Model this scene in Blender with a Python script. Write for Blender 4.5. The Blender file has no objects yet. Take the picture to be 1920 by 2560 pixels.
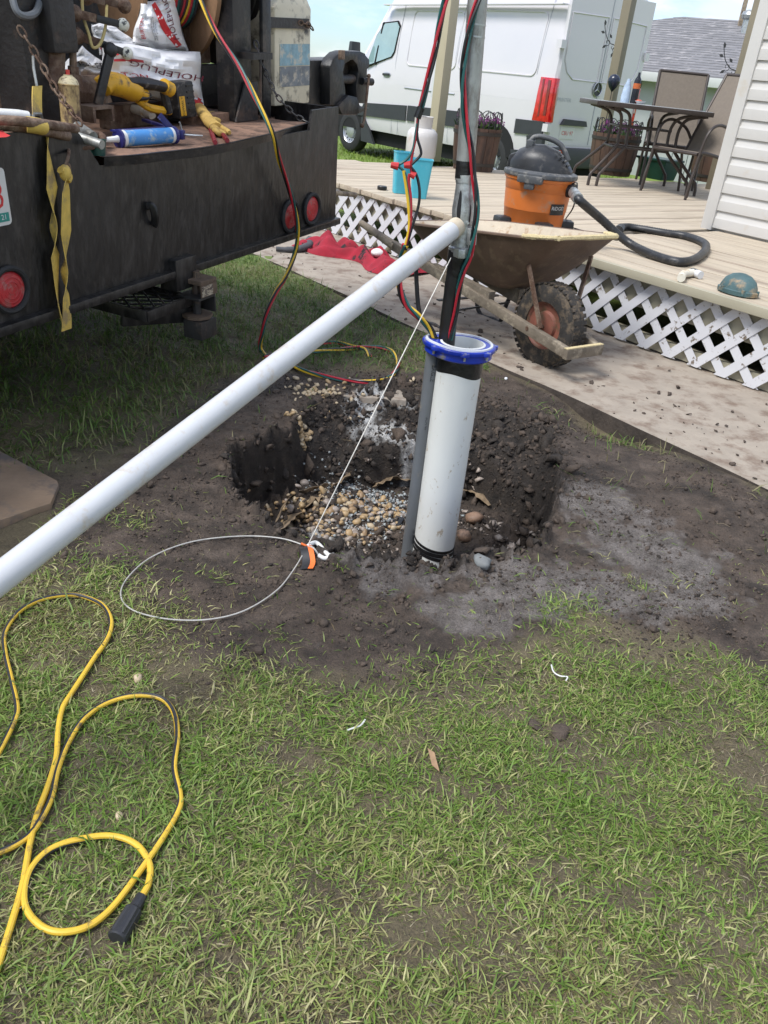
import bpy, bmesh, math, random
import numpy as np
from mathutils import Vector, Matrix
random.seed(7); rng = np.random.default_rng(7)
R_ = math.radians
scene = bpy.context.scene
col = scene.collection

# ------------------------------------------------------------------ camera
FPX, PITCH, ROLL, HCAM = 2078.0, R_(27.85), R_(6.25), 1.225      # photo is 1920 x 2560
CF = np.array([0, math.cos(PITCH), -math.sin(PITCH)])
_U0 = np.cross([1, 0, 0], CF)
CR = math.cos(ROLL) * np.array([1., 0, 0]) + math.sin(ROLL) * _U0
CU = -math.sin(ROLL) * np.array([1., 0, 0]) + math.cos(ROLL) * _U0
CC = np.array([0, 0, HCAM])
cam = bpy.data.cameras.new('camera')
cam.sensor_fit = 'VERTICAL'; cam.sensor_height = 36.0; cam.lens = FPX / 2560 * 36.0
cam.clip_start = 0.05; cam.clip_end = 3000
camo = bpy.data.objects.new('camera', cam); col.objects.link(camo)
m = Matrix.Identity(4)
for i in range(3):
    m[i][0], m[i][1], m[i][2], m[i][3] = CR[i], CU[i], -CF[i], CC[i]
camo.matrix_world = m
scene.camera = camo

# ------------------------------------------------------------------ world, sun, exposure
SUN_EL, SUN_AZ = R_(56), R_(238)      # azimuth clockwise from +Y
world = bpy.data.worlds.new('World'); scene.world = world; world.use_nodes = True
nt = world.node_tree; nt.nodes.clear()
def N(t, nt=nt, **k):
    n = nt.nodes.new(t)
    for a, b in k.items(): setattr(n, a, b)
    return n
out = N('ShaderNodeOutputWorld'); bg = N('ShaderNodeBackground'); bg.inputs['Strength'].default_value = 1.0
sky = N('ShaderNodeTexSky'); sky.sky_type = 'NISHITA'; sky.sun_disc = False
sky.sun_elevation = SUN_EL; sky.sun_rotation = SUN_AZ; sky.air_density = 1.0; sky.dust_density = 0.3; sky.ozone_density = 2.0
sc_ = N('ShaderNodeMix'); sc_.data_type = 'RGBA'; sc_.blend_type = 'MULTIPLY'; sc_.inputs[0].default_value = 1.0
nt.links.new(sky.outputs[0], sc_.inputs[6]); sc_.inputs[7].default_value = (0.055, 0.066, 0.085, 1)
tc = N('ShaderNodeTexCoord')
mp = N('ShaderNodeMapping'); mp.inputs['Scale'].default_value = (1.0, 1.0, 3.2)
nt.links.new(tc.outputs['Generated'], mp.inputs[0])
nz = N('ShaderNodeTexNoise'); nz.inputs['Scale'].default_value = 2.3; nz.inputs['Detail'].default_value = 9; nz.inputs['Roughness'].default_value = .58
nt.links.new(mp.outputs[0], nz.inputs['Vector'])
mr = N('ShaderNodeMapRange'); mr.inputs[1].default_value = .41; mr.inputs[2].default_value = .56; mr.interpolation_type = 'SMOOTHSTEP'
nt.links.new(nz.outputs['Fac'], mr.inputs[0])
nz2 = N('ShaderNodeTexNoise'); nz2.inputs['Scale'].default_value = 5.5; nz2.inputs['Detail'].default_value = 6
nt.links.new(mp.outputs[0], nz2.inputs['Vector'])
cl = N('ShaderNodeValToRGB'); cl.color_ramp.elements[0].position = .35; cl.color_ramp.elements[0].color = (.42, .47, .54, 1)
cl.color_ramp.elements[1].position = .62; cl.color_ramp.elements[1].color = (.72, .73, .75, 1)
nt.links.new(nz2.outputs['Fac'], cl.inputs[0])
mx = N('ShaderNodeMix'); mx.data_type = 'RGBA'
nt.links.new(mr.outputs[0], mx.inputs[0]); nt.links.new(sc_.outputs[2], mx.inputs[6]); nt.links.new(cl.outputs[0], mx.inputs[7])
nt.links.new(mx.outputs[2], bg.inputs['Color']); nt.links.new(bg.outputs[0], out.inputs[0])

sl = bpy.data.lights.new('sun', 'SUN'); sl.energy = 1.8; sl.angle = R_(22); sl.color = (1.0, .975, .94)
so = bpy.data.objects.new('sun', sl); col.objects.link(so)
sd = Vector((math.sin(SUN_AZ) * math.cos(SUN_EL), math.cos(SUN_AZ) * math.cos(SUN_EL), math.sin(SUN_EL)))
so.rotation_euler = sd.to_track_quat('Z', 'Y').to_euler(); so.location = (0, -6, 12)
vs_ = scene.view_settings
vs_.view_transform = 'Standard'; vs_.look = 'None'; vs_.gamma = 1.0; vs_.use_curve_mapping = False
vs_.exposure = 1.16

# ------------------------------------------------------------------ pixel -> place helpers
A3 = lambda *p: np.array(p, float)
def ray(x, y): return CF * FPX + CR * (x - 960) + CU * (1280 - y)
def G(x, y, z=0.):                      # where a photo pixel meets the level z
    q = ray(x, y); return CC + q * ((z - HCAM) / q[2])
def PL(x, y, P, nn):                    # where it meets a plane
    q = ray(x, y); return CC + q * (np.dot(np.asarray(P) - CC, nn) / np.dot(q, nn))
def AT(x, y, zc):                       # at a known distance along the lens axis
    return CC + ray(x, y) * (zc / FPX)
DA = -0.898
DD = A3(math.cos(DA), math.sin(DA), 0); DN = A3(-DD[1], DD[0], 0); ZZ = A3(0, 0, 1)   # along the deck edge / away from it
HD = 0.414                               # deck height
def DP(a, b, z=0.): return DD * a + DN * b + ZZ * z

# ------------------------------------------------------------------ mesh helper
def norm(v): v = np.asarray(v, float); return v / max(1e-9, np.linalg.norm(v))
def cr(pts, k=6, closed=False):
    P = [np.asarray(p, float) for p in pts]; n = len(P); o = []
    rngi = range(n) if closed else range(n - 1)
    for i in rngi:
        if closed: a, b, c, d_ = P[i - 1], P[i], P[(i + 1) % n], P[(i + 2) % n]
        else: a, b, c, d_ = P[max(i - 1, 0)], P[i], P[i + 1], P[min(i + 2, n - 1)]
        for j in range(k):
            t = j / k
            o.append(.5 * (2 * b + (c - a) * t + (2 * a - 5 * b + 4 * c - d_) * t * t + (3 * b - a - 3 * c + d_) * t ** 3))
    if not closed: o.append(P[-1])
    return o
class MB:
    def __init__(s, O=None, ex=None, ey=None, ez=None):
        s.v = []; s.f = []; s.m = []; s.fr(O, ex, ey, ez)
    def fr(s, O=None, ex=None, ey=None, ez=None):
        s.O = A3(0, 0, 0) if O is None else np.asarray(O, float)
        s.E = np.array([A3(1, 0, 0) if ex is None else ex, A3(0, 1, 0) if ey is None else ey, ZZ if ez is None else ez], float)
        return s
    def add(s, vs, fs, mi=0):
        b = len(s.v); vs = np.asarray(vs, float)
        s.v += list(vs @ s.E + s.O); s.f += [tuple(i + b for i in q) for q in fs]; s.m += [mi] * len(fs)
        return s
    def box(s, lo, hi, mi=0):
        (a, b, c), (d, e, f) = lo, hi
        return s.add([(a, b, c), (d, b, c), (d, e, c), (a, e, c), (a, b, f), (d, b, f), (d, e, f), (a, e, f)],
                     [(0, 3, 2, 1), (4, 5, 6, 7), (0, 1, 5, 4), (1, 2, 6, 5), (2, 3, 7, 6), (3, 0, 4, 7)], mi)
    def cbox(s, c, sz, mi=0):
        c = np.asarray(c, float); h = np.asarray(sz, float) / 2; return s.box(c - h, c + h, mi)
    def bar(s, a, b, w, h, up=(0, 0, 1), mi=0):
        a = np.asarray(a, float); b = np.asarray(b, float); t = norm(b - a); x = np.cross(t, up)
        if np.linalg.norm(x) < 1e-4: x = np.cross(t, (1, 0, 0))
        x = norm(x); y = np.cross(x, t); vs = []
        for p in (a, b):
            for i, j in ((-1, -1), (1, -1), (1, 1), (-1, 1)): vs.append(p + x * w / 2 * i + y * h / 2 * j)
        return s.add(vs, [(0, 1, 2, 3)[::-1], (4, 5, 6, 7), (0, 1, 5, 4), (1, 2, 6, 5), (2, 3, 7, 6), (3, 0, 4, 7)], mi)
    def tube(s, pts, r, seg=8, closed=False, caps=True, mi=0, sq=1.0, up=None, tw=0.):
        P = [np.asarray(p, float) for p in pts]; n = len(P)
        rr = [r] * n if np.isscalar(r) else list(r)
        T = []
        for i in range(n):
            a = P[i - 1] if (i > 0 or closed) else P[i]; b = P[(i + 1) % n] if (i < n - 1 or closed) else P[i]
            T.append(norm(b - a))
        x = np.cross(T[0], (0, 0, 1) if up is None else up)
        if np.linalg.norm(x) < 1e-3: x = np.cross(T[0], (1, 0, 0))
        x = norm(x); vs = []
        for i in range(n):
            x = norm(x - T[i] * np.dot(x, T[i])); y = np.cross(T[i], x)
            for k in range(seg):
                a = 2 * math.pi * k / seg + tw * i
                vs.append(P[i] + rr[i] * (math.cos(a) * x + sq * math.sin(a) * y))
        fs = []
        for i in range(n if closed else n - 1):
            j = (i + 1) % n
            for k in range(seg):
                l = (k + 1) % seg; fs.append((i * seg + k, i * seg + l, j * seg + l, j * seg + k))
        if caps and not closed:
            fs.append(tuple(range(seg))[::-1]); fs.append(tuple((n - 1) * seg + k for k in range(seg)))
        return s.add(vs, fs, mi)
    def ribbon(s, pts, side, w, t=.0015, mi=0):
        P = [np.asarray(p, float) for p in pts]; n = len(P); vs = []
        S = [norm(q) for q in side] if np.ndim(side) == 2 else [norm(side)] * n
        W = [w] * n if np.isscalar(w) else w
        for i in range(n):
            tg = norm(P[min(i + 1, n - 1)] - P[max(i - 1, 0)]); nn = norm(np.cross(tg, S[i]))
            for a, b in ((-1, -1), (1, -1), (1, 1), (-1, 1)): vs.append(P[i] + S[i] * W[i] / 2 * a + nn * t / 2 * b)
        fs = [(0, 1, 2, 3)[::-1], tuple(4 * (n - 1) + k for k in range(4))]
        for i in range(n - 1):
            for k in range(4):
                l = (k + 1) % 4; fs.append((4 * i + k, 4 * i + l, 4 * i + 4 + l, 4 * i + 4 + k))
        return s.add(vs, fs, mi)
    def lathe(s, prof, seg=24, mi=0, a0=0, a1=2 * math.pi, caps=False, sx=1., sy=1., c=(0, 0)):
        n = len(prof); full = abs(a1 - a0 - 2 * math.pi) < 1e-6; m = seg if full else seg + 1; vs = []
        for r, z in prof:
            for k in range(m):
                a = a0 + (a1 - a0) * k / seg; vs.append((c[0] + r * math.cos(a) * sx, c[1] + r * math.sin(a) * sy, z))
        fs = []
        for i in range(n - 1):
            for k in range(seg):
                l = (k + 1) % m if full else k + 1
                fs.append((i * m + k, i * m + l, (i + 1) * m + l, (i + 1) * m + k))
        if caps: fs.append(tuple(range(m))[::-1]); fs.append(tuple((n - 1) * m + k for k in range(m)))
        return s.add(vs, fs, mi)
    def prism(s, poly, z0, z1, mi=0):
        n = len(poly); vs = [(p[0], p[1], z0) for p in poly] + [(p[0], p[1], z1) for p in poly]
        fs = [tuple(range(n))[::-1], tuple(range(n, 2 * n))] + [(i, (i + 1) % n, n + (i + 1) % n, n + i) for i in range(n)]
        return s.add(vs, fs, mi)
    def loft(s, rings, caps=True, mi=0, closed=True):
        n = len(rings[0]); vs = [p for r in rings for p in r]; fs = []
        for i in range(len(rings) - 1):
            for k in range(n if closed else n - 1):
                l = (k + 1) % n; fs.append((i * n + k, i * n + l, (i + 1) * n + l, (i + 1) * n + k))
        if caps: fs.append(tuple(range(n))[::-1]); fs.append(tuple((len(rings) - 1) * n + k for k in range(n)))
        return s.add(vs, fs, mi)
    def ball(s, c, r, seg=12, rings=8, mi=0):
        r = (r, r, r) if np.isscalar(r) else r; vs = []; fs = []
        for i in range(rings + 1):
            t = math.pi * i / rings
            for k in range(seg):
                a = 2 * math.pi * k / seg
                vs.append((c[0] + r[0] * math.sin(t) * math.cos(a), c[1] + r[1] * math.sin(t) * math.sin(a), c[2] - r[2] * math.cos(t)))
        for i in range(rings):
            for k in range(seg):
                l = (k + 1) % seg; fs.append((i * seg + k, i * seg + l, (i + 1) * seg + l, (i + 1) * seg + k))
        return s.add(vs, fs, mi)
    def grid(s, fn, nu, nv, mi=0, thick=0.):
        vs = [fn(i / nu, j / nv) for i in range(nu + 1) for j in range(nv + 1)]
        fs = [(i * (nv + 1) + j, (i + 1) * (nv + 1) + j, (i + 1) * (nv + 1) + j + 1, i * (nv + 1) + j + 1) for i in range(nu) for j in range(nv)]
        return s.add(vs, fs, mi)
    def mesh(s, name, off=(0, 0, 0), smooth=True, ang=.6, bevel=0., weld=False):
        me = bpy.data.meshes.new(name)
        me.from_pydata([tuple(p - off) for p in s.v], [], s.f)
        if any(s.m): me.polygons.foreach_set('material_index', s.m)
        if bevel or weld:
            bm = bmesh.new(); bm.from_mesh(me)
            if weld: bmesh.ops.remove_doubles(bm, verts=bm.verts, dist=1e-5)
            if bevel:
                es = [e for e in bm.edges if len(e.link_faces) == 2 and e.calc_face_angle(0) > .5]
                bmesh.ops.bevel(bm, geom=es, offset=bevel, segments=2, profile=.6, affect='EDGES', clamp_overlap=True)
            bm.to_mesh(me); bm.free()
        me.validate(); me.update()
        if smooth:
            me.polygons.foreach_set('use_smooth', [True] * len(me.polygons)); me.set_sharp_from_angle(angle=ang)
        return me
    def build(s, name, mat, parent=None, **k):
        off = A3(0, 0, 0); p = parent
        while p is not None: off = off + np.array(p.location); p = p.parent
        me = s.mesh(name, off, **k)
        for q in (mat if isinstance(mat, (list, tuple)) else [mat]): me.materials.append(MT[q] if isinstance(q, str) else q)
        o = bpy.data.objects.new(name, me); col.objects.link(o)
        if parent is not None: o.parent = parent
        return o
def tag(o, label, cat, group=None):
    o['label'] = label; o['category'] = cat
    if group: o['group'] = group
    return o
def thing(name, loc, label, cat, group=None):
    o = bpy.data.objects.new(name, None); o.empty_display_size = .05; o.location = tuple(float(q) for q in loc)
    col.objects.link(o); return tag(o, label, cat, group)
def copy_of(o, loc, parent):
    c = o.copy(); c.location = loc; c.parent = parent; col.objects.link(c); return c
def copy_tree(root, loc, label, rot=None):
    r = root.copy(); r.location = tuple(float(q) for q in loc); col.objects.link(r); r['label'] = label
    if rot is not None: r.rotation_euler = (0, 0, rot)
    def rec(a, b):
        for ch in list(a.children):
            c = ch.copy(); col.objects.link(c); c.parent = b; rec(ch, c)
    rec(root, r); return r
def text(name, body, size, fn, mat, parent, thick=.0006):
    cu = bpy.data.curves.new(name, 'FONT'); cu.body = body; cu.size = size; cu.align_x = 'CENTER'; cu.align_y = 'CENTER'; cu.resolution_u = 2
    t = bpy.data.objects.new(name, cu); col.objects.link(t)
    dg = bpy.context.evaluated_depsgraph_get(); me = bpy.data.meshes.new_from_object(t.evaluated_get(dg))
    vs = [tuple(v.co) for v in me.vertices]; fs = [tuple(p.vertices) for p in me.polygons]
    bpy.data.objects.remove(t); bpy.data.curves.remove(cu)
    mb = MB(); mb.add([fn(v[0], v[1]) for v in vs], fs)
    return mb.build(name, mat, parent, smooth=False)
def flat(O, ex, ey, off=.0):
    O = np.asarray(O, float); ex = norm(ex); ey = norm(ey); nn = np.cross(ex, ey) * off
    return lambda x, y: O + ex * x + ey * y + nn

# ------------------------------------------------------------------ materials
MT = {}
def mat(name, c, rough=.6, metal=0., var=.15, vs=7., bump=0., bs=60., dirt=None, da=.4, ds=6., dsoft=.12, spec=.5, st=(1, 1, 1), coat=0., alpha=1., trans=0., dst=None, detail=6, emit=None):
    M = bpy.data.materials.new(name); M.use_nodes = True; t = M.node_tree; b = t.nodes['Principled BSDF']
    L = t.links.new
    b.inputs['Roughness'].default_value = rough; b.inputs['Metallic'].default_value = metal
    b.inputs['Specular IOR Level'].default_value = spec; b.inputs['Coat Weight'].default_value = coat
    b.inputs['Alpha'].default_value = alpha; b.inputs['Transmission Weight'].default_value = trans
    tcx = t.nodes.new('ShaderNodeTexCoord'); mpx = t.nodes.new('ShaderNodeMapping'); mpx.inputs['Scale'].default_value = st
    oi = t.nodes.new('ShaderNodeObjectInfo'); vm = t.nodes.new('ShaderNodeVectorMath'); vm.operation = 'MULTIPLY_ADD'
    vm.inputs[0].default_value = (1, 1, 1); vm.inputs[1].default_value = (31., 17., 23.)
    L(oi.outputs['Random'], vm.inputs[0]); L(tcx.outputs['Object'], vm.inputs[2])
    L(vm.outputs[0], mpx.inputs[0])
    n1 = t.nodes.new('ShaderNodeTexNoise'); n1.inputs['Scale'].default_value = vs; n1.inputs['Detail'].default_value = detail; n1.inputs['Roughness'].default_value = .65
    L(mpx.outputs[0], n1.inputs['Vector'])
    rp = t.nodes.new('ShaderNodeValToRGB'); e = rp.color_ramp.elements
    e[0].position = .3; e[1].position = .7
    e[0].color = tuple(q * (1 - var) for q in c) + (1,); e[1].color = tuple(min(1, q * (1 + var)) for q in c) + (1,)
    L(n1.outputs['Fac'], rp.inputs[0]); cur = rp.outputs[0]
    if dirt is not None:
        mp2 = t.nodes.new('ShaderNodeMapping'); mp2.inputs['Scale'].default_value = dst or st; mp2.inputs['Location'].default_value = (3.1, 1.7, 5.3)
        L(vm.outputs[0], mp2.inputs[0])
        n2 = t.nodes.new('ShaderNodeTexNoise'); n2.inputs['Scale'].default_value = ds; n2.inputs['Detail'].default_value = 9; n2.inputs['Roughness'].default_value = .68
        L(mp2.outputs[0], n2.inputs['Vector'])
        r2 = t.nodes.new('ShaderNodeMapRange'); th = .68 - .36 * da
        r2.inputs[1].default_value = th - dsoft / 2; r2.inputs[2].default_value = th + dsoft / 2
        L(n2.outputs['Fac'], r2.inputs[0])
        mxx = t.nodes.new('ShaderNodeMix'); mxx.data_type = 'RGBA'; mxx.inputs[7].default_value = tuple(dirt) + (1,)
        L(r2.outputs[0], mxx.inputs[0]); L(cur, mxx.inputs[6]); cur = mxx.outputs[2]
    L(cur, b.inputs['Base Color'])
    if emit: b.inputs['Emission Color'].default_value = tuple(c) + (1,); b.inputs['Emission Strength'].default_value = emit
    rr = t.nodes.new('ShaderNodeMapRange'); rr.inputs[3].default_value = max(.03, rough - .1); rr.inputs[4].default_value = min(1, rough + .1)
    L(n1.outputs['Fac'], rr.inputs[0]); L(rr.outputs[0], b.inputs['Roughness'])
    if bump:
        n3 = t.nodes.new('ShaderNodeTexNoise'); n3.inputs['Scale'].default_value = bs; n3.inputs['Detail'].default_value = 5
        L(mpx.outputs[0], n3.inputs['Vector']); bp = t.nodes.new('ShaderNodeBump'); bp.inputs['Strength'].default_value = bump; bp.inputs['Distance'].default_value = .01
        L(n3.outputs['Fac'], bp.inputs['Height']); L(bp.outputs[0], b.inputs['Normal'])
    MT[name] = M; return M
RUST = (.16, .085, .05)
mat('steel_rust', (.20, .14, .10), .75, .2, .35, 14, .5, 90, dirt=(.10, .055, .035), da=.5, ds=12)
mat('steel_dark', (.022, .021, .021), .5, .0, .4, 9, .3, 60, dirt=(.09, .06, .045), da=.22, ds=7)
mat('steel_black', (.014, .014, .015), .42, 0, .5, 6, .25, 50, dirt=(.06, .05, .042), da=.28, ds=10)
mat('zinc', (.46, .48, .48), .42, .75, .18, 22, .15, 90, dirt=(.25, .25, .24), da=.35, ds=18)
mat('galv', (.36, .37, .35), .5, .55, .25, 26, .15, 70, dirt=(.20, .19, .17), da=.4, ds=20, st=(1, 1, .4))
mat('pvc_white', (.53, .54, .555), .33, 0, .04, 9, .04, 40, dirt=(.47, .42, .36), da=.22, ds=16)
mat('pvc_case', (.70, .71, .68), .36, 0, .03, 6, .05, 40, dirt=(.45, .38, .29), da=.13, ds=36, dst=(1, 1, .6), dsoft=.06)
mat('pvc_grey', (.13, .14, .15), .45, 0, .08, 8, dirt=(.25, .22, .18), da=.15, ds=12)
mat('tape_black', (.012, .012, .013), .32, 0, .3, 20, .3, 55)
mat('poly_black', (.012, .012, .013), .38, 0, .3, 12, .05)
mat('blue_plastic', (.010, .035, .36), .34, 0, .12, 12, dirt=(.18, .17, .16), da=.15, ds=25)
mat('rubber_white', (.62, .64, .66), .5, 0, .06)
mat('w_red', (.42, .015, .03), .4); mat('w_yellow', (.72, .46, .03), .4); mat('w_black', (.012, .012, .014), .4); mat('w_green', (.012, .09, .085), .4)
mat('nut_red', (.5, .03, .03), .4)
mat('cord_yellow', (.66, .43, .04), .42, 0, .08, 20, dirt=(.10, .07, .05), da=.16, ds=30); mat('cord_black', (.025, .026, .03), .45)
mat('cable', (.52, .50, .46), .45, .3, .15, 60)
mat('mud_clod', (.070, .051, .038), .8, 0, .45, 30, .6, 120)
mat('stone_tan', (.50, .40, .25), .6, 0, .3, 25, .2, 60, dirt=(.25, .17, .1), da=.3, ds=40)
mat('boulder', (.24, .15, .10), .6, 0, .35, 14, .3, 50, dirt=(.07, .05, .04), da=.4, ds=10)
mat('white_paint', (.64, .65, .66), .4, 0, .03, 3)
mat('vinyl', (.52, .505, .475), .48, 0, .03, 3, .03, 60, dirt=(.5, .46, .40), da=.08, ds=8)
mat('lattice', (.62, .62, .65), .4, 0, .02, 4)
mat('lattice_mud', (.60, .60, .62), .45, 0, .03, 4, dirt=(.16, .125, .09), da=.22, ds=22, dsoft=.05)
mat('deck_wood', (.45, .38, .285), .7, 0, .16, 22, .3, 60, dirt=(.30, .235, .175), da=.28, ds=12, st=(.07, 1, 1))
mat('beige_paint', (.37, .34, .25), .55, 0, .06, 4, .05, 30)
mat('old_wood', (.30, .24, .17), .8, 0, .3, 12, .5, 40, dirt=(.12, .09, .07), da=.4, ds=9)
mat('post_beige', (.40, .35, .24), .5, 0, .05, 3); mat('post_brown', (.20, .17, .115), .55, 0, .08, 3)
# ================================================================== GROUND
_perm = rng.permutation(4096); _val = rng.random(4096)
def vn(x, y, s=0):
    xi = np.floor(x).astype(int); yi = np.floor(y).astype(int); fx = x - xi; fy = y - yi
    fx = fx * fx * (3 - 2 * fx); fy = fy * fy * (3 - 2 * fy)
    h = lambda a, b: _val[(_perm[(a + s * 37) % 4096] + b * 57 + s * 11) % 4096]
    return (h(xi, yi) * (1 - fx) + h(xi + 1, yi) * fx) * (1 - fy) + (h(xi, yi + 1) * (1 - fx) + h(xi + 1, yi + 1) * fx) * fy
def fbm(x, y, f, o=4, s=0, g=.5):
    r = np.zeros_like(np.asarray(x, float)); a = 1.; t = 0
    for i in range(o):
        r = r + a * vn(x * f + 13.7 * i, y * f - 7.3 * i, s + i); t += a; a *= g; f *= 2.03
    return r / t
def sst(a, b, x): t = np.clip((x - a) / (b - a), 0, 1); return t * t * (3 - 2 * t)
def sdpoly(x, y, poly):                   # signed distance, positive inside
    x = np.asarray(x, float); y = np.asarray(y, float); dmin = np.full(x.shape, 1e9); ins = np.zeros(x.shape, bool); n = len(poly)
    for i in range(n):
        x0, y0 = poly[i]; x1, y1 = poly[(i + 1) % n]; ex, ey = x1 - x0, y1 - y0
        t = np.clip(((x - x0) * ex + (y - y0) * ey) / (ex * ex + ey * ey), 0, 1)
        dmin = np.minimum(dmin, np.hypot(x - x0 - t * ex, y - y0 - t * ey))
        c = ((y0 > y) != (y1 > y)); ins ^= c & (x < (x1 - x0) * (y - y0) / (y1 - y0 + 1e-12) + x0)
    return np.where(ins, dmin, -dmin)
def gp(*px): return [tuple(G(x, y)[:2]) for x, y in px]
MUD = gp((150, 1190), (300, 1150), (430, 1070), (560, 960), (690, 925), (830, 935), (1000, 925), (1080, 930), (1260, 930), (1390, 985), (1500, 1050), (1700, 1130), (2050, 1290),
         (2080, 1720), (1980, 1720), (1850, 1670), (1720, 1610), (1620, 1620), (1520, 1590), (1430, 1540), (1340, 1600), (1260, 1670), (1100, 1700), (880, 1700), (720, 1690), (620, 1650), (520, 1690), (440, 1640), (330, 1500), (230, 1450), (150, 1440), (100, 1330))
PC = (0.08, 2.66)
_th = np.radians([-180, -160, -130, -90, -53, -20, 8, 30, 48, 70, 90, 110, 135, 152, 170, 180])
_ro = np.array([.64, .64, .66, .70, .61, .54, .54, .64, .84, .88, .90, .76, .62, .54, .60, .65])
_ri = np.array([.60, .58, .52, .30, .55, .505, .51, .52, .48, .43, .41, .41, .46, .50, .57, .60])
_tw = np.array([0, 0, 0, 0, 0, 0, 0, .3, .8, .9, .9, .7, .2, 0, 0, 0])        # how far the side steps down in two tiers
def pit_t(x, y):
    dx = x - PC[0]; dy = y - PC[1]; a = np.arctan2(dy, dx); r = np.hypot(dx, dy)
    w = (fbm(x, y, 7., 3, 5) - .5) * .10 + (fbm(x, y, 26., 2, 9) - .5) * .035
    ro = np.interp(a, _th, _ro) + w; ri = np.interp(a, _th, _ri) + w * .7
    return np.clip((ro - r) / np.maximum(ro - ri, .03), -1.5, 2), np.interp(a, _th, _tw)
def height(x, y):
    x = np.asarray(x, float); y = np.asarray(y, float)
    t, tw = pit_t(x, y); tc_ = np.clip(t, 0, 1)
    s1 = sst(0, 1, tc_); s2 = .28 * sst(0, .75, tc_) + .72 * sst(.86, .98, tc_)
    s = s1 * (1 - tw) + s2 * tw
    mud = sst(-.05, .10, sdpoly(x, y, MUD))
    near = (np.abs(x) < 4) & (y < 7)
    z = -.292 * s
    z = z + s * np.where(tc_ > .95, 1, 0) * 0
    z += .05 * np.exp(-(((x + .22) / .22) ** 2 + ((y - 2.88) / .17) ** 2)) * s
    z += (fbm(x, y, 3.1, 3, 2) - .5) * .035 * (1 - .5 * mud) * near
    calm = 1 - np.exp(-((x - .185) ** 2 + (y - 2.515) ** 2) / .15 ** 2)
    rough = calm * mud * (.25 + .75 * sst(.35, .65, fbm(x, y, 2.2, 2, 40))) * (.24 + 1.25 * sst(-.30, .12, t))
    z += (fbm(x, y, 15, 5, 20, .62) - .5) * .062 * rough
    vq = fbm(x, y, 30, 2, 35); z += (np.abs(vq - .5) * 2) ** .7 * .022 * rough
    z += np.maximum(0, fbm(x, y, 42, 3, 31) - .50) * .11 * rough
    edge = np.exp(-((t + .12) / .22) ** 2); z += .018 * edge * (fbm(x, y, 9, 2, 3) - .2)
    b = x * DN[0] + y * DN[1]; a = x * DD[0] + y * DD[1]
    dug = np.exp(-((a + 2.08) / .24) ** 2) * sst(2.55, 2.80, b); z -= .07 * dug * sst(3.02, 2.92, b)   # scraped along the slab
    z = np.where(b > 2.93, np.minimum(z, -.03), z)
    far = sst(6, 14, np.hypot(x, y)); z -= .13 * far
    return z
def axis(lo, hi, st, far):
    c = np.arange(lo, hi + st / 2, st); o = [st]
    e = []; q = 0
    while q < far: o.append(o[-1] * 1.16); q += o[-1]; e.append(q)
    e = np.array(e); return np.concatenate([(lo - e)[::-1], c, hi + e])
xs = axis(-.72, 1.0, .0088, 0.001); ys = axis(1.78, 3.72, .0088, 0.001)
def outer(c, lo, hi, st, far):
    a = np.arange(c[0] - st, lo, -st)[::-1]; b = np.arange(c[-1] + st, hi, st); c = np.concatenate([a, c, b]); e = []; q = 0; d_ = st
    while q < far: d_ *= 1.16; q += d_; e.append(q)
    e = np.array(e); return np.concatenate([(c[0] - e)[::-1], c, c[-1] + e])
xs = outer(xs, -1.55, 2.15, .0165, 900); ys = outer(ys, .55, 4.3, .0165, 900)
XX, YY = np.meshgrid(xs, ys, indexing='ij'); HZ = height(XX, YY)
nx, ny = XX.shape
vv = np.stack([XX, YY, HZ], -1).reshape(-1, 3)
ii = np.arange(nx * ny).reshape(nx, ny)
ff = np.stack([ii[:-1, :-1], ii[1:, :-1], ii[1:, 1:], ii[:-1, 1:]], -1).reshape(-1, 4)
def fast_mesh(name, v, f):
    me = bpy.data.meshes.new(name); k = f.shape[1]
    me.vertices.add(len(v)); me.vertices.foreach_set('co', np.ascontiguousarray(v, np.float32).ravel())
    me.loops.add(f.size); me.loops.foreach_set('vertex_index', np.ascontiguousarray(f, np.int32).ravel())
    me.polygons.add(len(f)); me.polygons.foreach_set('loop_start', np.arange(0, f.size, k, dtype=np.int32))
    me.update(calc_edges=True); return me
me = fast_mesh('ground', vv, ff); me.polygons.foreach_set('use_smooth', [True] * len(me.polygons))
T_, _ = pit_t(XX, YY)
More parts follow.
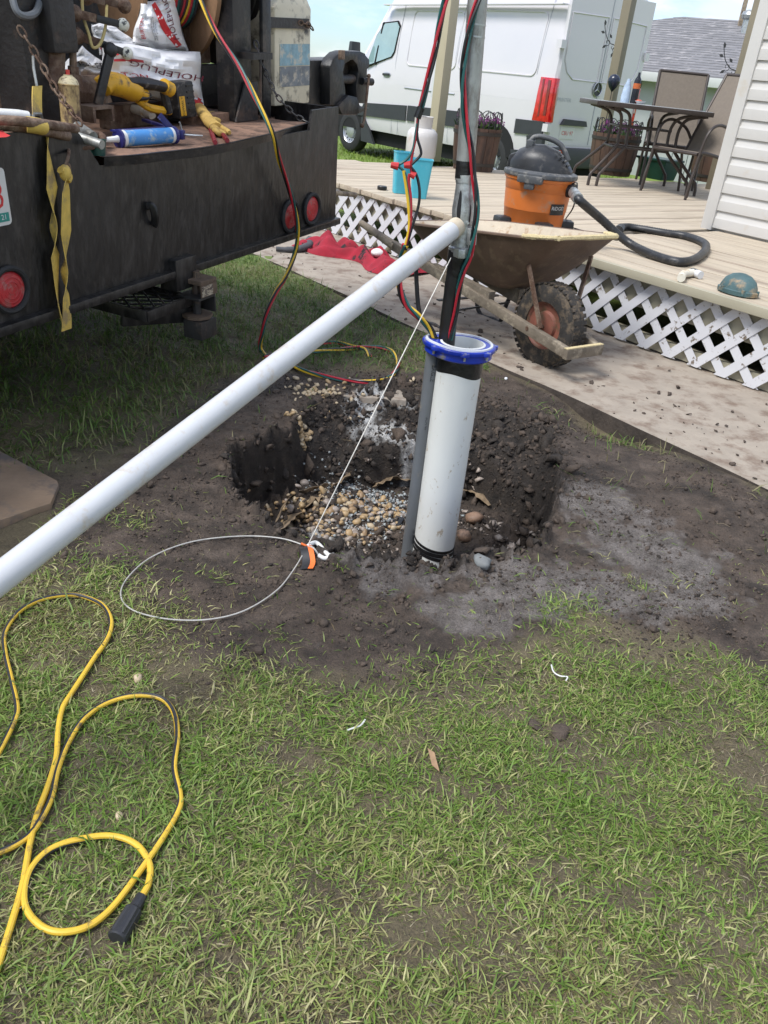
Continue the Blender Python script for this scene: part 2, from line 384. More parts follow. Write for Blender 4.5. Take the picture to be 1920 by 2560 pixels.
def gm_fields(x, y, t):
    mud = sst(-.06, .08, sdpoly(x, y, MUD) + (fbm(x, y, 5, 3, 77) - .5) * .25)
    wet = np.zeros_like(x)
    for (px, py, rx, ry) in ((1470, 1480, .26, .16), (1330, 1500, .2, .12), (1620, 1370, .22, .2), (1500, 1260, .15, .17), (1180, 1530, .16, .10), (1000, 1400, .2, .2), (1700, 1480, .2, .14), (1250, 1440, .13, .1)):
        c = G(px, py); wet = np.maximum(wet, np.exp(-((x - c[0]) / rx) ** 2 - ((y - c[1]) / ry) ** 2))
    wet = sst(.32, .62, wet + (fbm(x, y, 15, 5, 60, .62) - .5) * 1.15)
    wh = np.zeros_like(x)
    for (px, py, z, rx, ry, k) in ((905, 1060, -.1, .10, .16, 1), (970, 1120, -.16, .12, .09, 1), (1010, 1150, -.19, .08, .08, .9), (830, 1330, -.25, .17, .08, .75), (1180, 1435, -.17, .10, .05, 1), (960, 990, 0, .2, .05, .9), (1420, 1475, 0, .12, .06, .45), (1500, 1240, 0, .12, .1, .35), (930, 1390, -.2, .12, .1, .45)):
        c = G(px, py, z); wh = np.maximum(wh, k * np.exp(-((x - c[0]) / rx) ** 2 - ((y - c[1]) / ry) ** 2))
    wh = sst(.40, .85, wh * (.15 + 1.7 * fbm(x, y, 30, 4, 66, .7)))
    far = sst(4.6, 6.5, np.hypot(x, y))
    soil_shade = sst(-.10, .25, t + (fbm(x, y, 12, 3, 44) - .5) * .5) * (1 - sst(.97, 1.15, t) * .75)  # wall band of the pit: dark cut soil with shade painted in
    return np.stack([mud, wet * (1 - soil_shade), wh, far], -1), soil_shade
at = me.attributes.new('gm', 'FLOAT_COLOR', 'POINT'); _gm, _fr = gm_fields(XX, YY, T_); at.data.foreach_set('color', _gm.astype(np.float32).ravel())
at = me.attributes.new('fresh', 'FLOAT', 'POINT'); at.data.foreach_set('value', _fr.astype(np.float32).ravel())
M = bpy.data.materials.new('earth'); M.use_nodes = True; t = M.node_tree; b = t.nodes['Principled BSDF']; L = t.links.new
def nd(k, **kw):
    q = t.nodes.new(k)
    for a, c in kw.items(): setattr(q, a, c)
    return q
def noise(s, d=6, r=.6):
    q = nd('ShaderNodeTexNoise'); q.inputs['Scale'].default_value = s; q.inputs['Detail'].default_value = d; q.inputs['Roughness'].default_value = r
    L(tcg.outputs['Object'], q.inputs['Vector']); return q.outputs['Fac']
def ramp(f, *st):
    q = nd('ShaderNodeValToRGB'); e = q.color_ramp.elements
    while len(e) < len(st): e.new(.5)
    for k, (p, c) in zip(e, st): k.position = p; k.color = tuple(c) + (1,)
    L(f, q.inputs[0]); return q.outputs[0]
def mixc(f, a, c):
    q = nd('ShaderNodeMix'); q.data_type = 'RGBA'
    L(f, q.inputs[0]) if not np.isscalar(f) else setattr(q.inputs[0], 'default_value', f)
    L(a, q.inputs[6]); L(c, q.inputs[7]) if not isinstance(c, tuple) else setattr(q.inputs[7], 'default_value', c + (1,)); return q.outputs[2]
tcg = nd('ShaderNodeTexCoord'); ga = nd('ShaderNodeAttribute', attribute_name='gm'); sp = nd('ShaderNodeSeparateColor'); L(ga.outputs['Color'], sp.inputs[0])
mudc = ramp(noise(9, 9, .7), (.30, (.017, .012, .009)), (.46, (.054, .039, .029)), (.58, (.098, .073, .056)), (.75, (.165, .128, .102)))
mudc = mixc(ramp(noise(2.2, 4), (.45, (0, 0, 0)), (.65, (.5, .5, .5))), mudc, (.10, .070, .050))
mudc = mixc(ramp(noise(4.6, 7, .65), (.52, (0, 0, 0)), (.64, (.75, .75, .75))), mudc, (.022, .016, .012))
lawn = ramp(noise(6, 8, .7), (.3, (.07, .056, .034)), (.55, (.135, .11, .064)), (.75, (.21, .17, .105)))
farc = ramp(noise(1.6, 9, .7), (.3, (.11, .17, .022)), (.6, (.17, .25, .035)), (.8, (.20, .26, .055)))
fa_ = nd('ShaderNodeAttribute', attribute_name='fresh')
mudc = mixc(fa_.outputs['Fac'], mudc, ramp(noise(22, 8, .7), (.3, (.012, .009, .007)), (.55, (.032, .024, .018)), (.8, (.075, .055, .040))))  # near-black soil tone also puts shade into the pit wall colour
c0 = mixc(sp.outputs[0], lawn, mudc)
c1 = mixc(sp.outputs[1], c0, ramp(noise(14, 8, .7), (.3, (.058, .047, .040)), (.5, (.135, .117, .105)), (.7, (.225, .20, .185))))  # wet mud: sky sheen painted in as pale grey, besides the gloss
c2 = mixc(sp.outputs[2], c1, ramp(noise(50, 6, .7), (.3, (.26, .25, .24)), (.7, (.62, .62, .60))))
fg = nd('ShaderNodeMix'); fg.data_type = 'RGBA'; fg.blend_type = 'MULTIPLY'; fg.inputs[0].default_value = 1.0; L(c2, fg.inputs[6]); L(ramp(noise(210, 5, .75), (.28, (.35, .35, .35)), (.5, (1, 1, 1)), (.72, (1.45, 1.42, 1.4))), fg.inputs[7])
c3 = mixc(ga.outputs['Alpha'], fg.outputs[2], farc)
L(c3, b.inputs['Base Color'])
rw = nd('ShaderNodeMapRange'); rw.inputs[3].default_value = .78; rw.inputs[4].default_value = .24; L(sp.outputs[1], rw.inputs[0])
rn = nd('ShaderNodeMath', operation='ADD'); L(rw.outputs[0], rn.inputs[0])
rs = nd('ShaderNodeMath', operation='MULTIPLY_ADD'); L(noise(11, 5), rs.inputs[0]); rs.inputs[1].default_value = .5; rs.inputs[2].default_value = -.25
L(rs.outputs[0], rn.inputs[1]); L(rn.outputs[0], b.inputs['Roughness'])
bp = nd('ShaderNodeBump'); bp.inputs['Strength'].default_value = .9; bp.inputs['Distance'].default_value = .016; L(noise(70, 8, .72), bp.inputs['Height']); L(bp.outputs[0], b.inputs['Normal'])
me.materials.append(M); MT['earth'] = M
go = bpy.data.objects.new('ground', me); col.objects.link(go); go['kind'] = 'structure'

def hgt(x, y): return float(height(np.array([x]), np.array([y]))[0])
def on_ground(px, py, it=6):             # pixel -> point on the real ground surface
    z = 0.
    for _ in range(it): p = G(px, py, z); z = .5 * z + .5 * hgt(p[0], p[1])
    p = G(px, py, z); return A3(p[0], p[1], hgt(p[0], p[1]))

# ------------------------------------------------------------------ concrete path
mat('concrete', (.325, .278, .225), .82, 0, .12, 9, .2, 90, dirt=(.19, .14, .105), da=.33, ds=9, dsoft=.16)
pb = MB()
NA, NBk = 120, 26
PEDGE = lambda a: 2.835 + .006 * math.sin(a * 2.1) + .005 * math.sin(a * 7.3)
def pf(i, j):
    a = -9.5 + 14 * i; b0 = PEDGE(a); bb = b0 + (4.2 - b0) * j
    p = DP(a, bb); return A3(p[0], p[1], .012 + .004 * math.sin(a * 3 + bb * 5))
pb.grid(pf, NA, NBk)
po = pb.build('concrete_path', 'concrete', ang=.9); po['kind'] = 'structure'
mat('slab_side', (.055, .043, .034), .85, 0, .4, 14, .5, 60)
pe = MB(); pe.grid(lambda i, j: pf(i, 0) - ZZ * (.13 * j), NA, 1); pe.build('slab_edge', 'slab_side', po)

# ------------------------------------------------------------------ grass
def grass_obj(name, P, Lm, Lv, wd, flat_, pal, label, sd):
    r = np.random.default_rng(sd); n = len(P)
    Ln = np.clip(r.normal(Lm, Lv, n), Lm * .35, Lm * 2.2); az = r.random(n) * 6.2832
    el = np.radians(np.clip(r.normal(flat_, 22, n), 4, 85)); el2 = el - np.radians(r.uniform(5, 55, n))
    w = wd * r.uniform(.6, 1.35, n); dx, dy = np.cos(az), np.sin(az); sx, sy = -dy, dx
    tw = r.uniform(-.5, .5, n)
    root = P - np.array([0, 0, .004]); mid = root + (Ln * .5)[:, None] * np.stack([dx * np.cos(el), dy * np.cos(el), np.sin(el)], -1)
    tip = mid + (Ln * .5)[:, None] * np.stack([dx * np.cos(el2), dy * np.cos(el2), np.sin(el2)], -1)
    lowz = P[:, 2] + .002; tip[:, 2] = np.maximum(tip[:, 2], lowz)
    S = np.stack([sx, sy, tw], -1) * (w / 2)[:, None]
    V = np.stack([root - S * .8, root + S * .8, mid + S, mid - S, tip], 1).reshape(-1, 3)
    k = np.arange(n)[:, None] * 5
    F = np.concatenate([k + np.array([0, 1, 2]), k + np.array([0, 2, 3]), k + np.array([3, 2, 4])], 0)
    me = fast_mesh(name, V, F)
    pal = np.array(pal); patch = fbm(P[:, 0], P[:, 1], 2.6, 3, sd + 3); dry = np.clip(r.random(n) * .95 - .03 + (patch - .5) * 1.1, 0, .999)
    idx = np.minimum((dry * len(pal)).astype(int), len(pal) - 1); c = pal[idx] * r.uniform(.72, 1.3, (n, 1))
    C = np.repeat(np.concatenate([c, np.ones((n, 1))], 1), 5, 0)
    a = me.attributes.new('tint', 'FLOAT_COLOR', 'POINT'); a.data.foreach_set('color', C.astype(np.float32).ravel())
    me.materials.append(MT['blade']); o = bpy.data.objects.new(name, me); col.objects.link(o); o['kind'] = 'stuff'; o['label'] = label; o['category'] = 'grass'
    return o
Mb = bpy.data.materials.new('blade'); Mb.use_nodes = True; t = Mb.node_tree; b = t.nodes['Principled BSDF']; L = t.links.new
ta = t.nodes.new('ShaderNodeAttribute'); ta.attribute_name = 'tint'; L(ta.outputs['Color'], b.inputs['Base Color']); b.inputs['Roughness'].default_value = .55
tr = t.nodes.new('ShaderNodeBsdfTranslucent'); L(ta.outputs['Color'], tr.inputs[0]); ms = t.nodes.new('ShaderNodeMixShader'); ms.inputs[0].default_value = .3
L(b.outputs[0], ms.inputs[1]); L(tr.outputs[0], ms.inputs[2]); L(ms.outputs[0], t.nodes['Material Output'].inputs[0]); MT['blade'] = Mb
def scatter(n, x0, x1, y0, y1, dens, sd):
    r = np.random.default_rng(sd); x = r.uniform(x0, x1, n); y = r.uniform(y0, y1, n)
    k = r.random(n) < dens(x, y); x, y = x[k], y[k]; return np.stack([x, y, height(x, y)], -1)
BARE = [(730, 1880, .085, .05), (860, 1700, .12, .03), (930, 2010, .05, .03), (1040, 2340, .07, .05), (1560, 2250, .06, .04), (560, 2400, .05, .03), (770, 2200, .04, .02), (1380, 2180, .05, .03),
        (1400, 1860, .05, .03), (950, 1870, .05, .02), (1860, 1920, .09, .09), (1250, 1790, .06, .025), (250, 2350, .05, .03), (290, 2050, .03, .02), (230, 1720, .06, .04), (480, 1720, .09, .07), (1640, 1830, .05, .03)]
TUFT = [(640, 1590, .10, .03), (860, 1425, .03, .02), (930, 1560, .03, .025), (1600, 1470, .025, .06), (1440, 1540, .06, .02), (1530, 1210, .05, .03), (1360, 1020, .05, .05), (1420, 1030, .06, .03), (1330, 1060, .03, .04), (1690, 1460, .05, .02), (1540, 1130, .05, .05), (1650, 1210, .03, .03), (360, 1320, .1, .03), (540, 1440, .04, .02), (250, 1270, .1, .05), (1330, 1900, .1, .05), (430, 1560, .07, .06)]
def in_path(x, y): bq = x * DN[0] + y * DN[1]; aq = x * DD[0] + y * DD[1]; return bq > 2.80 + .05 * (fbm(x, y, 6, 2, 90)) - .02
def gd(x, y):
    s = sdpoly(x, y, MUD) + (fbm(x, y, 4.2, 4, 50) - .5) * .34
    g = 1 - sst(-.16, .10, s)
    g = g * (.38 + .62 * sst(.30, .5, fbm(x, y, 7.5, 4, 52))) * (.65 + .35 * sst(.3, .55, fbm(x, y, 22, 3, 56)))
    for px, py, rx, ry in BARE:
        c = G(px, py); g = g * (1 - .98 * np.exp(-(((x - c[0]) / rx) ** 2 + ((y - c[1]) / ry) ** 2) ** 2))
    for px, py, rx, ry in TUFT:
        c = G(px, py); g = np.maximum(g, .42 * np.exp(-((x - c[0]) / rx) ** 2 - ((y - c[1]) / ry) ** 2) * sst(.4, .6, fbm(x, y, 20, 2, 53)))
    t, _ = pit_t(x, y); g = g * (t < -.02) + .012 * (t < .1)
    return np.where(in_path(x, y), 0, g)
PAL_F = [(0.111, 0.1997, 0.0239), (0.152, 0.2448, 0.0379), (0.1987, 0.277, 0.0579), (0.2339, 0.2899, 0.0778), (0.2806, 0.3027, 0.0997), (0.3507, 0.3349, 0.1396), (0.4209, 0.3993, 0.1893), (0.1754, 0.1417, 0.0648)]
PAL_B = [(0.0633, 0.1265, 0.0184), (0.0862, 0.1667, 0.0253), (0.1092, 0.1898, 0.0322), (0.1323, 0.1955, 0.0414), (0.184, 0.2127, 0.069), (0.23, 0.207, 0.1035)]
P1 = scatter(420000, -.95, 1.75, .62, 2.35, gd, 1)
grass_obj('lawn_grass', P1, .025, .011, .0024, 15, PAL_F, 'trampled short lawn grass in front of the muddy pit', 11)
P1b = scatter(36000, -.95, 1.75, .62, 2.35, lambda x, y: gd(x, y) ** 2, 4)
grass_obj('lawn_grass', P1b, .038, .014, .0029, 28, PAL_F[:5], 'greener longer blades standing in the trampled front lawn', 12)
P2 = scatter(230000, -3.6, 1.6, 2.3, 7.4, gd, 2)
grass_obj('lawn_grass', P2, .048, .018, .0036, 38, PAL_B, 'lush green lawn grass beneath the truck and beside the concrete path', 13)
def gfar(x, y): bq = x * DN[0] + y * DN[1]; aq = x * DD[0] + y * DD[1]; return (aq < -7.8) * .9 * np.exp(-(np.hypot(x, y) - 9) / 14) * (np.hypot(x, y) > 9)
P3 = scatter(120000, -9, 4, 8, 30, gfar, 3)
grass_obj('lawn_grass', P3, .075, .02, .012, 55, [(.15, .24, .03), (.18, .27, .035), (.20, .28, .045), (.21, .26, .06)], 'bright mown lawn around the parked van', 14)
def gth(x, y): s_ = sdpoly(x, y, MUD) + (fbm(x, y, 4.2, 4, 50) - .5) * .30; return np.where(in_path(x, y), 0, (1 - sst(-.14, .08, s_)) * (.22 + .78 * sst(.3, .5, fbm(x, y, 9, 3, 58))))
P5 = scatter(230000, -.95, 1.75, .62, 2.35, gth, 6)
grass_obj('lawn_thatch', P5, .017, .008, .0021, 5, [(.14, .15, .05), (.17, .16, .07), (.22, .19, .10), (.27, .23, .13), (.16, .12, .07), (.33, .29, .19), (.12, .14, .035)], 'matted dead clippings and thatch between the front lawn blades', 16)
# straw and root litter on the mud
P4 = scatter(5200, -1.0, 1.9, 1.3, 3.6, lambda x, y: .12 + .5 * sst(.5, .7, fbm(x, y, 5, 3, 91)) * (~in_path(x, y)), 8)
P4 = P4[~in_path(P4[:, 0], P4[:, 1])]
grass_obj('straw_litter', P4, .034, .018, .0016, 6, [(.22, .17, .10), (.30, .24, .15), (.16, .12, .06), (.10, .12, .03)], 'dry straw and root bits scattered over the mud', 15)

# ------------------------------------------------------------------ stones, clods
def ico(sub=1):
    bm = bmesh.new(); bmesh.ops.create_icosphere(bm, subdivisions=sub, radius=1); v = np.array([q.co[:] for q in bm.verts]); f = np.array([[w.index for w in q.verts] for q in bm.faces]); bm.free(); return v, f
IV1, IF1 = ico(1); IV2, IF2 = ico(2)
def lumps(name, P, size, mats, label, sd, sub=1, fl=(.55, .95), jag=.18, sink=.25, cat='gravel'):
    r = np.random.default_rng(sd); iv, jf = (IV1, IF1) if sub == 1 else (IV2, IF2); n = len(P); k = len(iv)
    S = size[:, None] * np.stack([r.uniform(.8, 1.25, n), r.uniform(.7, 1.0, n), r.uniform(*fl, n)], -1)
    A = r.random(n) * 6.283; V = iv[None] * (1 + r.normal(0, jag, (n, k, 1))) * S[:, None, :]
    tx = r.normal(0, .35, n); V[:, :, 2] += V[:, :, 0] * tx[:, None]
    ca, sa = np.cos(A)[:, None], np.sin(A)[:, None]; X = V[:, :, 0] * ca - V[:, :, 1] * sa; Y = V[:, :, 0] * sa + V[:, :, 1] * ca
    V = np.stack([X, Y, V[:, :, 2]], -1) + P[:, None, :] + np.array([0, 0, 1]) * ((1 - sink) * S[:, 2] * .5)[:, None, None]
    F = (jf[None] + (np.arange(n) * k)[:, None, None]).reshape(-1, 3)
    me = fast_mesh(name, V.reshape(-1, 3), F); 
    for q in mats: me.materials.append(MT[q])
    mi = r.integers(0, len(mats), n); me.polygons.foreach_set('material_index', np.repeat(mi, len(jf)).astype(np.int32))
    if sub == 2: me.polygons.foreach_set('use_smooth', [True] * len(me.polygons))
    o = bpy.data.objects.new(name, me); col.objects.link(o); o['kind'] = 'stuff'; o['label'] = label; o['category'] = cat; return o
mat('peb1', (.36, .25, .13), .5, 0, .25, 40); mat('peb2', (.44, .35, .23), .5, 0, .2, 40); mat('peb3', (.26, .17, .09), .5, 0, .25, 40); mat('peb4', (.30, .25, .21), .5, 0, .25, 40)
mat('chip1', (.26, .285, .285), .7, 0, .25, 40); mat('chip2', (.36, .38, .375), .7, 0, .25, 40); mat('chip3', (.17, .18, .18), .7, 0, .2, 40)
def blob(n, spots, sd, zg=-.25):
    r = np.random.default_rng(sd); o = []
    for px, py, z, rx, ry, k in spots:
        c = G(px, py, z); m_ = int(n * k); o.append(np.stack([c[0] + r.normal(0, rx, m_), c[1] + r.normal(0, ry, m_)], -1))
    o = np.concatenate(o); return np.column_stack([o, height(o[:, 0], o[:, 1])])
Pg = blob(520, [(760, 1275, -.25, .07, .05, .34), (880, 1265, -.25, .10, .055, .36), (1000, 1270, -.25, .09, .06, .16), (850, 1320, -.25, .10, .05, .14)], 21); Pg = Pg[Pg[:, 2] < -.15]
lumps('gravel', Pg, .004 + np.random.default_rng(1).gamma(2.4, .0026, len(Pg)).clip(0, .013), ['peb1', 'peb2', 'peb3', 'peb4', 'mud_clod', 'peb1'], 'tan rounded gravel spilled on the pit floor', 22, 2, jag=.085, sink=.45)
Pg = blob(800, [(930, 1225, -.25, .13, .045, .5), (1010, 1275, -.25, .10, .05, .3), (880, 1240, -.25, .09, .05, .2), (900, 1290, -.25, .12, .06, .35)], 23); Pg = Pg[Pg[:, 2] < -.13]
lumps('gravel', Pg, np.random.default_rng(2).uniform(.0035, .0075, len(Pg)), ['chip1', 'chip2', 'chip3'], 'blue-grey crushed stone chips at the back of the pit floor', 24, jag=.28, sink=.3)
Pg = blob(95, [(810, 980, 0, .075, .075, .8), (760, 975, 0, .05, .06, .15), (1020, 965, 0, .03, .03, .05)], 25)
lumps('gravel', Pg, np.random.default_rng(3).uniform(.005, .012, len(Pg)), ['peb1', 'peb2', 'peb2'], 'pale pebbles strewn on the dirt behind the pit', 26, 2, jag=.08, sink=.1)
Pg = blob(46, [(752, 1075, -.05, .026, .022, 1)], 27)
lumps('gravel', Pg, np.random.default_rng(4).uniform(.007, .013, len(Pg)), ['peb1', 'peb2'], 'pocket of tan pebbles in the pit side', 28, 2, jag=.08, sink=.1)
mat('fresh_soil', (.028, .021, .016), .8, 0, .5, 40, .6, 150)  # dark soil; on the pit walls its colour carries painted shade too
r_ = np.random.default_rng(5)
cp = np.stack([r_.uniform(-.95, 1.75, 9000), r_.uniform(1.35, 3.75, 9000)], -1)
tt, _ = pit_t(cp[:, 0], cp[:, 1]); mu = sdpoly(cp[:, 0], cp[:, 1], MUD)
kp = (mu > 0) & ~in_path(cp[:, 0], cp[:, 1]) & (r_.random(9000) < (.10 + .75 * np.exp(-((tt - .2) / .5) ** 2) + .3 * (fbm(cp[:, 0], cp[:, 1], 3, 2, 71) > .55)))
cp = cp[kp]; cp = np.column_stack([cp, height(cp[:, 0], cp[:, 1])])
sz = np.minimum(.002 + r_.exponential(.0026, len(cp)), .016)
lumps('soil_clods', cp, sz, ['mud_clod'], 'dark crumbly soil clods around the pit', 29, 1, jag=.36, sink=.3, cat='soil')
tc2 = np.stack([r_.uniform(-1.0, 1.75, 60000), r_.uniform(1.3, 3.7, 60000)], -1); k2 = (sdpoly(tc2[:, 0], tc2[:, 1], MUD) > -.06) & ~in_path(tc2[:, 0], tc2[:, 1]) & (r_.random(60000) < .75 * sst(.42, .66, fbm(tc2[:, 0], tc2[:, 1], 6.5, 4, 72, .6))); tc2 = tc2[k2]; tc2 = np.column_stack([tc2, height(tc2[:, 0], tc2[:, 1])])
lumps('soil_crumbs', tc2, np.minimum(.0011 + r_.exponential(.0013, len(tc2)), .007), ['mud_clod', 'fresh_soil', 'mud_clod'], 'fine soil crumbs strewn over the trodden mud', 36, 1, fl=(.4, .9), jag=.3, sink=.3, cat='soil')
aa = r_.uniform(-math.pi, math.pi, 120); aa = aa[(aa > -.9) & (aa < 2.2) | (np.abs(aa) > 2.2)]; rad = np.interp(aa, _th, _ro) + r_.normal(-.02, .05, len(aa))
ck = np.stack([PC[0] + rad * np.cos(aa), PC[1] + rad * np.sin(aa)], -1); ck = ck[~in_path(ck[:, 0], ck[:, 1])]; ck = np.column_stack([ck, height(ck[:, 0], ck[:, 1])])
lumps('soil_clods', ck, np.clip(r_.exponential(.008, len(ck)) + .005, .005, .03), ['mud_clod'], 'larger broken soil chunks along the pit rim', 33, 1, fl=(.4, .9), jag=.34, sink=.5, cat='soil')
wp_ = np.stack([r_.uniform(-.65, .95, 26000), r_.uniform(1.9, 3.65, 26000)], -1); wt_, _q = pit_t(wp_[:, 0], wp_[:, 1]); wp_ = wp_[(wt_ > .0) & (wt_ < 1.02) & (r_.random(26000) < .45)]; wp_ = np.column_stack([wp_, height(wp_[:, 0], wp_[:, 1])])
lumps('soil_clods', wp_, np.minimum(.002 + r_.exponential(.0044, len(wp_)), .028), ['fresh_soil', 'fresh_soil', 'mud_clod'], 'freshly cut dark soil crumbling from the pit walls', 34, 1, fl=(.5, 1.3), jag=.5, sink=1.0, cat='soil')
fl_ = np.stack([r_.uniform(-.3, .6, 5000), r_.uniform(2.2, 3.1, 5000)], -1); ft, _q = pit_t(fl_[:, 0], fl_[:, 1]); fl_ = fl_[(ft > .9) & (fbm(fl_[:, 0], fl_[:, 1], 6, 2, 17) > .42)]; fl_ = np.column_stack([fl_, height(fl_[:, 0], fl_[:, 1])])
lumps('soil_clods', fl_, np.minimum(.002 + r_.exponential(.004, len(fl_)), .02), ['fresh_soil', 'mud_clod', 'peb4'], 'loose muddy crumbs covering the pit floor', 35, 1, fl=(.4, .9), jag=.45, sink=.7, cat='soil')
# crumbs of mud tracked over the concrete
cq = DD * r_.uniform(-6.5, -.3, 420)[:, None] + DN * (2.86 + np.abs(r_.normal(0, .42, 420)))[:, None]; cq[:, 2] = .013; cq = cq[(cq @ DN) < 3.8]
lumps('soil_clods', cq, np.minimum(.002 + r_.exponential(.0035, len(cq)), .016), ['mud_clod'], 'mud crumbs tracked over the concrete path', 30, 1, fl=(.25, .6), jag=.28, cat='soil')
def rock(name, px, py, z, r3, label, mt='boulder', sd=0, sink=.25, grp=None):
    rr = np.random.default_rng(sd); p = on_ground(px, py); v = IV2 * (1 + rr.normal(0, .07, (len(IV2), 1))) * (1 + .16 * np.sin(IV2 @ np.array([[2.1], [1.3], [2.7]]) + sd)) * np.array(r3); a = rr.random() * 6.28
    v = np.stack([v[:, 0] * math.cos(a) - v[:, 1] * math.sin(a), v[:, 0] * math.sin(a) + v[:, 1] * math.cos(a), v[:, 2]], -1)
    mb = MB(p + ZZ * r3[2] * (1 - 2 * sink)); mb.add(v, [tuple(q) for q in IF2]); o = mb.build(name, mt, ang=1.2); return tag(o, label, 'rock', grp)
rock('boulder', 1185, 1300, -.25, (.042, .034, .027), 'largest brown rock on the pit floor right of the white casing', sd=1)
rock('boulder', 1160, 1345, -.25, (.026, .030, .024), 'brown rock touching the casing between tape band and largest rock', sd=2)
rock('boulder', 1205, 1418, -.22, (.034, .022, .018), 'grey muddy rock in the white powder in front of the casing', 'chip3', 3)
rock('boulder', 1168, 1400, -.23, (.022, .018, .015), 'small dark rock beside the bottom end of the casing', 'mud_clod', 4)
rock('pebble', 345, 1700, 0, (.012, .010, .008), 'pale pebble in the grass beside the yellow cord loop', 'peb2', 5)
rock('pebble', 312, 1747, 0, (.008, .007, .006), 'small pale pebble touching the top of the yellow cord loop', 'peb2', 6)
rock('pebble', 298, 2043, 0, (.009, .007, .006), 'cream pebble in the grass inside the large cord loop', 'peb2', 7)
rock('pebble', 740, 948, 0, (.016, .013, .010), 'cream pebble apart from the others behind the pit', 'peb2', 8)
rock('pebble', 1265, 948, 0, (.009, .008, .007), 'white pebble on the strip of soil beside the concrete', 'rubber_white', 9)
# ================================================================== DECK, LATTICE, HOUSE
BE, WN, WD = 3.83, 5.82, -3.83           # deck edge, house wall line, house corner
mat('deck_end', (.26, .22, .15), .8, 0, .3, 14, .4, 50, dirt=(.06, .045, .035), da=.5, ds=14)
mat('dark_void', (.010, .010, .010), .9)
deck = thing('wooden_deck', DP(-5.5, BE, 0), 'weathered bare plank deck with white lattice along its front edge', 'deck')
def left_lim(b): return -7.62 + (b - 3.83) * .26      # free end of the deck, slightly skew
# boards running away from the edge, ends showing
a = -7.60; k = 0
plk = {}
def plank(a0, b0, L, w, ang, th=.036, z=HD):
    key = (round(L, 2), round(w, 3))
    if key not in plk:
        mb = MB(); mb.box((0, -w / 2, -th), (L, w / 2, 0)); me = mb.mesh('plank', bevel=.004); me.materials.append(MT['deck_wood']); plk[key] = me
    o = bpy.data.objects.new('plank', plk[key]); col.objects.link(o); o.parent = deck
    p = DP(a0, b0, z) - np.array(deck.location); o.location = tuple(p); o.rotation_euler = (0, 0, ang); return o
NANG = math.atan2(DN[1], DN[0]); DANG = math.atan2(DD[1], DD[0])
while a < -3.80:
    b0 = BE + random.uniform(-.012, .012)
    bmax = 10.2 if a > left_lim(10.2) else max(BE + .3, 3.83 + (a + 7.62) / .26)
    bmax = min(bmax, 10.2)
    plank(a, b0, round(bmax - b0, 1), .137, NANG, z=HD + random.uniform(-.002, .002)); a += .1435; k += 1
# boards along the front of the house
b_ = BE + .075
while b_ < WN + .2:
    plank(-3.72, b_, 5.6, .137, DANG, z=HD + random.uniform(-.002, .002)); b_ += .1435
mb = MB(); mb.fr(DP(0, 0), DD, DN, ZZ); mb.box((-3.72, BE - .036, HD - .046), (1.9, BE + .002, HD - .001)); mb.build('fascia_board', 'beige_paint', deck, bevel=.004)
mb = MB(); mb.fr(DP(0, 0), DD, DN, ZZ); mb.box((-7.62, BE + .055, HD - .20), (1.9, BE + .093, HD - .038)); mb.build('rim_joist', 'beige_paint', deck)
mb = MB(); mb.fr(DP(0, 0), DD, DN, ZZ); mb.box((-7.62, BE + .06, .02), (1.9, BE + .10, .085)); mb.build('bottom_rail', 'beige_paint', deck)
for a in np.arange(-7.5, 1.8, 1.83):
    mb = MB(); mb.fr(DP(0, 0), DD, DN, ZZ); mb.box((a, BE + .105, 0), (a + .09, BE + .195, HD - .20)); mb.build('joist_post', 'old_wood', deck)
mb = MB(); mb.fr(DP(0, 0), DD, DN, ZZ); mb.box((-7.6, BE + 1.3, -.05), (1.9, BE + 1.34, HD - .04)); mb.build('back_skirt', 'old_wood', deck)
# lattice: two layers of slats
lat = thing('lattice_skirt', DP(-3.4, BE + .03, 0), 'white plastic diamond lattice closing the gap below the deck', 'lattice')
LT, LB, LW, SP = .362, .02, .047, .166
ctr = 0
def slat(a0, sgn, off, z0=LB, z1=LT):
    global ctr
    h = (z1 - z0); mb = MB(); mb.fr(DP(0, BE + off), DD, DN, ZZ)
    w = LW * 1.4142 / 2
    poly = [(a0 - w, z0), (a0 + w, z0), (a0 + w + sgn * h, z1), (a0 - w + sgn * h, z1)]
    # clipped, slightly uneven tips
    t = .004; vs = [(p[0], 0, p[1]) for p in poly] + [(p[0], t, p[1]) for p in poly]
    mb.add(vs, [(0, 1, 2, 3), (4, 7, 6, 5), (0, 4, 5, 1), (1, 5, 6, 2), (2, 6, 7, 3), (3, 7, 4, 0)])
    muddy = -2.95 < a0 + sgn * .05 < -1.35
    mb.build('slat', 'lattice_mud' if muddy else 'lattice', lat, smooth=False); ctr += 1
a = -7.55
while a < .95:
    slat(a, 1, .024); slat(a + (2 * (LT - LB)) % SP + SP * 2, -1, .030); a += SP * 1.0
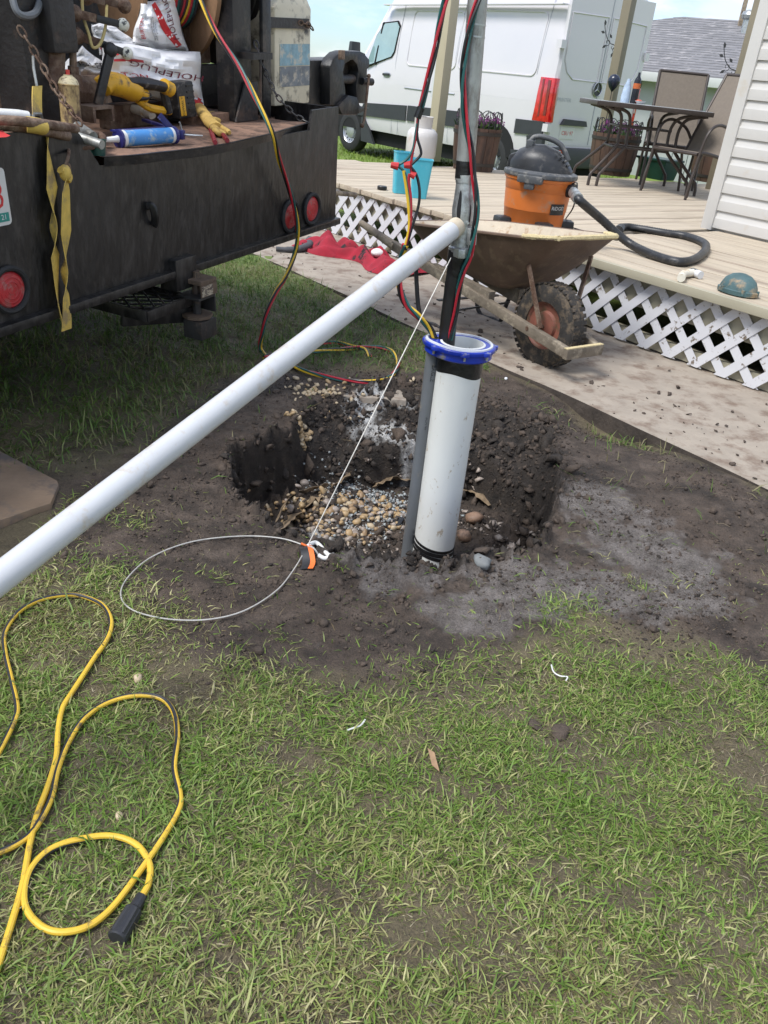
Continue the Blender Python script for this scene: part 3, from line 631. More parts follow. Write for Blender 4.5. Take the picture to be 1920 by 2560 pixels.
# ------------------------------------------------------------------ house wall
hw = thing('house_wall', DP(-2.5, WN, HD), 'cream vinyl sided house wall corner standing on the deck', 'house')
LAP = .122
for i in range(16):
    z = HD + .02 + i * LAP
    mb = MB(); mb.fr(DP(0, WN), DD, DN, ZZ)
    pr_ = [(.000, 0.), (-.014, .0), (-.015, .006), (-.013, LAP * .55), (-.004, LAP * .72), (0.0, LAP * .98), (.02, LAP * .98), (.02, 0.)]
    n_ = len(pr_); vs = [(WD + .05, y, z + q) for y, q in pr_] + [(2.6, y, z + q) for y, q in pr_]
    mb.add(vs, [(j, (j + 1) % n_, n_ + (j + 1) % n_, n_ + j) for j in range(n_)] + [tuple(range(n_)), tuple(range(n_, 2 * n_))[::-1]])
    mb.build('siding_plank', 'vinyl', hw, ang=.3)
mb = MB(); mb.fr(DP(0, WN), DD, DN, ZZ); mb.box((WD - .03, -.026, HD), (WD + .062, .07, HD + 2.3)); mb.build('corner_trim', 'vinyl', hw, bevel=.004)
mb = MB(); mb.fr(DP(0, WN), DD, DN, ZZ); mb.box((WD + .04, .021, 0), (2.6, .12, HD + 2.4)); mb.build('wall_core', 'vinyl', hw)
mb = MB(); mb.fr(DP(0, WN), DD, DN, ZZ); mb.box((WD - .018, .071, 0), (WD + .10, 2.2, HD + 2.4)); mb.build('side_wall', 'vinyl', hw)

# ------------------------------------------------------------------ roof posts
def post(p, top, s, rot, mt, label, extra=None):
    t = thing('porch_post', p, label, 'post', 'posts on the deck')
    ex = A3(math.cos(rot), math.sin(rot), 0); ey = A3(-math.sin(rot), math.cos(rot), 0)
    mb = MB(p, ex, ey, ZZ); mb.box((-s / 2, -s / 2, 0), (s / 2, s / 2, top)); mb.build('shaft', mt, t, bevel=.004)
    return t, ex, ey
pA = G(1082, 402, HD); tA, ex, ey = post(pA, 1.75, .118, DANG + .1, 'post_beige', 'beige square post with a white downpipe behind the propane tank')
mb = MB(pA, ex, ey, ZZ); mb.box((-.122, -.02, .62), (-.062, .05, 1.75)); mb.build('downpipe', 'white_paint', tA, bevel=.006)
mb = MB(pA, ex, ey, ZZ)
for k in range(9): mb.lathe([(.022, .30 + k * .035), (.027, .315 + k * .035), (.022, .335 + k * .035)], 10, c=(-.09, .01))
mb.build('corrugated_pipe', 'white_paint', tA)
mat('iron', (.02, .02, .021), .5, 0, .2, 20)
def scroll(mb, c, ex, ez, r, turns, a0, rad=.004, flip=1):
    pts = []
    for i in range(int(14 * turns)):
        t = i / (14 * turns); a = a0 + flip * t * turns * 2 * math.pi; rr = r * (1 - .8 * t)
        pts.append(np.asarray(c) + ex * rr * math.cos(a) + ez * rr * math.sin(a))
    mb.tube(pts, rad, 5)
def vine(post_t, p0, ex):
    mb = MB(); ez = ZZ
    st = cr([p0, p0 + ex * .09 + ez * .02, p0 + ex * .17 + ez * .10, p0 + ex * .22 + ez * .22], 5); mb.tube(st, .005, 5)
    for c, r, a0, f in ((.05, .035, 1., 1), (.13, .04, -1.2, -1), (.02, .04, 2.6, 1)): scroll(mb, p0 + ex * c + ez * (c * .6 - .05), ex, ez, r, 1.1, a0, .0035, f)
    for c, z, an in ((.08, .07, .8), (.14, .0, -.6), (.19, .12, .3), (.03, -.07, -1.3), (.2, .2, 1.2)):
        o = p0 + ex * c + ez * z; dv = ex * math.cos(an) + ez * math.sin(an); sv = -ex * math.sin(an) + ez * math.cos(an); nn = np.cross(ex, ez)
        q = [o, o + dv * .03 + sv * .016, o + dv * .062, o + dv * .03 - sv * .016]
        mb.add([w + nn * .002 for w in q] + [w - nn * .002 for w in q], [(0, 1, 2, 3), (7, 6, 5, 4), (0, 4, 5, 1), (1, 5, 6, 2), (2, 6, 7, 3), (3, 7, 4, 0)])
    mb.build('vine_bracket', 'iron', post_t)
bB = 8.75
pB = PL(1503, 360, DP(0, bB), DN); pB[2] = HD
tB, ex, ey = post(pB, 2.2, .112, DANG + .15, 'post_brown', 'olive brown post with iron leaf bracket beside the van doors')
vine(tB, pB + ZZ * 1.33 - ex * .06, -ex)
pC = PL(1815, 340, DP(0, bB), DN); pC[2] = HD
tC, ex, ey = post(pC, 2.2, .112, DANG + .15, 'post_brown', 'olive brown post with iron leaf bracket against the house corner trim')
vine(tC, pC + ZZ * 1.16 - ex * .06, -ex)

# ------------------------------------------------------------------ propane tank
mat('tank_white', (.56, .54, .52), .35, 0, .04, 5, dirt=(.5, .42, .36), da=.1, ds=8); mat('brass', (.45, .28, .06), .35, .8)
p = G(1048, 412, HD)
t = thing('propane_tank', p, 'white propane cylinder with collar and brass valve on the deck', 'gas cylinder')
mb = MB(p)
mb.lathe([(.10, .0), (.112, .0), (.112, .03), (.10, .035)], 24); mb.build('foot_ring', 'tank_white', t)
mb = MB(p); mb.lathe([(.0, .022), (.08, .024), (.135, .05), (.153, .095), (.154, .26), (.148, .30), (.118, .335), (.06, .352), (.0, .356)], 28); mb.build('body', 'tank_white', t, ang=1.)
mb = MB(p); mb.lathe([(.10, .338), (.104, .44), (.108, .448), (.096, .44), (.092, .34)], 20, a0=.5, a1=2.5); mb.lathe([(.10, .338), (.104, .44), (.108, .448), (.096, .44), (.092, .34)], 20, a0=3.6, a1=5.7); mb.build('collar', 'tank_white', t)
mb = MB(p); mb.lathe([(.02, .35), (.02, .40), (.012, .402), (.012, .425), (0, .426)], 10); mb.tube([A3(0, 0, .385), A3(0, -.05, .385)], .013, 8); mb.build('valve', 'brass', t)
mb = MB(p); mb.lathe([(.0, .425), (.03, .425), (.033, .437), (.03, .447), (0, .449)], 8); mb.tube(cr([A3(-.02, -.05, .385), A3(-.05, -.06, .37), A3(-.06, -.05, .32)]), .017, 8); mb.build('regulator', 'poly_black', t)

# ------------------------------------------------------------------ aqua bins
mat('aqua', (.075, .44, .56), .4, 0, .05, 4, dirt=(.3, .5, .55), da=.1, ds=10)
def bin_(px, py, w, h, ang, label, tap=.80):
    p = G(px, py, HD + .001); t = thing('waste_bin', p, label, 'bin')
    ex = A3(math.cos(ang), math.sin(ang), 0); ey = A3(-math.sin(ang), math.cos(ang), 0); mb = MB(p, ex, ey, ZZ)
    def ring(s, z, r=.3):
        q = []
        for cx, cy, a0 in ((1, 1, 0), (-1, 1, 90), (-1, -1, 180), (1, -1, 270)):
            for j in range(5):
                a = R_(a0 + j * 22.5); q.append((s * w / 2 * (cx * (1 - r) + r * math.cos(a)), s * w * .42 * (cy * (1 - r) + r * math.sin(a)), z))
        return q
    mb.loft([ring(tap, 0), ring(1, h), ring(1.05, h), ring(1.05, h + .006), ring(.97, h + .006), ring(tap - .03, .006)], True); mb.build('body', 'aqua', t, ang=.8)
    return t
bin_(1000, 482, .135, .285, .25, 'aqua plastic bin behind and left of its twin')
bin_(1046, 494, .155, .262, .05, 'aqua plastic bin in front of its twin near the deck edge', .72)
# puck
p = G(955, 474, HD + .002); mb = MB(p); mb.lathe([(0, 0), (.036, 0), (.038, .006), (.038, .022), (.034, .027), (.02, .025), (0, .025)], 18); tag(mb.build('round_cap', 'poly_black'), 'small black round cap lying left of the aqua bins', 'cap')

# ------------------------------------------------------------------ planters
mat('stave', (.085, .045, .030), .65, 0, .35, 5, .3, 30, dirt=(.035, .02, .015), da=.35, ds=6, st=(1, 1, .25)); mat('hoop', (.03, .024, .02), .6)
mat('leafg', (.04, .085, .016), .5, 0, .4, 30); mat('petal', (.11, .012, .09), .5, 0, .5, 30); mat('soil', (.02, .015, .011), .9, 0, .3, 30)
def planter(p, r, h, label, fence=True, sd=0):
    rr = random.Random(sd); t = thing('barrel_planter', p, label, 'planter', 'wooden barrel planters on the deck')
    ns = 16
    for i in range(ns):
        a0 = 2 * math.pi * i / ns; a1 = 2 * math.pi * (i + .95) / ns; rings = []
        for z, s in ((0, .84), (h * .5, .95), (h, 1.0)):
            o_ = [(r * s * math.cos(a), r * s * math.sin(a), z) for a in (a0, (a0 + a1) / 2, a1)]; n_ = [(r * s * .93 * math.cos(a), r * s * .93 * math.sin(a), z) for a in (a1, (a0 + a1) / 2, a0)]
            rings.append(o_ + n_)
        MB(p).loft(rings).build('stave', 'stave', t, ang=.4)
    for z, s in ((.05, .862), (h * .84, .99)):
        mb = MB(p); mb.lathe([(r * s, z), (r * s + .007, z), (r * s + .009, z + .032), (r * s, z + .032)], 28); mb.build('hoop', 'hoop', t)
    mb = MB(p); mb.lathe([(0, .01), (r * .78, .01), (r * .9, h * .9), (0, h * .93)], 20); mb.build('soil', 'soil', t)
    g = MB(p); pt = MB(p)
    for i in range(150):
        a = rr.random() * 6.28; d_ = r * .85 * math.sqrt(rr.random()); c = A3(d_ * math.cos(a), d_ * math.sin(a), h * .93); l = rr.uniform(.05, .15)
        dv = norm(A3(rr.uniform(-1, 1), rr.uniform(-1, 1), 1.2)); sv = norm(np.cross(dv, A3(rr.uniform(-1, 1), rr.uniform(-1, 1), .1))) * .014
        g.add([c, c + dv * l * .5 + sv, c + dv * l, c + dv * l * .5 - sv], [(0, 1, 2, 3)])
        if i % 3 == 0:
            q = c + dv * l; f = norm(A3(rr.uniform(-1, 1), -1.2, rr.uniform(0, .6))); u = norm(np.cross(f, ZZ)); v = np.cross(u, f)
            for m_ in range(5):
                an = m_ * 1.257; cc = q + (u * math.cos(an) + v * math.sin(an)) * .014; e1 = (u * math.cos(an + .7) + v * math.sin(an + .7)) * .015; e2 = (u * math.cos(an - .7) + v * math.sin(an - .7)) * .015
                pt.add([q + f * .004, cc + e1, cc + (e1 + e2) * .6, cc + e2], [(0, 1, 2, 3)])
    g.build('foliage', 'leafg', t, smooth=False); pt.build('blossoms', 'petal', t, smooth=False)
    if fence:
        mb = MB(p)
        for i in range(11):
            a = 2 * math.pi * i / 11; c = A3(r * .92 * math.cos(a), r * .92 * math.sin(a), h * .9); tg = A3(-math.sin(a), math.cos(a), 0); w = r * .30
            mb.tube([c - tg * w] + [c + tg * w * math.cos(th) + ZZ * (.10 + .09 * math.sin(th)) for th in np.linspace(math.pi, 0, 9)] + [c + tg * w], .0045, 5)
            scroll(mb, c + ZZ * .09 + tg * w * .35, tg, ZZ, .038, 1.2, 2., .0035, 1); scroll(mb, c + ZZ * .09 - tg * w * .35, tg, ZZ, .038, 1.2, 1.1, .0035, -1)
            mb.tube([c, c + ZZ * .19], .004, 5)
        mb.build('wire_edging', 'iron', t)
    return t
p1 = G(1163, 424, HD) + DN * .1; planter(p1, .24, .40, 'barrel planter with purple flowers next to the propane tank', sd=1)
p2 = G(1487, 434, HD) + DN * .25; planter(p2, .275, .43, 'barrel planter with purple flowers behind the patio table near the van plate', sd=2)
p3 = G(1722, 452, HD) + DN * .42; planter(p3, .28, .40, 'barrel planter behind the leaning patio chair by the house corner', sd=3)
# garden stakes with dark globes
def globe(p, h, label, tip=.06):
    t = thing('garden_stake', p, label, 'garden ornament', 'garden stakes with dark globes')
    mb = MB(p); mb.tube([A3(0, 0, 0), A3(0, 0, h)], .005, 6); mb.build('rod', 'steel_dark', t)
    mb = MB(p); mb.lathe([(.004, h - .02), (.02, h), (.048, h + .035), (.066, h + .075), (.066, h + .11), (.045, h + .145), (.015, h + .158), (0, h + .158)], 16); mb.build('globe', 'navy', t, ang=1.2)
mat('navy', (.012, .017, .035), .25, 0, .2, 9)
globe(p2 + A3(-.17, -.05, .38), .48, 'navy glass globe on a thin stake in the planter near the van')
globe(p3 + A3(.12, .2, .34), .40, 'dark globe on a stake behind the leaning patio chair')
# green tub
mat('tub_green', (.012, .06, .05), .4); p = G(1598, 446, HD) + DN * .3; mb = MB(p + ZZ * .002, DD, DN, ZZ)
mb.loft([[(-.17, -.12, 0), (.17, -.12, 0), (.17, .12, 0), (-.17, .12, 0)], [(-.20, -.15, .2), (.20, -.15, .2), (.20, .15, .2), (-.20, .15, .2)], [(-.22, -.17, .2), (.22, -.17, .2), (.22, .17, .2), (-.22, .17, .2)], [(-.22, -.17, .225), (.22, -.17, .225), (.22, .17, .225), (-.22, .17, .225)]])
tag(mb.build('storage_tub', 'tub_green', bevel=.012), 'dark green plastic tub under the far side of the patio table', 'tub')

# ------------------------------------------------------------------ patio table and chairs
mat('bronze', (.048, .036, .030), .45, .1, .2, 9); mat('sling', (.165, .135, .105), .75, 0, .12, 40, .3, 300); mat('glass_top', (.35, .37, .38), .12, 0, .05)
c0 = PL(1610, 272, DP(0, 7.5), DN); c0 = A3(c0[0], c0[1], 0)
tp = A3(c0[0], c0[1], HD)
ta_ = thing('patio_table', tp, 'dark metal patio table with curved legs and glass top', 'table')
EX, EY = norm(DD * .55 + DN * .84), norm(-DD * .84 + DN * .55)
EX = norm(A3(.93, .05, 0)); EY = A3(-EX[1], EX[0], 0)
TH = .735
mb = MB(tp, EX, EY, ZZ); 
hw_, hd_ = .555, .40
for a_, b_ in (((-hw_, -hd_), (hw_, -hd_)), ((hw_, -hd_), (hw_, hd_)), ((hw_, hd_), (-hw_, hd_)), ((-hw_, hd_), (-hw_, -hd_))): mb.bar(A3(*a_, TH), A3(*b_, TH), .03, .042)
mb.build('top_frame', 'bronze', ta_, bevel=.005)
mb = MB(tp, EX, EY, ZZ); mb.box((-hw_, -hd_, TH + .014), (hw_, hd_, TH + .024)); mb.build('glass_top', 'glass_top', ta_, bevel=.002)
for sx in (-1, 1):
    for sy in (-1, 1):
        for o_ in (0, .085):
            if o_ and sy > 0: continue
            mb = MB(tp, EX, EY, ZZ); x = lambda q: sx * (q + 0) + o_ * 1.0
            pts = cr([A3(x(.46), sy * .33, TH - .02), A3(x(.30), sy * .25, TH - .06), A3(x(.25), sy * .2, TH - .16), A3(x(.25), sy * .2, .42), A3(x(.26), sy * .22, .36), A3(x(.44), sy * .33, .16), A3(x(.49), sy * .36, .10), A3(x(.50), sy * .37, 0.0)], 4)
            mb.tube(pts, .0155, 8); mb.build('leg', 'bronze', ta_)
for z, s in ((.36, .27), (.55, .25)):
    mb = MB(tp, EX, EY, ZZ); q = [A3(-s, -.2, z), A3(s, -.2, z), A3(s, .2, z), A3(-s, .2, z)]
    for i in range(4): mb.bar(q[i], q[(i + 1) % 4], .035, .018)
    mb.build('shelf_ring', 'bronze', ta_, bevel=.004)
def chair(p, yaw, lean, label, hb=.62):
    t = thing('patio_chair', p, label, 'chair', 'sling patio chairs')
    fx = A3(math.cos(yaw), math.sin(yaw), 0); fy = A3(-math.sin(yaw), math.cos(yaw), 0)   # fx = forward
    pts = [A3(.26, 0, .40), A3(.18, 0, .415), A3(0, 0, .395), A3(-.16, 0, .375), A3(-.24, 0, .40)] + [A3(-.26 - lean * q, 0, .44 + hb * q) for q in (.1, .4, .7, 1.)]
    pts = cr(pts, 4)
    mb = MB(p, fx, fy, ZZ); mb.ribbon(pts, A3(0, 1, 0), .49, .006); mb.build('sling', 'sling', t)
    for s in (-1, 1):
        mb = MB(p, fx, fy, ZZ); mb.tube([q + A3(0, s * .255, 0) for q in pts], .016, 8); mb.build('side_rail', 'bronze', t)
        mb = MB(p, fx, fy, ZZ); mb.tube(cr([A3(.29, s * .27, .02), A3(.25, s * .27, .40), A3(.20, s * .28, .60), A3(.05, s * .28, .66), A3(-.18, s * .28, .60), A3(-.29, s * .265, .50)], 5), .014, 8); mb.build('arm', 'bronze', t)
        mb = MB(p, fx, fy, ZZ); mb.tube(cr([A3(.22, s * .27, .40), A3(.28, s * .27, .2), A3(.30, s * .27, 0)], 4), .014, 8); mb.build('leg', 'bronze', t)
        mb = MB(p, fx, fy, ZZ); mb.tube(cr([A3(-.20, s * .27, .40), A3(-.26, s * .27, .2), A3(-.30, s * .27, 0)], 4), .014, 8); mb.build('leg', 'bronze', t)
    for j_ in (-1, 0):
        mb = MB(p, fx, fy, ZZ); mb.tube([pts[j_] + A3(0, -.255, 0), pts[j_] + A3(0, .255, 0)], .015, 8); mb.build('cross_rail', 'bronze', t)
    return t
# the upright chair behind the table faces the camera; the other stands side-on against the house
q = PL(1665, 430, DP(0, 8.2), DN); pc1 = A3(q[0], q[1], HD); chair(pc1, math.atan2(-1, -.15), .22, 'sling chair behind the table with its back upright to the view', .66)
q = PL(1705, 482, DP(0, 7.6), DN); pc2 = A3(q[0], q[1], HD); chair(pc2, math.atan2(-.62, -.8), .34, 'sling chair seen side-on between the table and the house corner', .66)
# things on the table
mat('bottle_dark', (.012, .013, .018), .2); mat('lab_orange', (.5, .12, .03), .5); mat('clear_blue', (.45, .55, .68), .15, 0, .2, 20, alpha=.75); mat('red_stuff', (.5, .08, .03), .4)
zt = HD + TH + .0245
p = PL(1583, 258, A3(0, tp[1] + .05, 0), A3(0, 1, 0)); p = A3(p[0], p[1], zt)
t = thing('bottle', p, 'tall dark bottle with an orange label on the patio table', 'bottle'); mb = MB(p); mb.lathe([(0, 0), (.034, 0), (.036, .01), (.036, .19), (.03, .215), (.013, .245), (.012, .275), (0, .277)], 16); mb.build('body', 'bottle_dark', t, ang=1.); mb = MB(p); mb.lathe([(.0365, .13), (.0368, .13), (.0368, .178), (.0365, .178)], 16); mb.build('label_band', 'lab_orange', t)
p2_ = p + A3(-.085, .02, 0); t = thing('spray_bottle', p2_, 'pale blue clear bottle next to the dark bottle on the table', 'bottle'); mb = MB(p2_); mb.lathe([(0, 0), (.045, 0), (.046, .05), (.036, .14), (.018, .19), (.016, .21), (0, .212)], 16); mb.build('body', 'clear_blue', t, ang=1.)
p3_ = p + A3(.055, -.05, 0); t = thing('serving_dish', p3_, 'small white dish with red food on the patio table', 'dish'); mb = MB(p3_); mb.lathe([(0, 0), (.03, 0), (.055, .025), (.058, .027), (.05, .02), (0, .012)], 16); mb.build('dish', 'white_paint', t); mb = MB(p3_); mb.ball((-.015, 0, .022), (.036, .036, .018), 10, 6); mb.build('food', 'red_stuff', t)

# ------------------------------------------------------------------ shop vacuum
mat('vac_orange', (.62, .17, .035), .42, 0, .05, 6, dirt=(.4, .25, .16), da=.12, ds=10); mat('vac_grey', (.075, .08, .085), .55, 0, .25, 9, .1, 60, dirt=(.19, .18, .165), da=.28, ds=22); mat('vac_black', (.02, .021, .023), .42, 0, .25, 12, dirt=(.07, .066, .062), da=.22, ds=24)
pv = G(1326, 584, HD)
va = thing('shop_vacuum', pv, 'orange wet-dry vacuum with grey lid standing on the deck', 'vacuum')
mb = MB(pv); mb.lathe([(0, .05), (.175, .05), (.18, .06), (.19, .15), (.192, .152), (.199, .26), (.201, .262), (.206, .318), (.213, .32), (.216, .335), (.21, .338), (.0, .338)], 40); mb.build('drum', 'vac_orange', va, ang=.7)
mb = MB(pv); mb.lathe([(0, .338), (.222, .338), (.225, .345), (.222, .362), (.20, .372), (0, .376)], 40); mb.build('lid', 'vac_grey', va)
for a in (-1.95, 1.2):
    mb = MB(pv); c = A3(math.cos(a), math.sin(a), 0); s_ = A3(-math.sin(a), math.cos(a), 0); mb.fr(pv + c * .215, c, s_, ZZ); mb.box((-.02, -.075, .31), (.03, .075, .352)); mb.box((-.01, -.03, .275), (.022, .03, .312)); mb.build('latch', 'vac_grey', va, bevel=.008)
mb = MB(pv); vxa = norm(A3(1, -.25, 0)); vya = A3(-vxa[1], vxa[0], 0); mb.fr(pv, vxa, vya, ZZ); rings = []
for x, zt_, w in ((-.185, .43, .07), (-.15, .475, .11), (-.08, .51, .145), (0, .515, .155), (.08, .49, .145), (.14, .445, .12), (.185, .385, .07)):
    q_ = []
    for k in range(13):
        an = math.pi * k / 12; q_.append((x, -w * math.cos(an), .366 + (zt_ - .366) * (math.sin(an) ** .6)))
    rings.append(q_)
mb.loft(rings, True); mb.build('motor_head', 'vac_black', va, ang=.5)
mb = MB(pv, vxa, vya, ZZ); mb.tube(cr([A3(-.10, 0, .49), A3(-.075, 0, .545), A3(.0, 0, .55), A3(.09, 0, .52), A3(.15, 0, .44)], 4), .016, 8); mb.box((-.11, -.06, .47), (-.07, .06, .53)); mb.build('carry_handle', 'vac_grey', va, bevel=.004)
mb = MB(pv, vxa, vya, ZZ); mb.loft([[(-.21, -.05, .372), (-.15, -.06, .372), (-.15, .06, .372), (-.21, .05, .372)], [(-.2, -.045, .44), (-.15, -.055, .46), (-.15, .055, .46), (-.2, .045, .44)]]); mb.build('exhaust_port', 'vac_black', va, bevel=.01)
for k in range(4):
    mb = MB(pv, vxa, vya, ZZ); mb.cbox((.10 + .02 * k, -.10 + .012 * k, .487 - .022 * k), (.012, .05, .012)); mb.build('vent_rib', 'vac_grey', va, bevel=.003)
for a in (-2.75, -1.35, .1, 1.8):
    c = A3(math.cos(a), math.sin(a), 0); s_ = A3(-math.sin(a), math.cos(a), 0)
    mb = MB(pv + c * .205, c, s_, ZZ); mb.box((-.05, -.05, .04), (.05, .05, .10)); f_ = mb.build('caster_foot', 'vac_black', va, bevel=.018)
    mb = MB(pv + c * .215, c, s_, ZZ); mb.tube([A3(0, -.012, .022), A3(0, .012, .022)], .022, 14); mb.build('caster', 'poly_black', f_)
an = math.atan2(-.55, .85); pc_ = A3(math.cos(an), math.sin(an), 0)
mb = MB(pv); mb.tube([pc_ * .19 + ZZ * .285, pc_ * .235 + ZZ * .285], .04, 16); pt_ = pc_ * .2 + ZZ * .285; mb.build('hose_port', 'vac_black', va)
mb = MB(); fa = math.atan2(-.96, .28); cdir = A3(math.cos(fa), math.sin(fa), 0); cs = A3(-math.sin(fa), math.cos(fa), 0)
dr = lambda x, y, rr=.1995: pv + A3(math.cos(fa + .35 + x / .2) * rr, math.sin(fa + .35 + x / .2) * rr, .175 + y)
mb.grid(lambda i, j: dr((i - .5) * .11, (j - .5) * .062), 6, 1); lb_ = mb.build('label_plate', 'vac_black', va)
text('label_lettering', 'RIDGID', .03, lambda x, y: dr(x, y + .006, .2012), 'white_paint', lb_)
# hose: from the port down to a coil on the deck
hz = HD + .024
hp = [pv + pc_ * .225 + ZZ * .285, G(1448, 500, HD + .27), G(1500, 545, HD + .17), G(1570, 606, HD + .05), G(1640, 640, hz), G(1705, 655, hz), G(1750, 640, hz), G(1764, 612, hz), G(1720, 592, hz), G(1650, 580, hz), G(1575, 568, hz), G(1552, 570, hz)]
hp = cr(hp, 26); rr_ = [.0235 + .0022 * (i % 2) for i in range(len(hp))]
ho = thing('vacuum_hose', hp[-1] * A3(1, 1, 0) + ZZ * HD, 'black ribbed vacuum hose curling over the deck boards', 'hose')
mb = MB(); mb.tube(hp, rr_, 12); mb.build('hose', 'vac_black', ho, ang=1.6)
i0 = 14; mb = MB(); mb.tube([hp[8], hp[i0], hp[24]], .031, 14); mb.build('cuff', 'zinc', ho)
e_ = G(1545, 578, HD + .028); mb = MB(); mb.tube([hp[-1], (hp[-1] + e_) / 2, e_], [.03, .033, .034], 14); mb.build('end_cuff', 'vac_black', ho)
cp_ = thing('power_cord', G(1480, 560, HD), 'thin black power cord trailing from the vacuum over the deck', 'cord')
mb = MB(); mb.tube(cr([pv + pc_ * .2 + ZZ * .31, pv + pc_ * .245 + ZZ * .33, pv + pc_ * .25 + ZZ * .2, G(1412, 555, HD + .06), G(1440, 572, HD + .005), G(1505, 587, HD + .005), G(1540, 600, HD + .005), G(1551, 592, HD + .005), G(1548, 580, HD + .005)], 7), .0045, 6); mb.build('lead', 'poly_black', cp_)
# ------------------------------------------------------------------ elbow and cap on the deck edge
mat('pvc_cream', (.70, .66, .56), .4, 0, .06, 20, dirt=(.5, .36, .2), da=.25, ds=20); p = G(1722, 688, HD + .02)
t = thing('pipe_elbow', p - ZZ * .02, 'white plastic pipe elbow with a black band on the deck', 'pipe fitting')
e0, e1, e2 = G(1703, 690, HD + .022), G(1735, 682, HD + .022), G(1752, 688, HD + .022)
mb = MB(); mb.tube(cr([G(1703, 695, HD + .022), G(1708, 686, HD + .022), G(1722, 683, HD + .022), e1], 5), .021, 14); mb.build('elbow', 'pvc_cream', t)
mb = MB(); mb.tube([e1 - (e2 - e1) * .35, e1 + (e2 - e1) * .25], .0225, 14); mb.build('band', 'tape_black', t); mb = MB(); mb.tube([e1, e2], .0205, 14); mb.build('stub', 'white_paint', t)
mat('cap_green', (.06, .115, .12), .6, 0, .25, 12, .2, 50, dirt=(.30, .22, .13), da=.35, ds=12); p = G(1828, 735, HD + .002) + DN * .05
t = thing('green_dome', p, 'weathered blue-green well cap lying on the deck edge', 'well cap')
mb = MB(p, DD, DN, ZZ); mb.lathe([(.0, .0), (.098, .0), (.105, .003), (.107, .022), (.098, .026), (.094, .040), (.08, .068), (.05, .090), (.02, .098), (0, .1)], 26, sy=.72); mb.build('dome', 'cap_green', t, ang=.6)
mb = MB(p, DD, DN, ZZ); 
for a in (0.2, 2.9, 4.2, 5.4): mb.tube([A3(.10 * math.cos(a), .072 * math.sin(a), .006), A3(.10 * math.cos(a), .072 * math.sin(a), .032)], .009, 8)
mb.build('bolt_lugs', 'cap_green', t)
# ================================================================== VAN
mat('van_white', (.60, .575, .60), .22, 0, .015, 2, coat=.6); mat('van_black', (.028, .030, .034), .5, 0, .15, 9); mat('tyre', (.018, .018, .019), .75, 0, .3, 20, .2, 80); mat('tyre_mud', (.028, .025, .022), .8, 0, .4, 20, .3, 80, dirt=(.12, .09, .06), da=.35, ds=18)
mat('rim_silver', (.42, .43, .45), .35, .7, .1, 10); mat('tail_red', (.50, .008, .012), .15, 0, .35, 16, coat=1.); mat('tail_clear', (.45, .30, .30), .15, coat=1.); mat('glass_van', (.24, .36, .37), .06, 0, .1, 3, spec=1., coat=1.); mat('under', (.008, .008, .009), .9)
mat('plate_white', (.58, .58, .56), .4, 0, .04, 12); mat('ink_red', (.50, .03, .03), .5); mat('ink_dark', (.03, .03, .035), .5); mat('line_grey', (.33, .35, .38), .5)
VO = A3(1.683, 12.90, -.135); VU = A3(-.655, .756, 0); VR = A3(.756, .655, 0)
van = thing('cargo_van', VO + VU * 2.8 + VR * .95, 'white high-roof cargo van with black side strips parked beyond the deck', 'van')
VW = 1.92
def vmb(): return MB(VO, VU, VR, ZZ)
# body rings along the length
def ring(x, top, ins, zb=.42, yin=0.):
    h = []
    for z, y in ((zb, .03), (zb + .12, .0), (.85, -.005), (1.25, -.01), (1.52, .0), (1.9, .035), (2.25, .085), (2.52, .15), (2.64, .23), (2.70, .40), (2.72, VW / 2)):
        s = (z - zb) / (2.72 - zb); h.append((zb + s * (top - zb), y * ins + yin))
    L_ = [(x, y, z) for z, y in h]; R2 = [(x, VW - y, z) for z, y in h[:-1]][::-1]
    return L_ + R2
rings = [ring(.0, 2.62, 1., .62, .05), ring(.03, 2.68, 1., .60, .015), ring(.12, 2.71, 1., .52), ring(.45, 2.73, 1.), ring(1.6, 2.74, 1.), ring(3.3, 2.73, 1.), ring(3.75, 2.66, 1.02), ring(4.0, 2.46, 1.05), ring(4.25, 2.16, 1.1, .42, .01), ring(4.6, 1.75, 1.2, .42, .02), ring(4.85, 1.42, 1.2, .42, .04), ring(5.3, 1.18, 1.2, .42, .09), ring(5.5, .98, 1.2, .42, .16), ring(5.58, .7, 1.2, .46, .24)]
mb = vmb(); mb.loft(rings, True); mb.build('body', 'van_white', van, ang=.55)
def side(poly, mt, name, d=.012, parent=None, y0=-.006):   # flat piece on the left side
    mb = vmb(); n_ = len(poly); yy = lambda z: .0 if z < 1.52 else .035 * (z - 1.52) / .38 if z < 1.9 else .035 + .05 * (z - 1.9) / .35
    vs = [(x, yy(z) + y0 - d, z) for x, z in poly] + [(x, yy(z) + .03, z) for x, z in poly]
    mb.add(vs, [tuple(range(n_)), tuple(range(n_, 2 * n_))[::-1]] + [(i, n_ + i, n_ + (i + 1) % n_, (i + 1) % n_) for i in range(n_)]); return mb.build(name, mt, parent or van, smooth=False)
side([(3.10, .655), (4.42, .62), (4.25, .83), (3.10, .885)], 'van_black', 'door_strip', .02)
side([(1.45, .70), (3.06, .66), (3.06, .89), (1.45, .92)], 'van_black', 'side_strip', .02)
side([(.06, .76), (.60, .74), (.60, .93), (.06, .94)], 'van_black', 'rear_strip', .02)
side([(.02, .45), (.28, .47), (.33, .74), (.02, .76)], 'van_black', 'bumper_corner', .03)
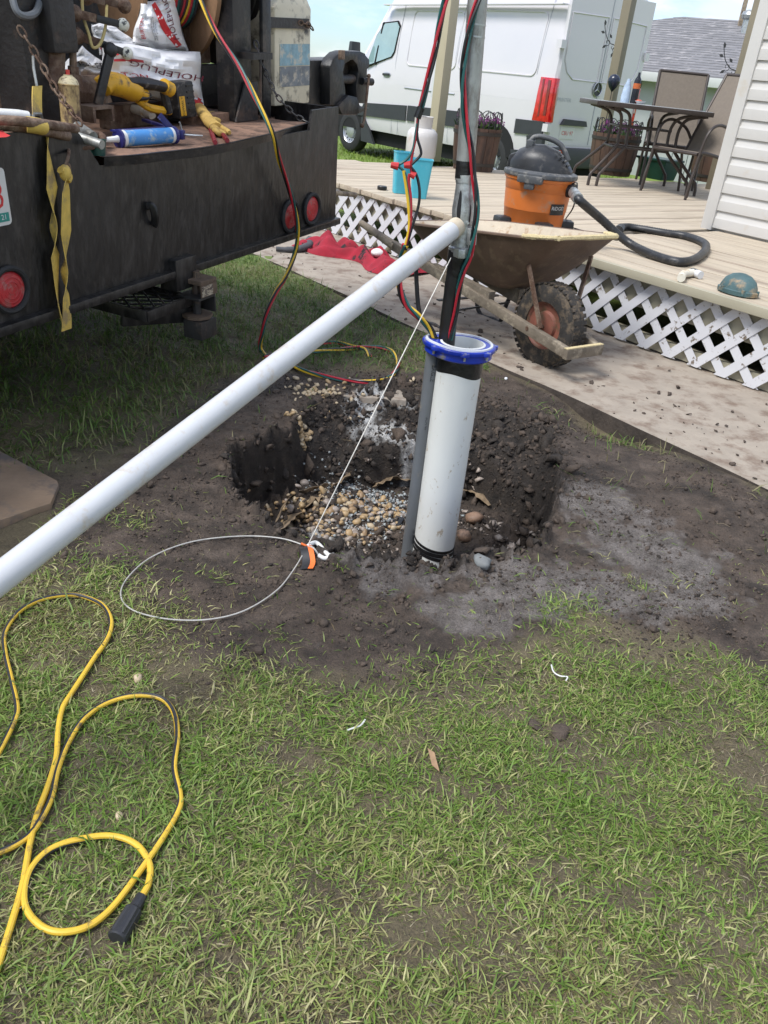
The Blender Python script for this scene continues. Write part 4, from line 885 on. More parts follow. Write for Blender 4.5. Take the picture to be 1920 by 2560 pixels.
# pressed panels: raised rim lines
def rr_poly(x0, z0, x1, z1, r, k=5):
    o = []
    for cx, cz, a0 in ((x1 - r, z1 - r, 0), (x0 + r, z1 - r, 90), (x0 + r, z0 + r, 180), (x1 - r, z0 + r, 270)):
        for j in range(k + 1): a = R_(a0 + 90 * j / k); o.append((cx + r * math.cos(a), cz + r * math.sin(a)))
    return o
def yside(z): return 0. if z < 1.52 else (.035 * (z - 1.52) / .38 if z < 1.9 else .035 + .05 * (z - 1.9) / .35)
def rim(poly, name, r=.012, mt='van_white'):
    mb = vmb(); pts = [A3(x, yside(z) - .004, z) for x, z in poly]; mb.tube(pts, r, 6, closed=True); return mb.build(name, mt, van)
rim(rr_poly(2.05, 1.47, 3.22, 2.24, .09), 'panel_rim'); rim(rr_poly(.38, 1.49, 1.99, 2.27, .09), 'panel_rim')
for x, z0, z1 in ((3.45, .42, 2.3), (3.28, .42, 1.2), (2.02, .45, 2.5), (.30, 1.52, 2.6), (4.28, .62, 1.39)):
    mb = vmb(); mb.tube([A3(x + .05 * math.sin(z), yside(z) - .002, z) for z in np.linspace(z0, z1, 8)], .0045, 4); mb.build('door_seam', 'line_grey', van)
mb = vmb(); mb.tube([A3(x, -.004, 1.18) for x in (.3, 4.3)], .006, 5); mb.build('swage_line', 'van_white', van)
mb = vmb(); mb.tube([A3(x, -.012, 1.14) for x in (1.98, 3.2)], .012, 5); mb.build('slide_rail', 'line_grey', van)
mb = vmb(); mb.bar(A3(.05, .01, 2.36), A3(3.9, .01, 2.30), .12, .02); mb.build('roof_gutter', 'van_white', van, bevel=.005)
# front door glass
gl = [(4.30, 1.38), (4.10, 1.43), (3.62, 1.56), (3.56, 1.64), (3.52, 2.02), (3.60, 2.09), (3.92, 2.06), (4.10, 1.86)]
side(gl, 'under', 'window_frame', .010); side([(x * .965 + .136, z * .94 + .103) for x, z in gl], 'glass_van', 'window_glass', .016)
side([(4.02, 1.44), (4.06, 1.43), (3.98, 2.05), (3.94, 2.06)], 'under', 'window_bar', .022)
mb = vmb(); mb.loft([[(4.38, -.05, 1.46), (4.48, -.05, 1.46), (4.48, .02, 1.46), (4.38, .02, 1.46)], [(4.40, -.26, 1.50), (4.52, -.26, 1.50), (4.52, -.06, 1.50), (4.40, -.06, 1.50)], [(4.42, -.25, 1.74), (4.50, -.25, 1.74), (4.50, -.07, 1.74), (4.42, -.07, 1.74)]]); mb.build('door_mirror', 'van_black', van, bevel=.02)
mb = vmb(); mb.ball((3.70, -.012, 1.30), (.11, .018, .045), 12, 8); h_ = mb.build('handle_recess', 'line_grey', van); mb = vmb(); mb.bar(A3(3.61, -.03, 1.305), A3(3.79, -.03, 1.30), .02, .035); mb.build('door_handle', 'van_black', h_, bevel=.006)
# wheels and arches
def wheel(mbf, cx, cy, cz, r, w, name, parent, mt='tyre', rimr=.6, rimmat='rim_silver', spokes=14):
    sgn = -1
    mb = mbf(); prof = [(r * rimr, -w / 2), (r * .82, -w / 2 - .004), (r * .95, -w / 2 + w * .08), (r, -w / 2 + w * .22), (r, w / 2 - w * .22), (r * .95, w / 2 - w * .08), (r * .8, w / 2), (r * rimr, w / 2)]
    vs = []; seg = 36
    for rr_, yy in prof:
        for k in range(seg): a = 2 * math.pi * k / seg; vs.append((cx + rr_ * math.cos(a), cy + yy, cz + rr_ * math.sin(a)))
    fs = [(i * seg + k, i * seg + (k + 1) % seg, (i + 1) * seg + (k + 1) % seg, (i + 1) * seg + k) for i in range(len(prof) - 1) for k in range(seg)]
    mb.add(vs, fs); ty = mb.build(name, mt, parent, ang=.6)
    mb = mbf(); prof = [(r * rimr, -w * .44), (r * rimr * .95, -w * .40), (r * rimr * .9, -w * .30), (r * rimr * .62, -w * .24), (r * rimr * .55, -w * .40), (r * rimr * .30, -w * .44), (0.001, -w * .44)]
    vs = []
    for rr_, yy in prof:
        for k in range(seg): a = 2 * math.pi * k / seg; vs.append((cx + rr_ * math.cos(a), cy + yy, cz + rr_ * math.sin(a)))
    fs = [(i * seg + k, i * seg + (k + 1) % seg, (i + 1) * seg + (k + 1) % seg, (i + 1) * seg + k) for i in range(len(prof) - 1) for k in range(seg)]
    mb.add(vs, fs); mb.build('rim', rimmat, ty, ang=.5)
    mb = mbf()
    for k in range(spokes):
        a = 2 * math.pi * k / spokes; mb.ball((cx + r * rimr * .78 * math.cos(a), cy - w * .27, cz + r * rimr * .78 * math.sin(a)), (.017, .006, .017), 8, 5)
    if spokes: o_ = mb.build('vent_holes', 'under', ty); o_['kind'] = 'stuff'
    return ty
def arch(cx, r=.45):
    side([(cx + r * math.cos(a), .40 + r * .98 * math.sin(a)) for a in np.linspace(math.pi, 0, 14)] , 'under', 'wheel_arch', .004)
arch(4.65); arch(1.0)
for cx in (4.65, 1.0): wheel(vmb, cx, .10, .348, .348, .23, 'wheel', van)
for cx in (4.65, 1.0): wheel(vmb, cx, VW - .12, .348, .348, .23, 'wheel', van, spokes=0)
mb = vmb(); mb.box((.3, .15, .20), (5.3, VW - .15, .46)); mb.build('underbody', 'under', van)
side([(3.9, .20), (4.28, .22), (4.32, .60), (4.24, .62)], 'van_black', 'mud_flap', .01); side([(.2, .25), (.55, .27), (.62, .52), (.3, .54)], 'van_black', 'mud_flap', .01)
# rear face
def rear(poly, mt, name, d=.012, parent=None, x0=0.):
    mb = vmb(); n_ = len(poly); vs = [(x0 - d, y, z) for y, z in poly] + [(x0 + .05, y, z) for y, z in poly]
    mb.add(vs, [tuple(range(n_))[::-1], tuple(range(n_, 2 * n_))] + [(i, (i + 1) % n_, n_ + (i + 1) % n_, n_ + i) for i in range(n_)]); return mb.build(name, mt, parent or van, smooth=False)
rear([(.06, .66), (VW - .06, .66), (VW - .07, 2.58), (.07, 2.58)], 'van_white', 'rear_doors', .006)
for y in (.93,): mb = vmb(); mb.tube([A3(-.009, y, .68), A3(-.009, y, 2.58)], .006, 4); mb.build('door_gap', 'line_grey', van)
for s in (0, 1):
    f = (lambda y: y) if s == 0 else (lambda y: 1.86 - y)
    pl = [(f(.12), 2.28), (f(.12), 1.72), (f(.20), 1.58), (f(.34), 1.50), (f(.88), 1.50), (f(.88), 2.30)]
    mb = vmb(); mb.tube([A3(-.008, y, z) for y, z in pl], .012, 6, closed=True); mb.build('panel_rim', 'van_white', van)
    y0, y1 = f(-.045), f(.045)
    for z in (1.90, .87): rear([(min(y0, y1), z - .05), (max(y0, y1), z - .05), (max(y0, y1), z + .05), (min(y0, y1), z + .05)], 'van_white', 'door_hinge', .045)
rear([(.24, .92), (.80, .92), (.76, .99), (.30, 1.0)], 'van_black', 'plate_lamp_bar', .05)
pl_ = rear([(.27, .74), (.58, .74), (.58, .895), (.27, .895)], 'plate_white', 'licence_plate', .014)
mb = vmb(); 
text('plate_lettering', 'CBU 97', .075, lambda x, y: VO - VU * .0155 + VR * (.425 + x) + ZZ * (.815 + y), 'ink_red', pl_)
text('model_lettering', 'SPRINTER', .085, lambda x, y: VO - VU * .008 + VR * (.23 + x * .9) + ZZ * (1.235 + y * .8), 'line_grey', van)
mb = vmb(); mb.fr(VO - VU * .012 + VR * .9 + ZZ * 1.41, VR, ZZ, -VU); mb.lathe([(.085, 0), (.095, .004), (.098, .014), (.09, .02), (.084, .012)], 24); em = mb.build('emblem_ring', 'rim_silver', van)
mb = MB(VO - VU * .012 + VR * .9 + ZZ * 1.41, VR, ZZ, -VU); mb.lathe([(0, .004), (.086, .004)], 20); mb.build('emblem_disc', 'van_black', em)
mb = MB(VO - VU * .012 + VR * .9 + ZZ * 1.41, VR, ZZ, -VU)
for k in range(3):
    a = R_(90 + 120 * k); c, s_ = math.cos(a), math.sin(a); mb.add([(.088 * c, .088 * s_, .012), (-.014 * s_, .014 * c, .008), (0, 0, .018), (.014 * s_, -.014 * c, .008)], [(0, 1, 2), (0, 2, 3)])
mb.build('emblem_star', 'rim_silver', em)
# tail lamp wraps the corner
for s in (0, 1):
    y = (lambda q: q) if s == 0 else (lambda q: VW - q)
    mb = vmb(); rg = []
    for z, xi, yi in ((.94, .30, .055), (1.1, .285, .05), (1.3, .275, .05), (1.49, .255, .055)):
        rg.append([(xi, y(-.016), z), (.08, y(-.02), z), (.0, y(-.008), z), (-.022, y(.03), z), (-.022, y(yi + .02), z), (.04, y(yi + .02), z), (.2, y(.03), z), (xi, y(.02), z)])
    tl = mb.loft(rg, True).build('tail_lamp', 'tail_red', van, bevel=.006)
    if s == 0:
        mat('tail_dark', (.17, .004, .007), .2, 0, .3, 20, coat=1.) if 'tail_dark' not in MT else None
        for z0_, z1_, xa, xb in ((1.02, 1.46, .05, .10), (1.0, 1.47, .17, .20)):
            mb = vmb(); mb.box((xa, -.0235, z0_), (xb, -.012, z1_)); mb.build('lamp_divider', 'tail_dark', tl)
    rear([(y(.055), 1.15), (y(.08), 1.15), (y(.08), 1.38), (y(.055), 1.38)] if s == 0 else [(y(.08), 1.15), (y(.055), 1.15), (y(.055), 1.38), (y(.08), 1.38)], 'tail_clear', 'clear_lens', .024, tl)
mb = vmb(); mb.box((-.10, .02, .36), (.25, VW - .02, .63)); bu = mb.build('rear_bumper', 'van_black', van, bevel=.03)
for y in (.22, VW - .34): mb = vmb(); mb.box((-.106, y, .56), (-.09, y + .12, .60)); mb.build('reflector', 'tail_red', bu)

# ================================================================== SHED
ZE = 1.665; E1 = G(1600, 180, ZE); E2 = G(1838, 203, ZE); SU = norm(A3(*(E2 - E1)[:2], 0)); SN = A3(-SU[1], SU[0], 0); SO = A3(E1[0], E1[1], -.2)
mat('shed_wall', (.46, .475, .475), .6, 0, .04, 3, .05, 20); mat('shed_trim', (.56, .57, .55), .5, 0, .03); mat('shingle', (.185, .182, .19), .85, 0, .22, 5, .3, 60, st=(.35, 1, 1), dirt=(.42, .40, .40), da=.22, ds=6, dst=(.3, 2.2, 2.2)); 
shed = thing('garden_shed', SO + SU * 1.5 + SN * 2.5, 'pale green-white shed with grey shingle roof behind the patio chairs', 'shed')
smb = lambda: MB(SO, SU, SN, ZZ)
for i in range(26):
    x = -4.2 + i * .30
    mb = smb(); mb.box((x, .32, 0), (x + .288, .36, ZE + .10)); mb.build('wall_board', 'shed_wall', shed, bevel=.008)
mb = smb(); mb.box((-4.2, .361, 0), (3.6, .45, ZE + .1)); mb.build('wall_core', 'shed_trim', shed)
mb = smb(); mb.box((-4.5, -.03, ZE + .06), (3.9, .0, ZE + .22)); mb.build('gutter', 'shed_trim', shed, bevel=.01)
mb = smb(); mb.box((-4.5, 0, ZE + .06), (3.9, .32, ZE + .085)); mb.build('soffit', 'shed_trim', shed)
RG = G(1710, 43, 2.80); rgx, rgy = (RG - SO) @ SU, (RG - SO) @ SN
RH = 2.80 + .2
nc = 24
for i in range(nc):
    t0, t1 = i / nc, (i + 1.25) / nc
    def e(t, up=0): return rgy * t, ZE + .22 + (RH - ZE - .22) * t + up
    y0, z0 = e(t0, .022); y1, z1 = e(min(t1, 1.0), .008)
    x0 = -4.6 + (rgx + 4.6) * t0 ; xr = 4.0
    mb = smb(); mb.add([(x0, y0, z0), (xr, y0, z0), (xr, y1, z1), (x0 + (rgx + 4.6) / nc, y1, z1), (x0, y0, z0 - .022), (xr, y0, z0 - .022)], [(0, 1, 2, 3), (4, 5, 1, 0)]); mb.build('shingle_course', 'shingle', shed, smooth=False)
mb = smb(); mb.add([(-4.6, 0, ZE + .21), (rgx, rgy, RH), (-4.6, rgy * 2, ZE + .21), (4, rgy * 2, ZE + .21), (4, rgy, RH)], [(0, 1, 2), (1, 4, 3, 2)]); mb.build('far_slopes', 'shingle', shed, smooth=False)
pvn = PL(1872, 55, SO + SN * (rgy * .8), SN); t = thing('roof_vent', pvn - ZZ * .25, 'galvanised mushroom vent on the shed roof', 'vent'); mb = MB(pvn - ZZ * .25); mb.lathe([(.11, 0), (.11, .28), (.15, .30), (.17, .36), (.15, .42), (.08, .45), (0, .455)], 18); mb.build('cowl', 'zinc', t)
pvm = PL(1853, 48, SO + SN * (rgy * .9), SN); mb = MB(pvm - ZZ * .2); mb.box((-.035, -.035, 0), (.035, .035, 1.2)); tag(mb.build('antenna_mast', 'old_wood'), 'grey pole rising beside the roof vent of the shed', 'pole')

# ================================================================== FAR TREES
mat('far_leaf', (.045, .075, .022), .7, 0, .5, 3)
rt_ = np.random.default_rng(3); n_ = 16000; X = rt_.uniform(-75, 40, n_); hh = 5.2 + 2.4 * fbm(X, X * 0, .12, 3, 4) + 1.2 * fbm(X, X * 0, .6, 2, 8); Zt = (hh * .27) * np.sqrt(rt_.random(n_)) - .1 ; Yt = 150 + rt_.normal(0, 2.5, n_)
cN = np.stack([X, Yt, Zt], -1); s_ = rt_.uniform(.12, .3, (n_, 1)); d1 = rt_.normal(0, 1, (n_, 3)); d1 /= np.linalg.norm(d1, axis=1, keepdims=True); d2 = rt_.normal(0, 1, (n_, 3)); d2 /= np.linalg.norm(d2, axis=1, keepdims=True)
V = np.stack([cN - d1 * s_, cN + d2 * s_, cN + d1 * s_, cN - d2 * s_], 1).reshape(-1, 3); me = fast_mesh('far_wood', V, np.arange(n_ * 4).reshape(-1, 4)); me.materials.append(MT['far_leaf'])
o = bpy.data.objects.new('far_wood', me); col.objects.link(o); o['kind'] = 'stuff'; o['label'] = 'distant band of trees on the horizon'; o['category'] = 'trees'
# ================================================================== SERVICE TRUCK
TO = A3(-1.183, 2.357, .443); TU = norm(A3(.799, 1.796, .126)); TWn = norm(A3(-.9115, .4055, 0)); TV_ = np.cross(TU, TWn); TV_ = TV_ if TV_[2] > 0 else -TV_
def tmb(): return MB(TO, TU, TWn, TV_)                 # local axes: u along the tail, w into the truck, v up
def TW(x, y, w): return PL(x, y, TO + TWn * w, TWn)
def TV(x, y, v): return PL(x, y, TO + TV_ * v, TV_)
def UV(p): q = np.asarray(p) - TO; return A3(q @ TU, q @ TWn, q @ TV_)
def tp3(u, w, v): return TO + TU * u + TWn * w + TV_ * v
SH = .43
mat('truck_black', (.009, .009, .0095), .32, 0, .4, 7, .35, 45, dirt=(.034, .032, .031), da=.36, ds=30, st=(1, 1, .35), dsoft=.16)
mat('shelf_brown', (.23, .135, .09), .75, 0, .3, 12, .3, 80, dirt=(.10, .06, .04), da=.35, ds=14)
mat('lens_red', (.36, .02, .025), .35, 0, .3, 9, .1, 90, dirt=(.30, .10, .09), da=.3, ds=30); mat('jug', (.60, .55, .42), .55, 0, .1, 8, dirt=(.04, .035, .03), da=.22, ds=7); mat('jug_blue', (.22, .36, .42), .6, 0, .25, 30, dirt=(.55, .5, .4), da=.35, ds=20); mat('jug_grey', (.16, .18, .20), .6, 0, .25, 30, dirt=(.5, .45, .36), da=.35, ds=20)
tk = thing('service_truck', tp3(.5, 1.2, 0) * A3(1, 1, 0), 'black steel service truck tail with round red lamps and cluttered deck', 'truck')
mb = tmb(); pr_ = [(-1.3, 0), (1.97, 0), (1.965, .495), (1.74, .492), (1.72, .415), (.47, .405), (.40, .50), (.37, .522), (-1.3, .522)]
mb.fr(TO, TU, TV_, TWn); mb.prism(pr_, 0, .012); mb.build('rear_panel', 'truck_black', tk, smooth=False)
mb = tmb(); mb.box((-1.3, -.028, -.012), (1.975, .03, .018)); mb.build('bottom_lip', 'truck_black', tk, bevel=.006)
mb = tmb(); mb.box((1.955, .013, .0), (1.97, 3.2, .49)); mb.build('side_panel', 'truck_black', tk)
mb = tmb(); mb.box((-1.3, .33, .30), (1.95, 3.6, .418)); mb.build('deck', 'shelf_brown', tk)
for u in (-.1, .95): mb = tmb(); mb.box((u, .05, -.02), (u + .1, 5.2, .29)); mb.build('chassis_rail', 'under', tk)
for u in (-.85, 1.62):
    for w in (2.3,):
        mb = MB(tp3(u, w, 0) * A3(1, 1, 0) + ZZ * .40, TWn, ZZ, TU); mb.lathe([(.18, -.12), (.34, -.13), (.395, -.10), (.40, -.05), (.40, .05), (.395, .10), (.34, .13), (.18, .12)], 28); mb.build('wheel', 'tyre', tk)
mb = MB(tp3(.4, 2.3, 0) * A3(1, 1, 0) + ZZ * .40, TU, TWn, ZZ); mb.tube([A3(-1.2, 0, 0), A3(1.2, 0, 0)], .07, 12); mb.build('axle', 'under', tk)
# cab far behind, outside the view
mb = tmb(); mb.box((-.8, 3.9, .2), (1.5, 5.3, 1.7)); mb.build('cab', 'truck_black', tk, bevel=.08)
# brown shelf with a bent wavy lip
lipx = [(258, 393), (338, 388), (400, 381), (440, 377), (510, 369), (575, 358), (642, 343), (683, 333), (727, 320), (772, 307)]
lip = cr([UV(TV(x, y, SH)) for x, y in lipx], 5); nl = len(lip) - 1
def shf(i, j):
    k = i * nl; a = int(min(k, nl - 1)); p = lip[a] * (1 - (k - a)) + lip[a + 1] * (k - a); q = A3(p[0] + .0, .36, SH + .002)
    r = p * (1 - j) + q * j; r[2] += .006 * math.sin(i * 9 + j * 4) * j * (1 - j) * 4; return r
mb = tmb(); mb.grid(shf, nl, 8); mb.build('shelf_plate', 'shelf_brown', tk)
mb = tmb(); mb.grid(lambda i, j: shf(i, 0) + A3(0, -.004 + .006 * j, -.028 * j - .0), nl, 1); mb.grid(lambda i, j: shf(i, 0) + A3(0, -.004 + .014 * j, .001), nl, 1); mb.build('shelf_lip', 'steel_black', tk)
ub_ = UV(TW(478, 290, .3))[0]; mb = tmb(); mb.box((ub_, .30, .419), (1.75, .36, .462)); mb.build('deck_beam', 'shelf_brown', tk, bevel=.004)
mb = tmb(); mb.box((-1.3, .10, .42), (.50, 1.0, .485)); mb.build('side_platform', 'shelf_brown', tk, bevel=.004)
# posts, plates, back wall
def upr(px, py, wpx, w, v1, name, mt='steel_black', v0=SH, dep=.07):
    c = UV(TW(px, py, w)); h = wpx * (np.dot(TW(px, py, w) - CC, CF)) / FPX / 2 / .55
    mb = tmb(); mb.box((c[0] - h, w, v0), (c[0] + h, w + dep, v1)); return mb.build(name, mt, tk, bevel=.006)
upr(60, 150, 34, .42, 1.6, 'upright', 'steel_black'); upr(112, 200, 58, .30, 1.6, 'upright', 'steel_dark', dep=.14); upr(8, 100, 22, .6, 1.6, 'brown_pipe', 'steel_rust')
upr(607, 150, 42, .27, 1.6, 'upright', 'steel_black', dep=.09); upr(668, 150, 20, .25, .98, 'plate', 'steel_black', dep=.02)
g0, g1, g2 = UV(TW(585, 280, .265)), UV(TW(606, 205, .265)), UV(TW(640, 278, .265))
mb = MB(TO, TU, TV_, TWn); mb.prism([(g0[0], SH), (g2[0], SH), (g2[0], g1[2]), (g1[0] + .01, g1[2])], .255, .264); mb.build('gusset', 'steel_dark', tk, smooth=False)
c = UV(TW(648, 140, .22)); mb = tmb(); mb.box((c[0] - .07, .20, c[2] - .012), (c[0] + .07, .27, c[2] + .012)); mb.tube([A3(c[0] - .02, .20, c[2] - .01), A3(c[0] - .02, .20, c[2] - .22)], .006, 6); mb.build('pin_bracket', 'steel_dark', tk)
mb = tmb(); mb.box((-1.3, 1.05, .42), (1.95, 1.10, 1.75)); mb.build('headboard', 'steel_dark', tk)
def pxbox(x0, y0, x1, y1, w, dep, name, mt):
    a, b = UV(TW(x0, y1, w)), UV(TW(x1, y0, w)); mb = tmb(); mb.box((a[0], w, max(.42, a[2])), (b[0], w + dep, b[2])); return mb.build(name, mt, tk, bevel=.005)
pxbox(500, 160, 606, 268, .50, .06, 'cross_beam', 'steel_black'); pxbox(548, -40, 600, 160, .52, .05, 'upright', 'steel_dark'); pxbox(478, 40, 523, 160, .54, .05, 'upright', 'steel_rust'); pxbox(420, 60, 480, 262, .60, .04, 'plate', 'steel_dark')
mb = tmb(); mb.box((1.0, .44, .419), (1.5, .50, .50)); mb.build('rust_beam', 'steel_rust', tk, bevel=.006)
c0_, c1_ = UV(TW(760, 150, .35)), UV(TW(838, 265, .35)); mb = tmb(); mb.box((c0_[0], .33, c1_[2]), (c1_[0] + .14, .48, c0_[2])); mb.build('vise_beam', 'steel_black', tk, bevel=.008)
# lamps
def lamp(px, py):
    c = UV(TW(px, py, 0)); O = tp3(c[0], -.002, c[2]); mb = MB(O, TU, TV_, -TWn)
    mb.lathe([(.070, 0), (.071, .008), (.064, .014), (.057, .012), (.053, .004), (.053, 0)], 28); g = mb.build('lamp_grommet', 'tyre', tk)
    mb = MB(O, TU, TV_, -TWn); mb.lathe([(.0, .011), (.012, .011), (.013, .0098), (.024, .0096), (.025, .0108), (.027, .0095), (.036, .0088), (.037, .0098), (.039, .0085), (.046, .007), (.047, .008), (.050, .006), (.053, .003)], 28); mb.build('lens', 'lens_red', g, ang=.35)
for q in ((22, 724), (724, 540), (777, 522)): lamp(*q)
# licence plate
mb = MB(TO, TU, TV_, -TWn); mb.prism(rr_poly(-.205, .288, .100, .44, .012, 3), .002, .005); lp = mb.build('licence_plate', 'plate_white', tk, smooth=False)
text('plate_lettering', '3', .10, lambda x, y: tp3(.068 + x * .8, -.0062, .366 + y), 'ink_red', lp)
mat('sticker_green', (.02, .22, .18), .5); mb = MB(TO, TU, TV_, -TWn); mb.prism([(.045, .298), (.092, .298), (.092, .322), (.045, .322)], .0052, .0062); st_ = mb.build('year_sticker', 'sticker_green', lp, smooth=False)
text('year_lettering', '21', .020, lambda x, y: tp3(.074 + x, -.0068, .310 + y), 'white_paint', st_)
# small hook on the panel
c = UV(TW(368, 530, 0)); mb = tmb(); mb.tube(cr([A3(c[0], 0, c[2] + .02), A3(c[0] + .005, -.02, c[2] + .02), A3(c[0] + .008, -.025, c[2] - .01), A3(c[0] + .012, -.018, c[2] - .035), A3(c[0] + .02, -.008, c[2] - .045)], 4), .008, 8, sq=1.8); mb.build('rope_hook', 'truck_black', tk)
# hitch
mat('hitch_rust', (.12, .085, .06), .7, .2, .35, 16, .4, 80); mat('tag_paper', (.42, .36, .27), .6, 0, .3, 60, dirt=(.08, .06, .05), da=.5, ds=70, dst=(.4, 1, 2))
hw0 = -.05; B_ = UV(TW(468, 672, -.02))
hi = thing('trailer_hitch', tp3(B_[0], -.05, -.2), 'rusty swivel trailer hitch bolted under the black tail panel', 'hitch')
mb = tmb(); mb.box((B_[0] - .075, -.03, -.06), (B_[0] + .045, .05, .055)); mb.build('mount_block', 'truck_black', hi, bevel=.006)
H_ = UV(TW(500, 702, -.05)); hu = H_[0]
mb = tmb(); mb.box((hu - .045, -.09, H_[2] - .005), (hu + .05, .03, H_[2] + .012)); mb.box((hu - .045, -.09, H_[2] - .05), (hu + .05, -.085, H_[2] - .005)); mb.build('upper_jaw', 'hitch_rust', hi, bevel=.003)
mb = tmb(); mb.box((hu - .06, -.088, H_[2] - .06), (hu + .04, .02, H_[2] - .051)); mb.box((hu + .032, -.09, H_[2] - .12), (hu + .04, .03, H_[2] - .06)); mb.build('clevis', 'steel_dark', hi, bevel=.002)
lp_ = MB(TO, TU, TV_, -TWn); lp_.prism([(hu - .042, H_[2] - .046), (hu + .022, H_[2] - .046), (hu + .022, H_[2] - .008), (hu - .042, H_[2] - .008)], .0905, .0925); lp_.build('paper_label', 'tag_paper', hi, smooth=False)
mb = tmb(); mb.tube([A3(hu, -.03, H_[2] + .03), A3(hu, -.03, H_[2] - .22)], .016, 10); mb.build('pivot_pin', 'steel_dark', hi)
mb = tmb(); mb.tube([A3(hu, -.03, H_[2] + .012), A3(hu, -.03, H_[2] + .035)], .018, 6); mb.build('bolt_head', 'hitch_rust', hi)
mb = MB(tp3(hu, -.03, H_[2] - .135), TU, TWn, TV_); mb.lathe([(0, -.006), (.058, -.006), (.058, .006), (0, .006)], 8, caps=False); mb.build('notched_plate', 'hitch_rust', hi)
mb = tmb(); mb.box((hu - .05, -.085, H_[2] - .215), (hu + .045, .0, H_[2] - .145)); mb.build('lower_jaw', 'steel_dark', hi, bevel=.003)
mb = tmb(); mb.tube(cr([A3(hu - .01, .02, H_[2] + .10), A3(hu + .03, .02, H_[2] + .105), A3(hu + .055, .02, H_[2] + .08), A3(hu + .058, .02, H_[2] + .0)], 5), .011, 8); mb.build('bent_pin', 'hitch_rust', hi)
# step with expanded metal
st = thing('step_tread', tp3(hu - .25, .05, -.19), 'black expanded metal step tread tucked beside the hitch', 'step')
s0 = hu - .27; s1 = hu - .02; sv = H_[2] - .075
for a_, b_ in ((A3(s0, -.02, sv), A3(s1, -.02, sv)), (A3(s0, .26, sv), A3(s1, .26, sv)), (A3(s0, -.02, sv), A3(s0, .26, sv)), (A3(s1, -.02, sv), A3(s1, .26, sv))): mb = tmb(); mb.bar(a_, b_, .012, .04, (0, 0, 1)); mb.build('frame_bar', 'truck_black', st, bevel=.003)
for k in range(-4, 6):
    for sg in (1, -1):
        u0 = s0 + k * .052; pts = []
        for q in np.linspace(0, .28, 15):
            uu = u0 + q * .75 if sg > 0 else s1 - (u0 - s0) - q * .75
            if s0 < uu < s1: pts.append(A3(uu, -.02 + q, sv + .012 + .003 * sg))
        if len(pts) > 1: mb = tmb(); mb.tube(pts, .0045, 4); mb.build('mesh_strand', 'steel_dark', st)
mb = tmb(); mb.bar(A3(s0, .1, sv - .03), A3(s1 + .05, .0, sv - .07), .02, .06); mb.build('support_arm', 'truck_black', st, bevel=.004)

mb = MB(); mb.tube([TW(834, 482, .10), TW(889, 487, .12)], .012, 10); mb.build('side_rod', 'old_wood', tk)
# ------------------------------------------------------------------ things on the truck
def bundle(name, path, cols, R, r, pitch, label, cat='cable', base=None, group=None, seg=6):
    P = [np.asarray(p, float) for p in path]; t = thing(name, P[-1] if base is None else base, label, cat, group)
    T = [norm(P[min(i + 1, len(P) - 1)] - P[max(i - 1, 0)]) for i in range(len(P))]; x = norm(np.cross(T[0], (0.3, .2, 1.))); st_ = [[] for _ in cols]; s = 0.
    for i in range(len(P)):
        if i: s += np.linalg.norm(P[i] - P[i - 1])
        x = norm(x - T[i] * np.dot(x, T[i])); y = np.cross(T[i], x)
        for k in range(len(cols)):
            a = 2 * math.pi * (k / len(cols) + s / pitch); st_[k].append(P[i] + R * (math.cos(a) * x + math.sin(a) * y))
    for k, c in enumerate(cols): mb = MB(); mb.tube(st_[k], r, seg); mb.build('strand', c, t)
    return t
WC = ['w_yellow', 'w_green', 'w_red', 'w_black']
# control valve with levers
w0 = .30
cv = thing('control_valve', tp3(UV(TW(160, 250, w0))[0], w0, SH), 'rusty hydraulic control valve with ball-ended levers', 'valve')
a_, b_ = UV(TW(110, 0, w0 - .03)), UV(TW(188, 132, w0 - .03)); mb = tmb(); mb.box((a_[0], w0 - .05, b_[2]), (b_[0], w0 + .04, a_[2] + .15)); mb.build('valve_body', 'steel_dark', cv, bevel=.01)
def lever(p0, p1, p2, ball, w, grip=True):
    A_, B2, C_ = TW(*p0, w), TW(*p1, w - .03), TW(*p2, w - .06); mb = MB(); mb.bar(A_, B2, .012, .026); mb.ball(A_, .026, 10, 8); lv = mb.build('lever', 'steel_rust', cv, bevel=.002)
    mb = MB(); mb.bar(B2, C_, .014, .022); mb.build('grip', 'poly_black' if grip else 'steel_rust', lv, bevel=.003)
    mb = MB(); mb.ball(C_ + norm(C_ - B2) * .014, .021 if grip else .024, 14, 10); mb.build('knob', ball, lv, ang=1.)
mat('knob_white', (.66, .65, .56), .35, 0, .1, 20, dirt=(.015, .015, .015), da=.4, ds=34, dsoft=.05)
lever((186, 33), (240, 46), (298, 60), 'knob_white', w0); lever((192, 90), (250, 108), (308, 130), 'knob_white', w0); lever((215, -8), (262, 2), (300, 12), 'steel_rust', w0 + .05, False)
mb = MB(); mb.tube([TW(182, 125, w0), TW(183, 165, w0), TW(183, 166, w0), TW(184, 185, w0), TW(184, 186, w0), TW(185, 225, w0)], [.012, .012, .018, .018, .025, .03], 10); mb.tube([TW(140, 128, w0), TW(138, 210, w0)], .03, 12); mb.tube([TW(135, 225, w0 + .05), TW(240, 230, w0 + .05), TW(250, 262, w0 + .04)], [.05, .055, .045], 10); mb.build('fittings', 'steel_rust', cv)
mb = MB(); mb.bar(TW(276, 128, w0 - .06), TW(244, 262, w0 - .04), .02, .028); mb.ball(TW(276, 125, w0 - .06), .024, 10, 8); mb.build('hand_brake', 'steel_dark', cv, bevel=.003)
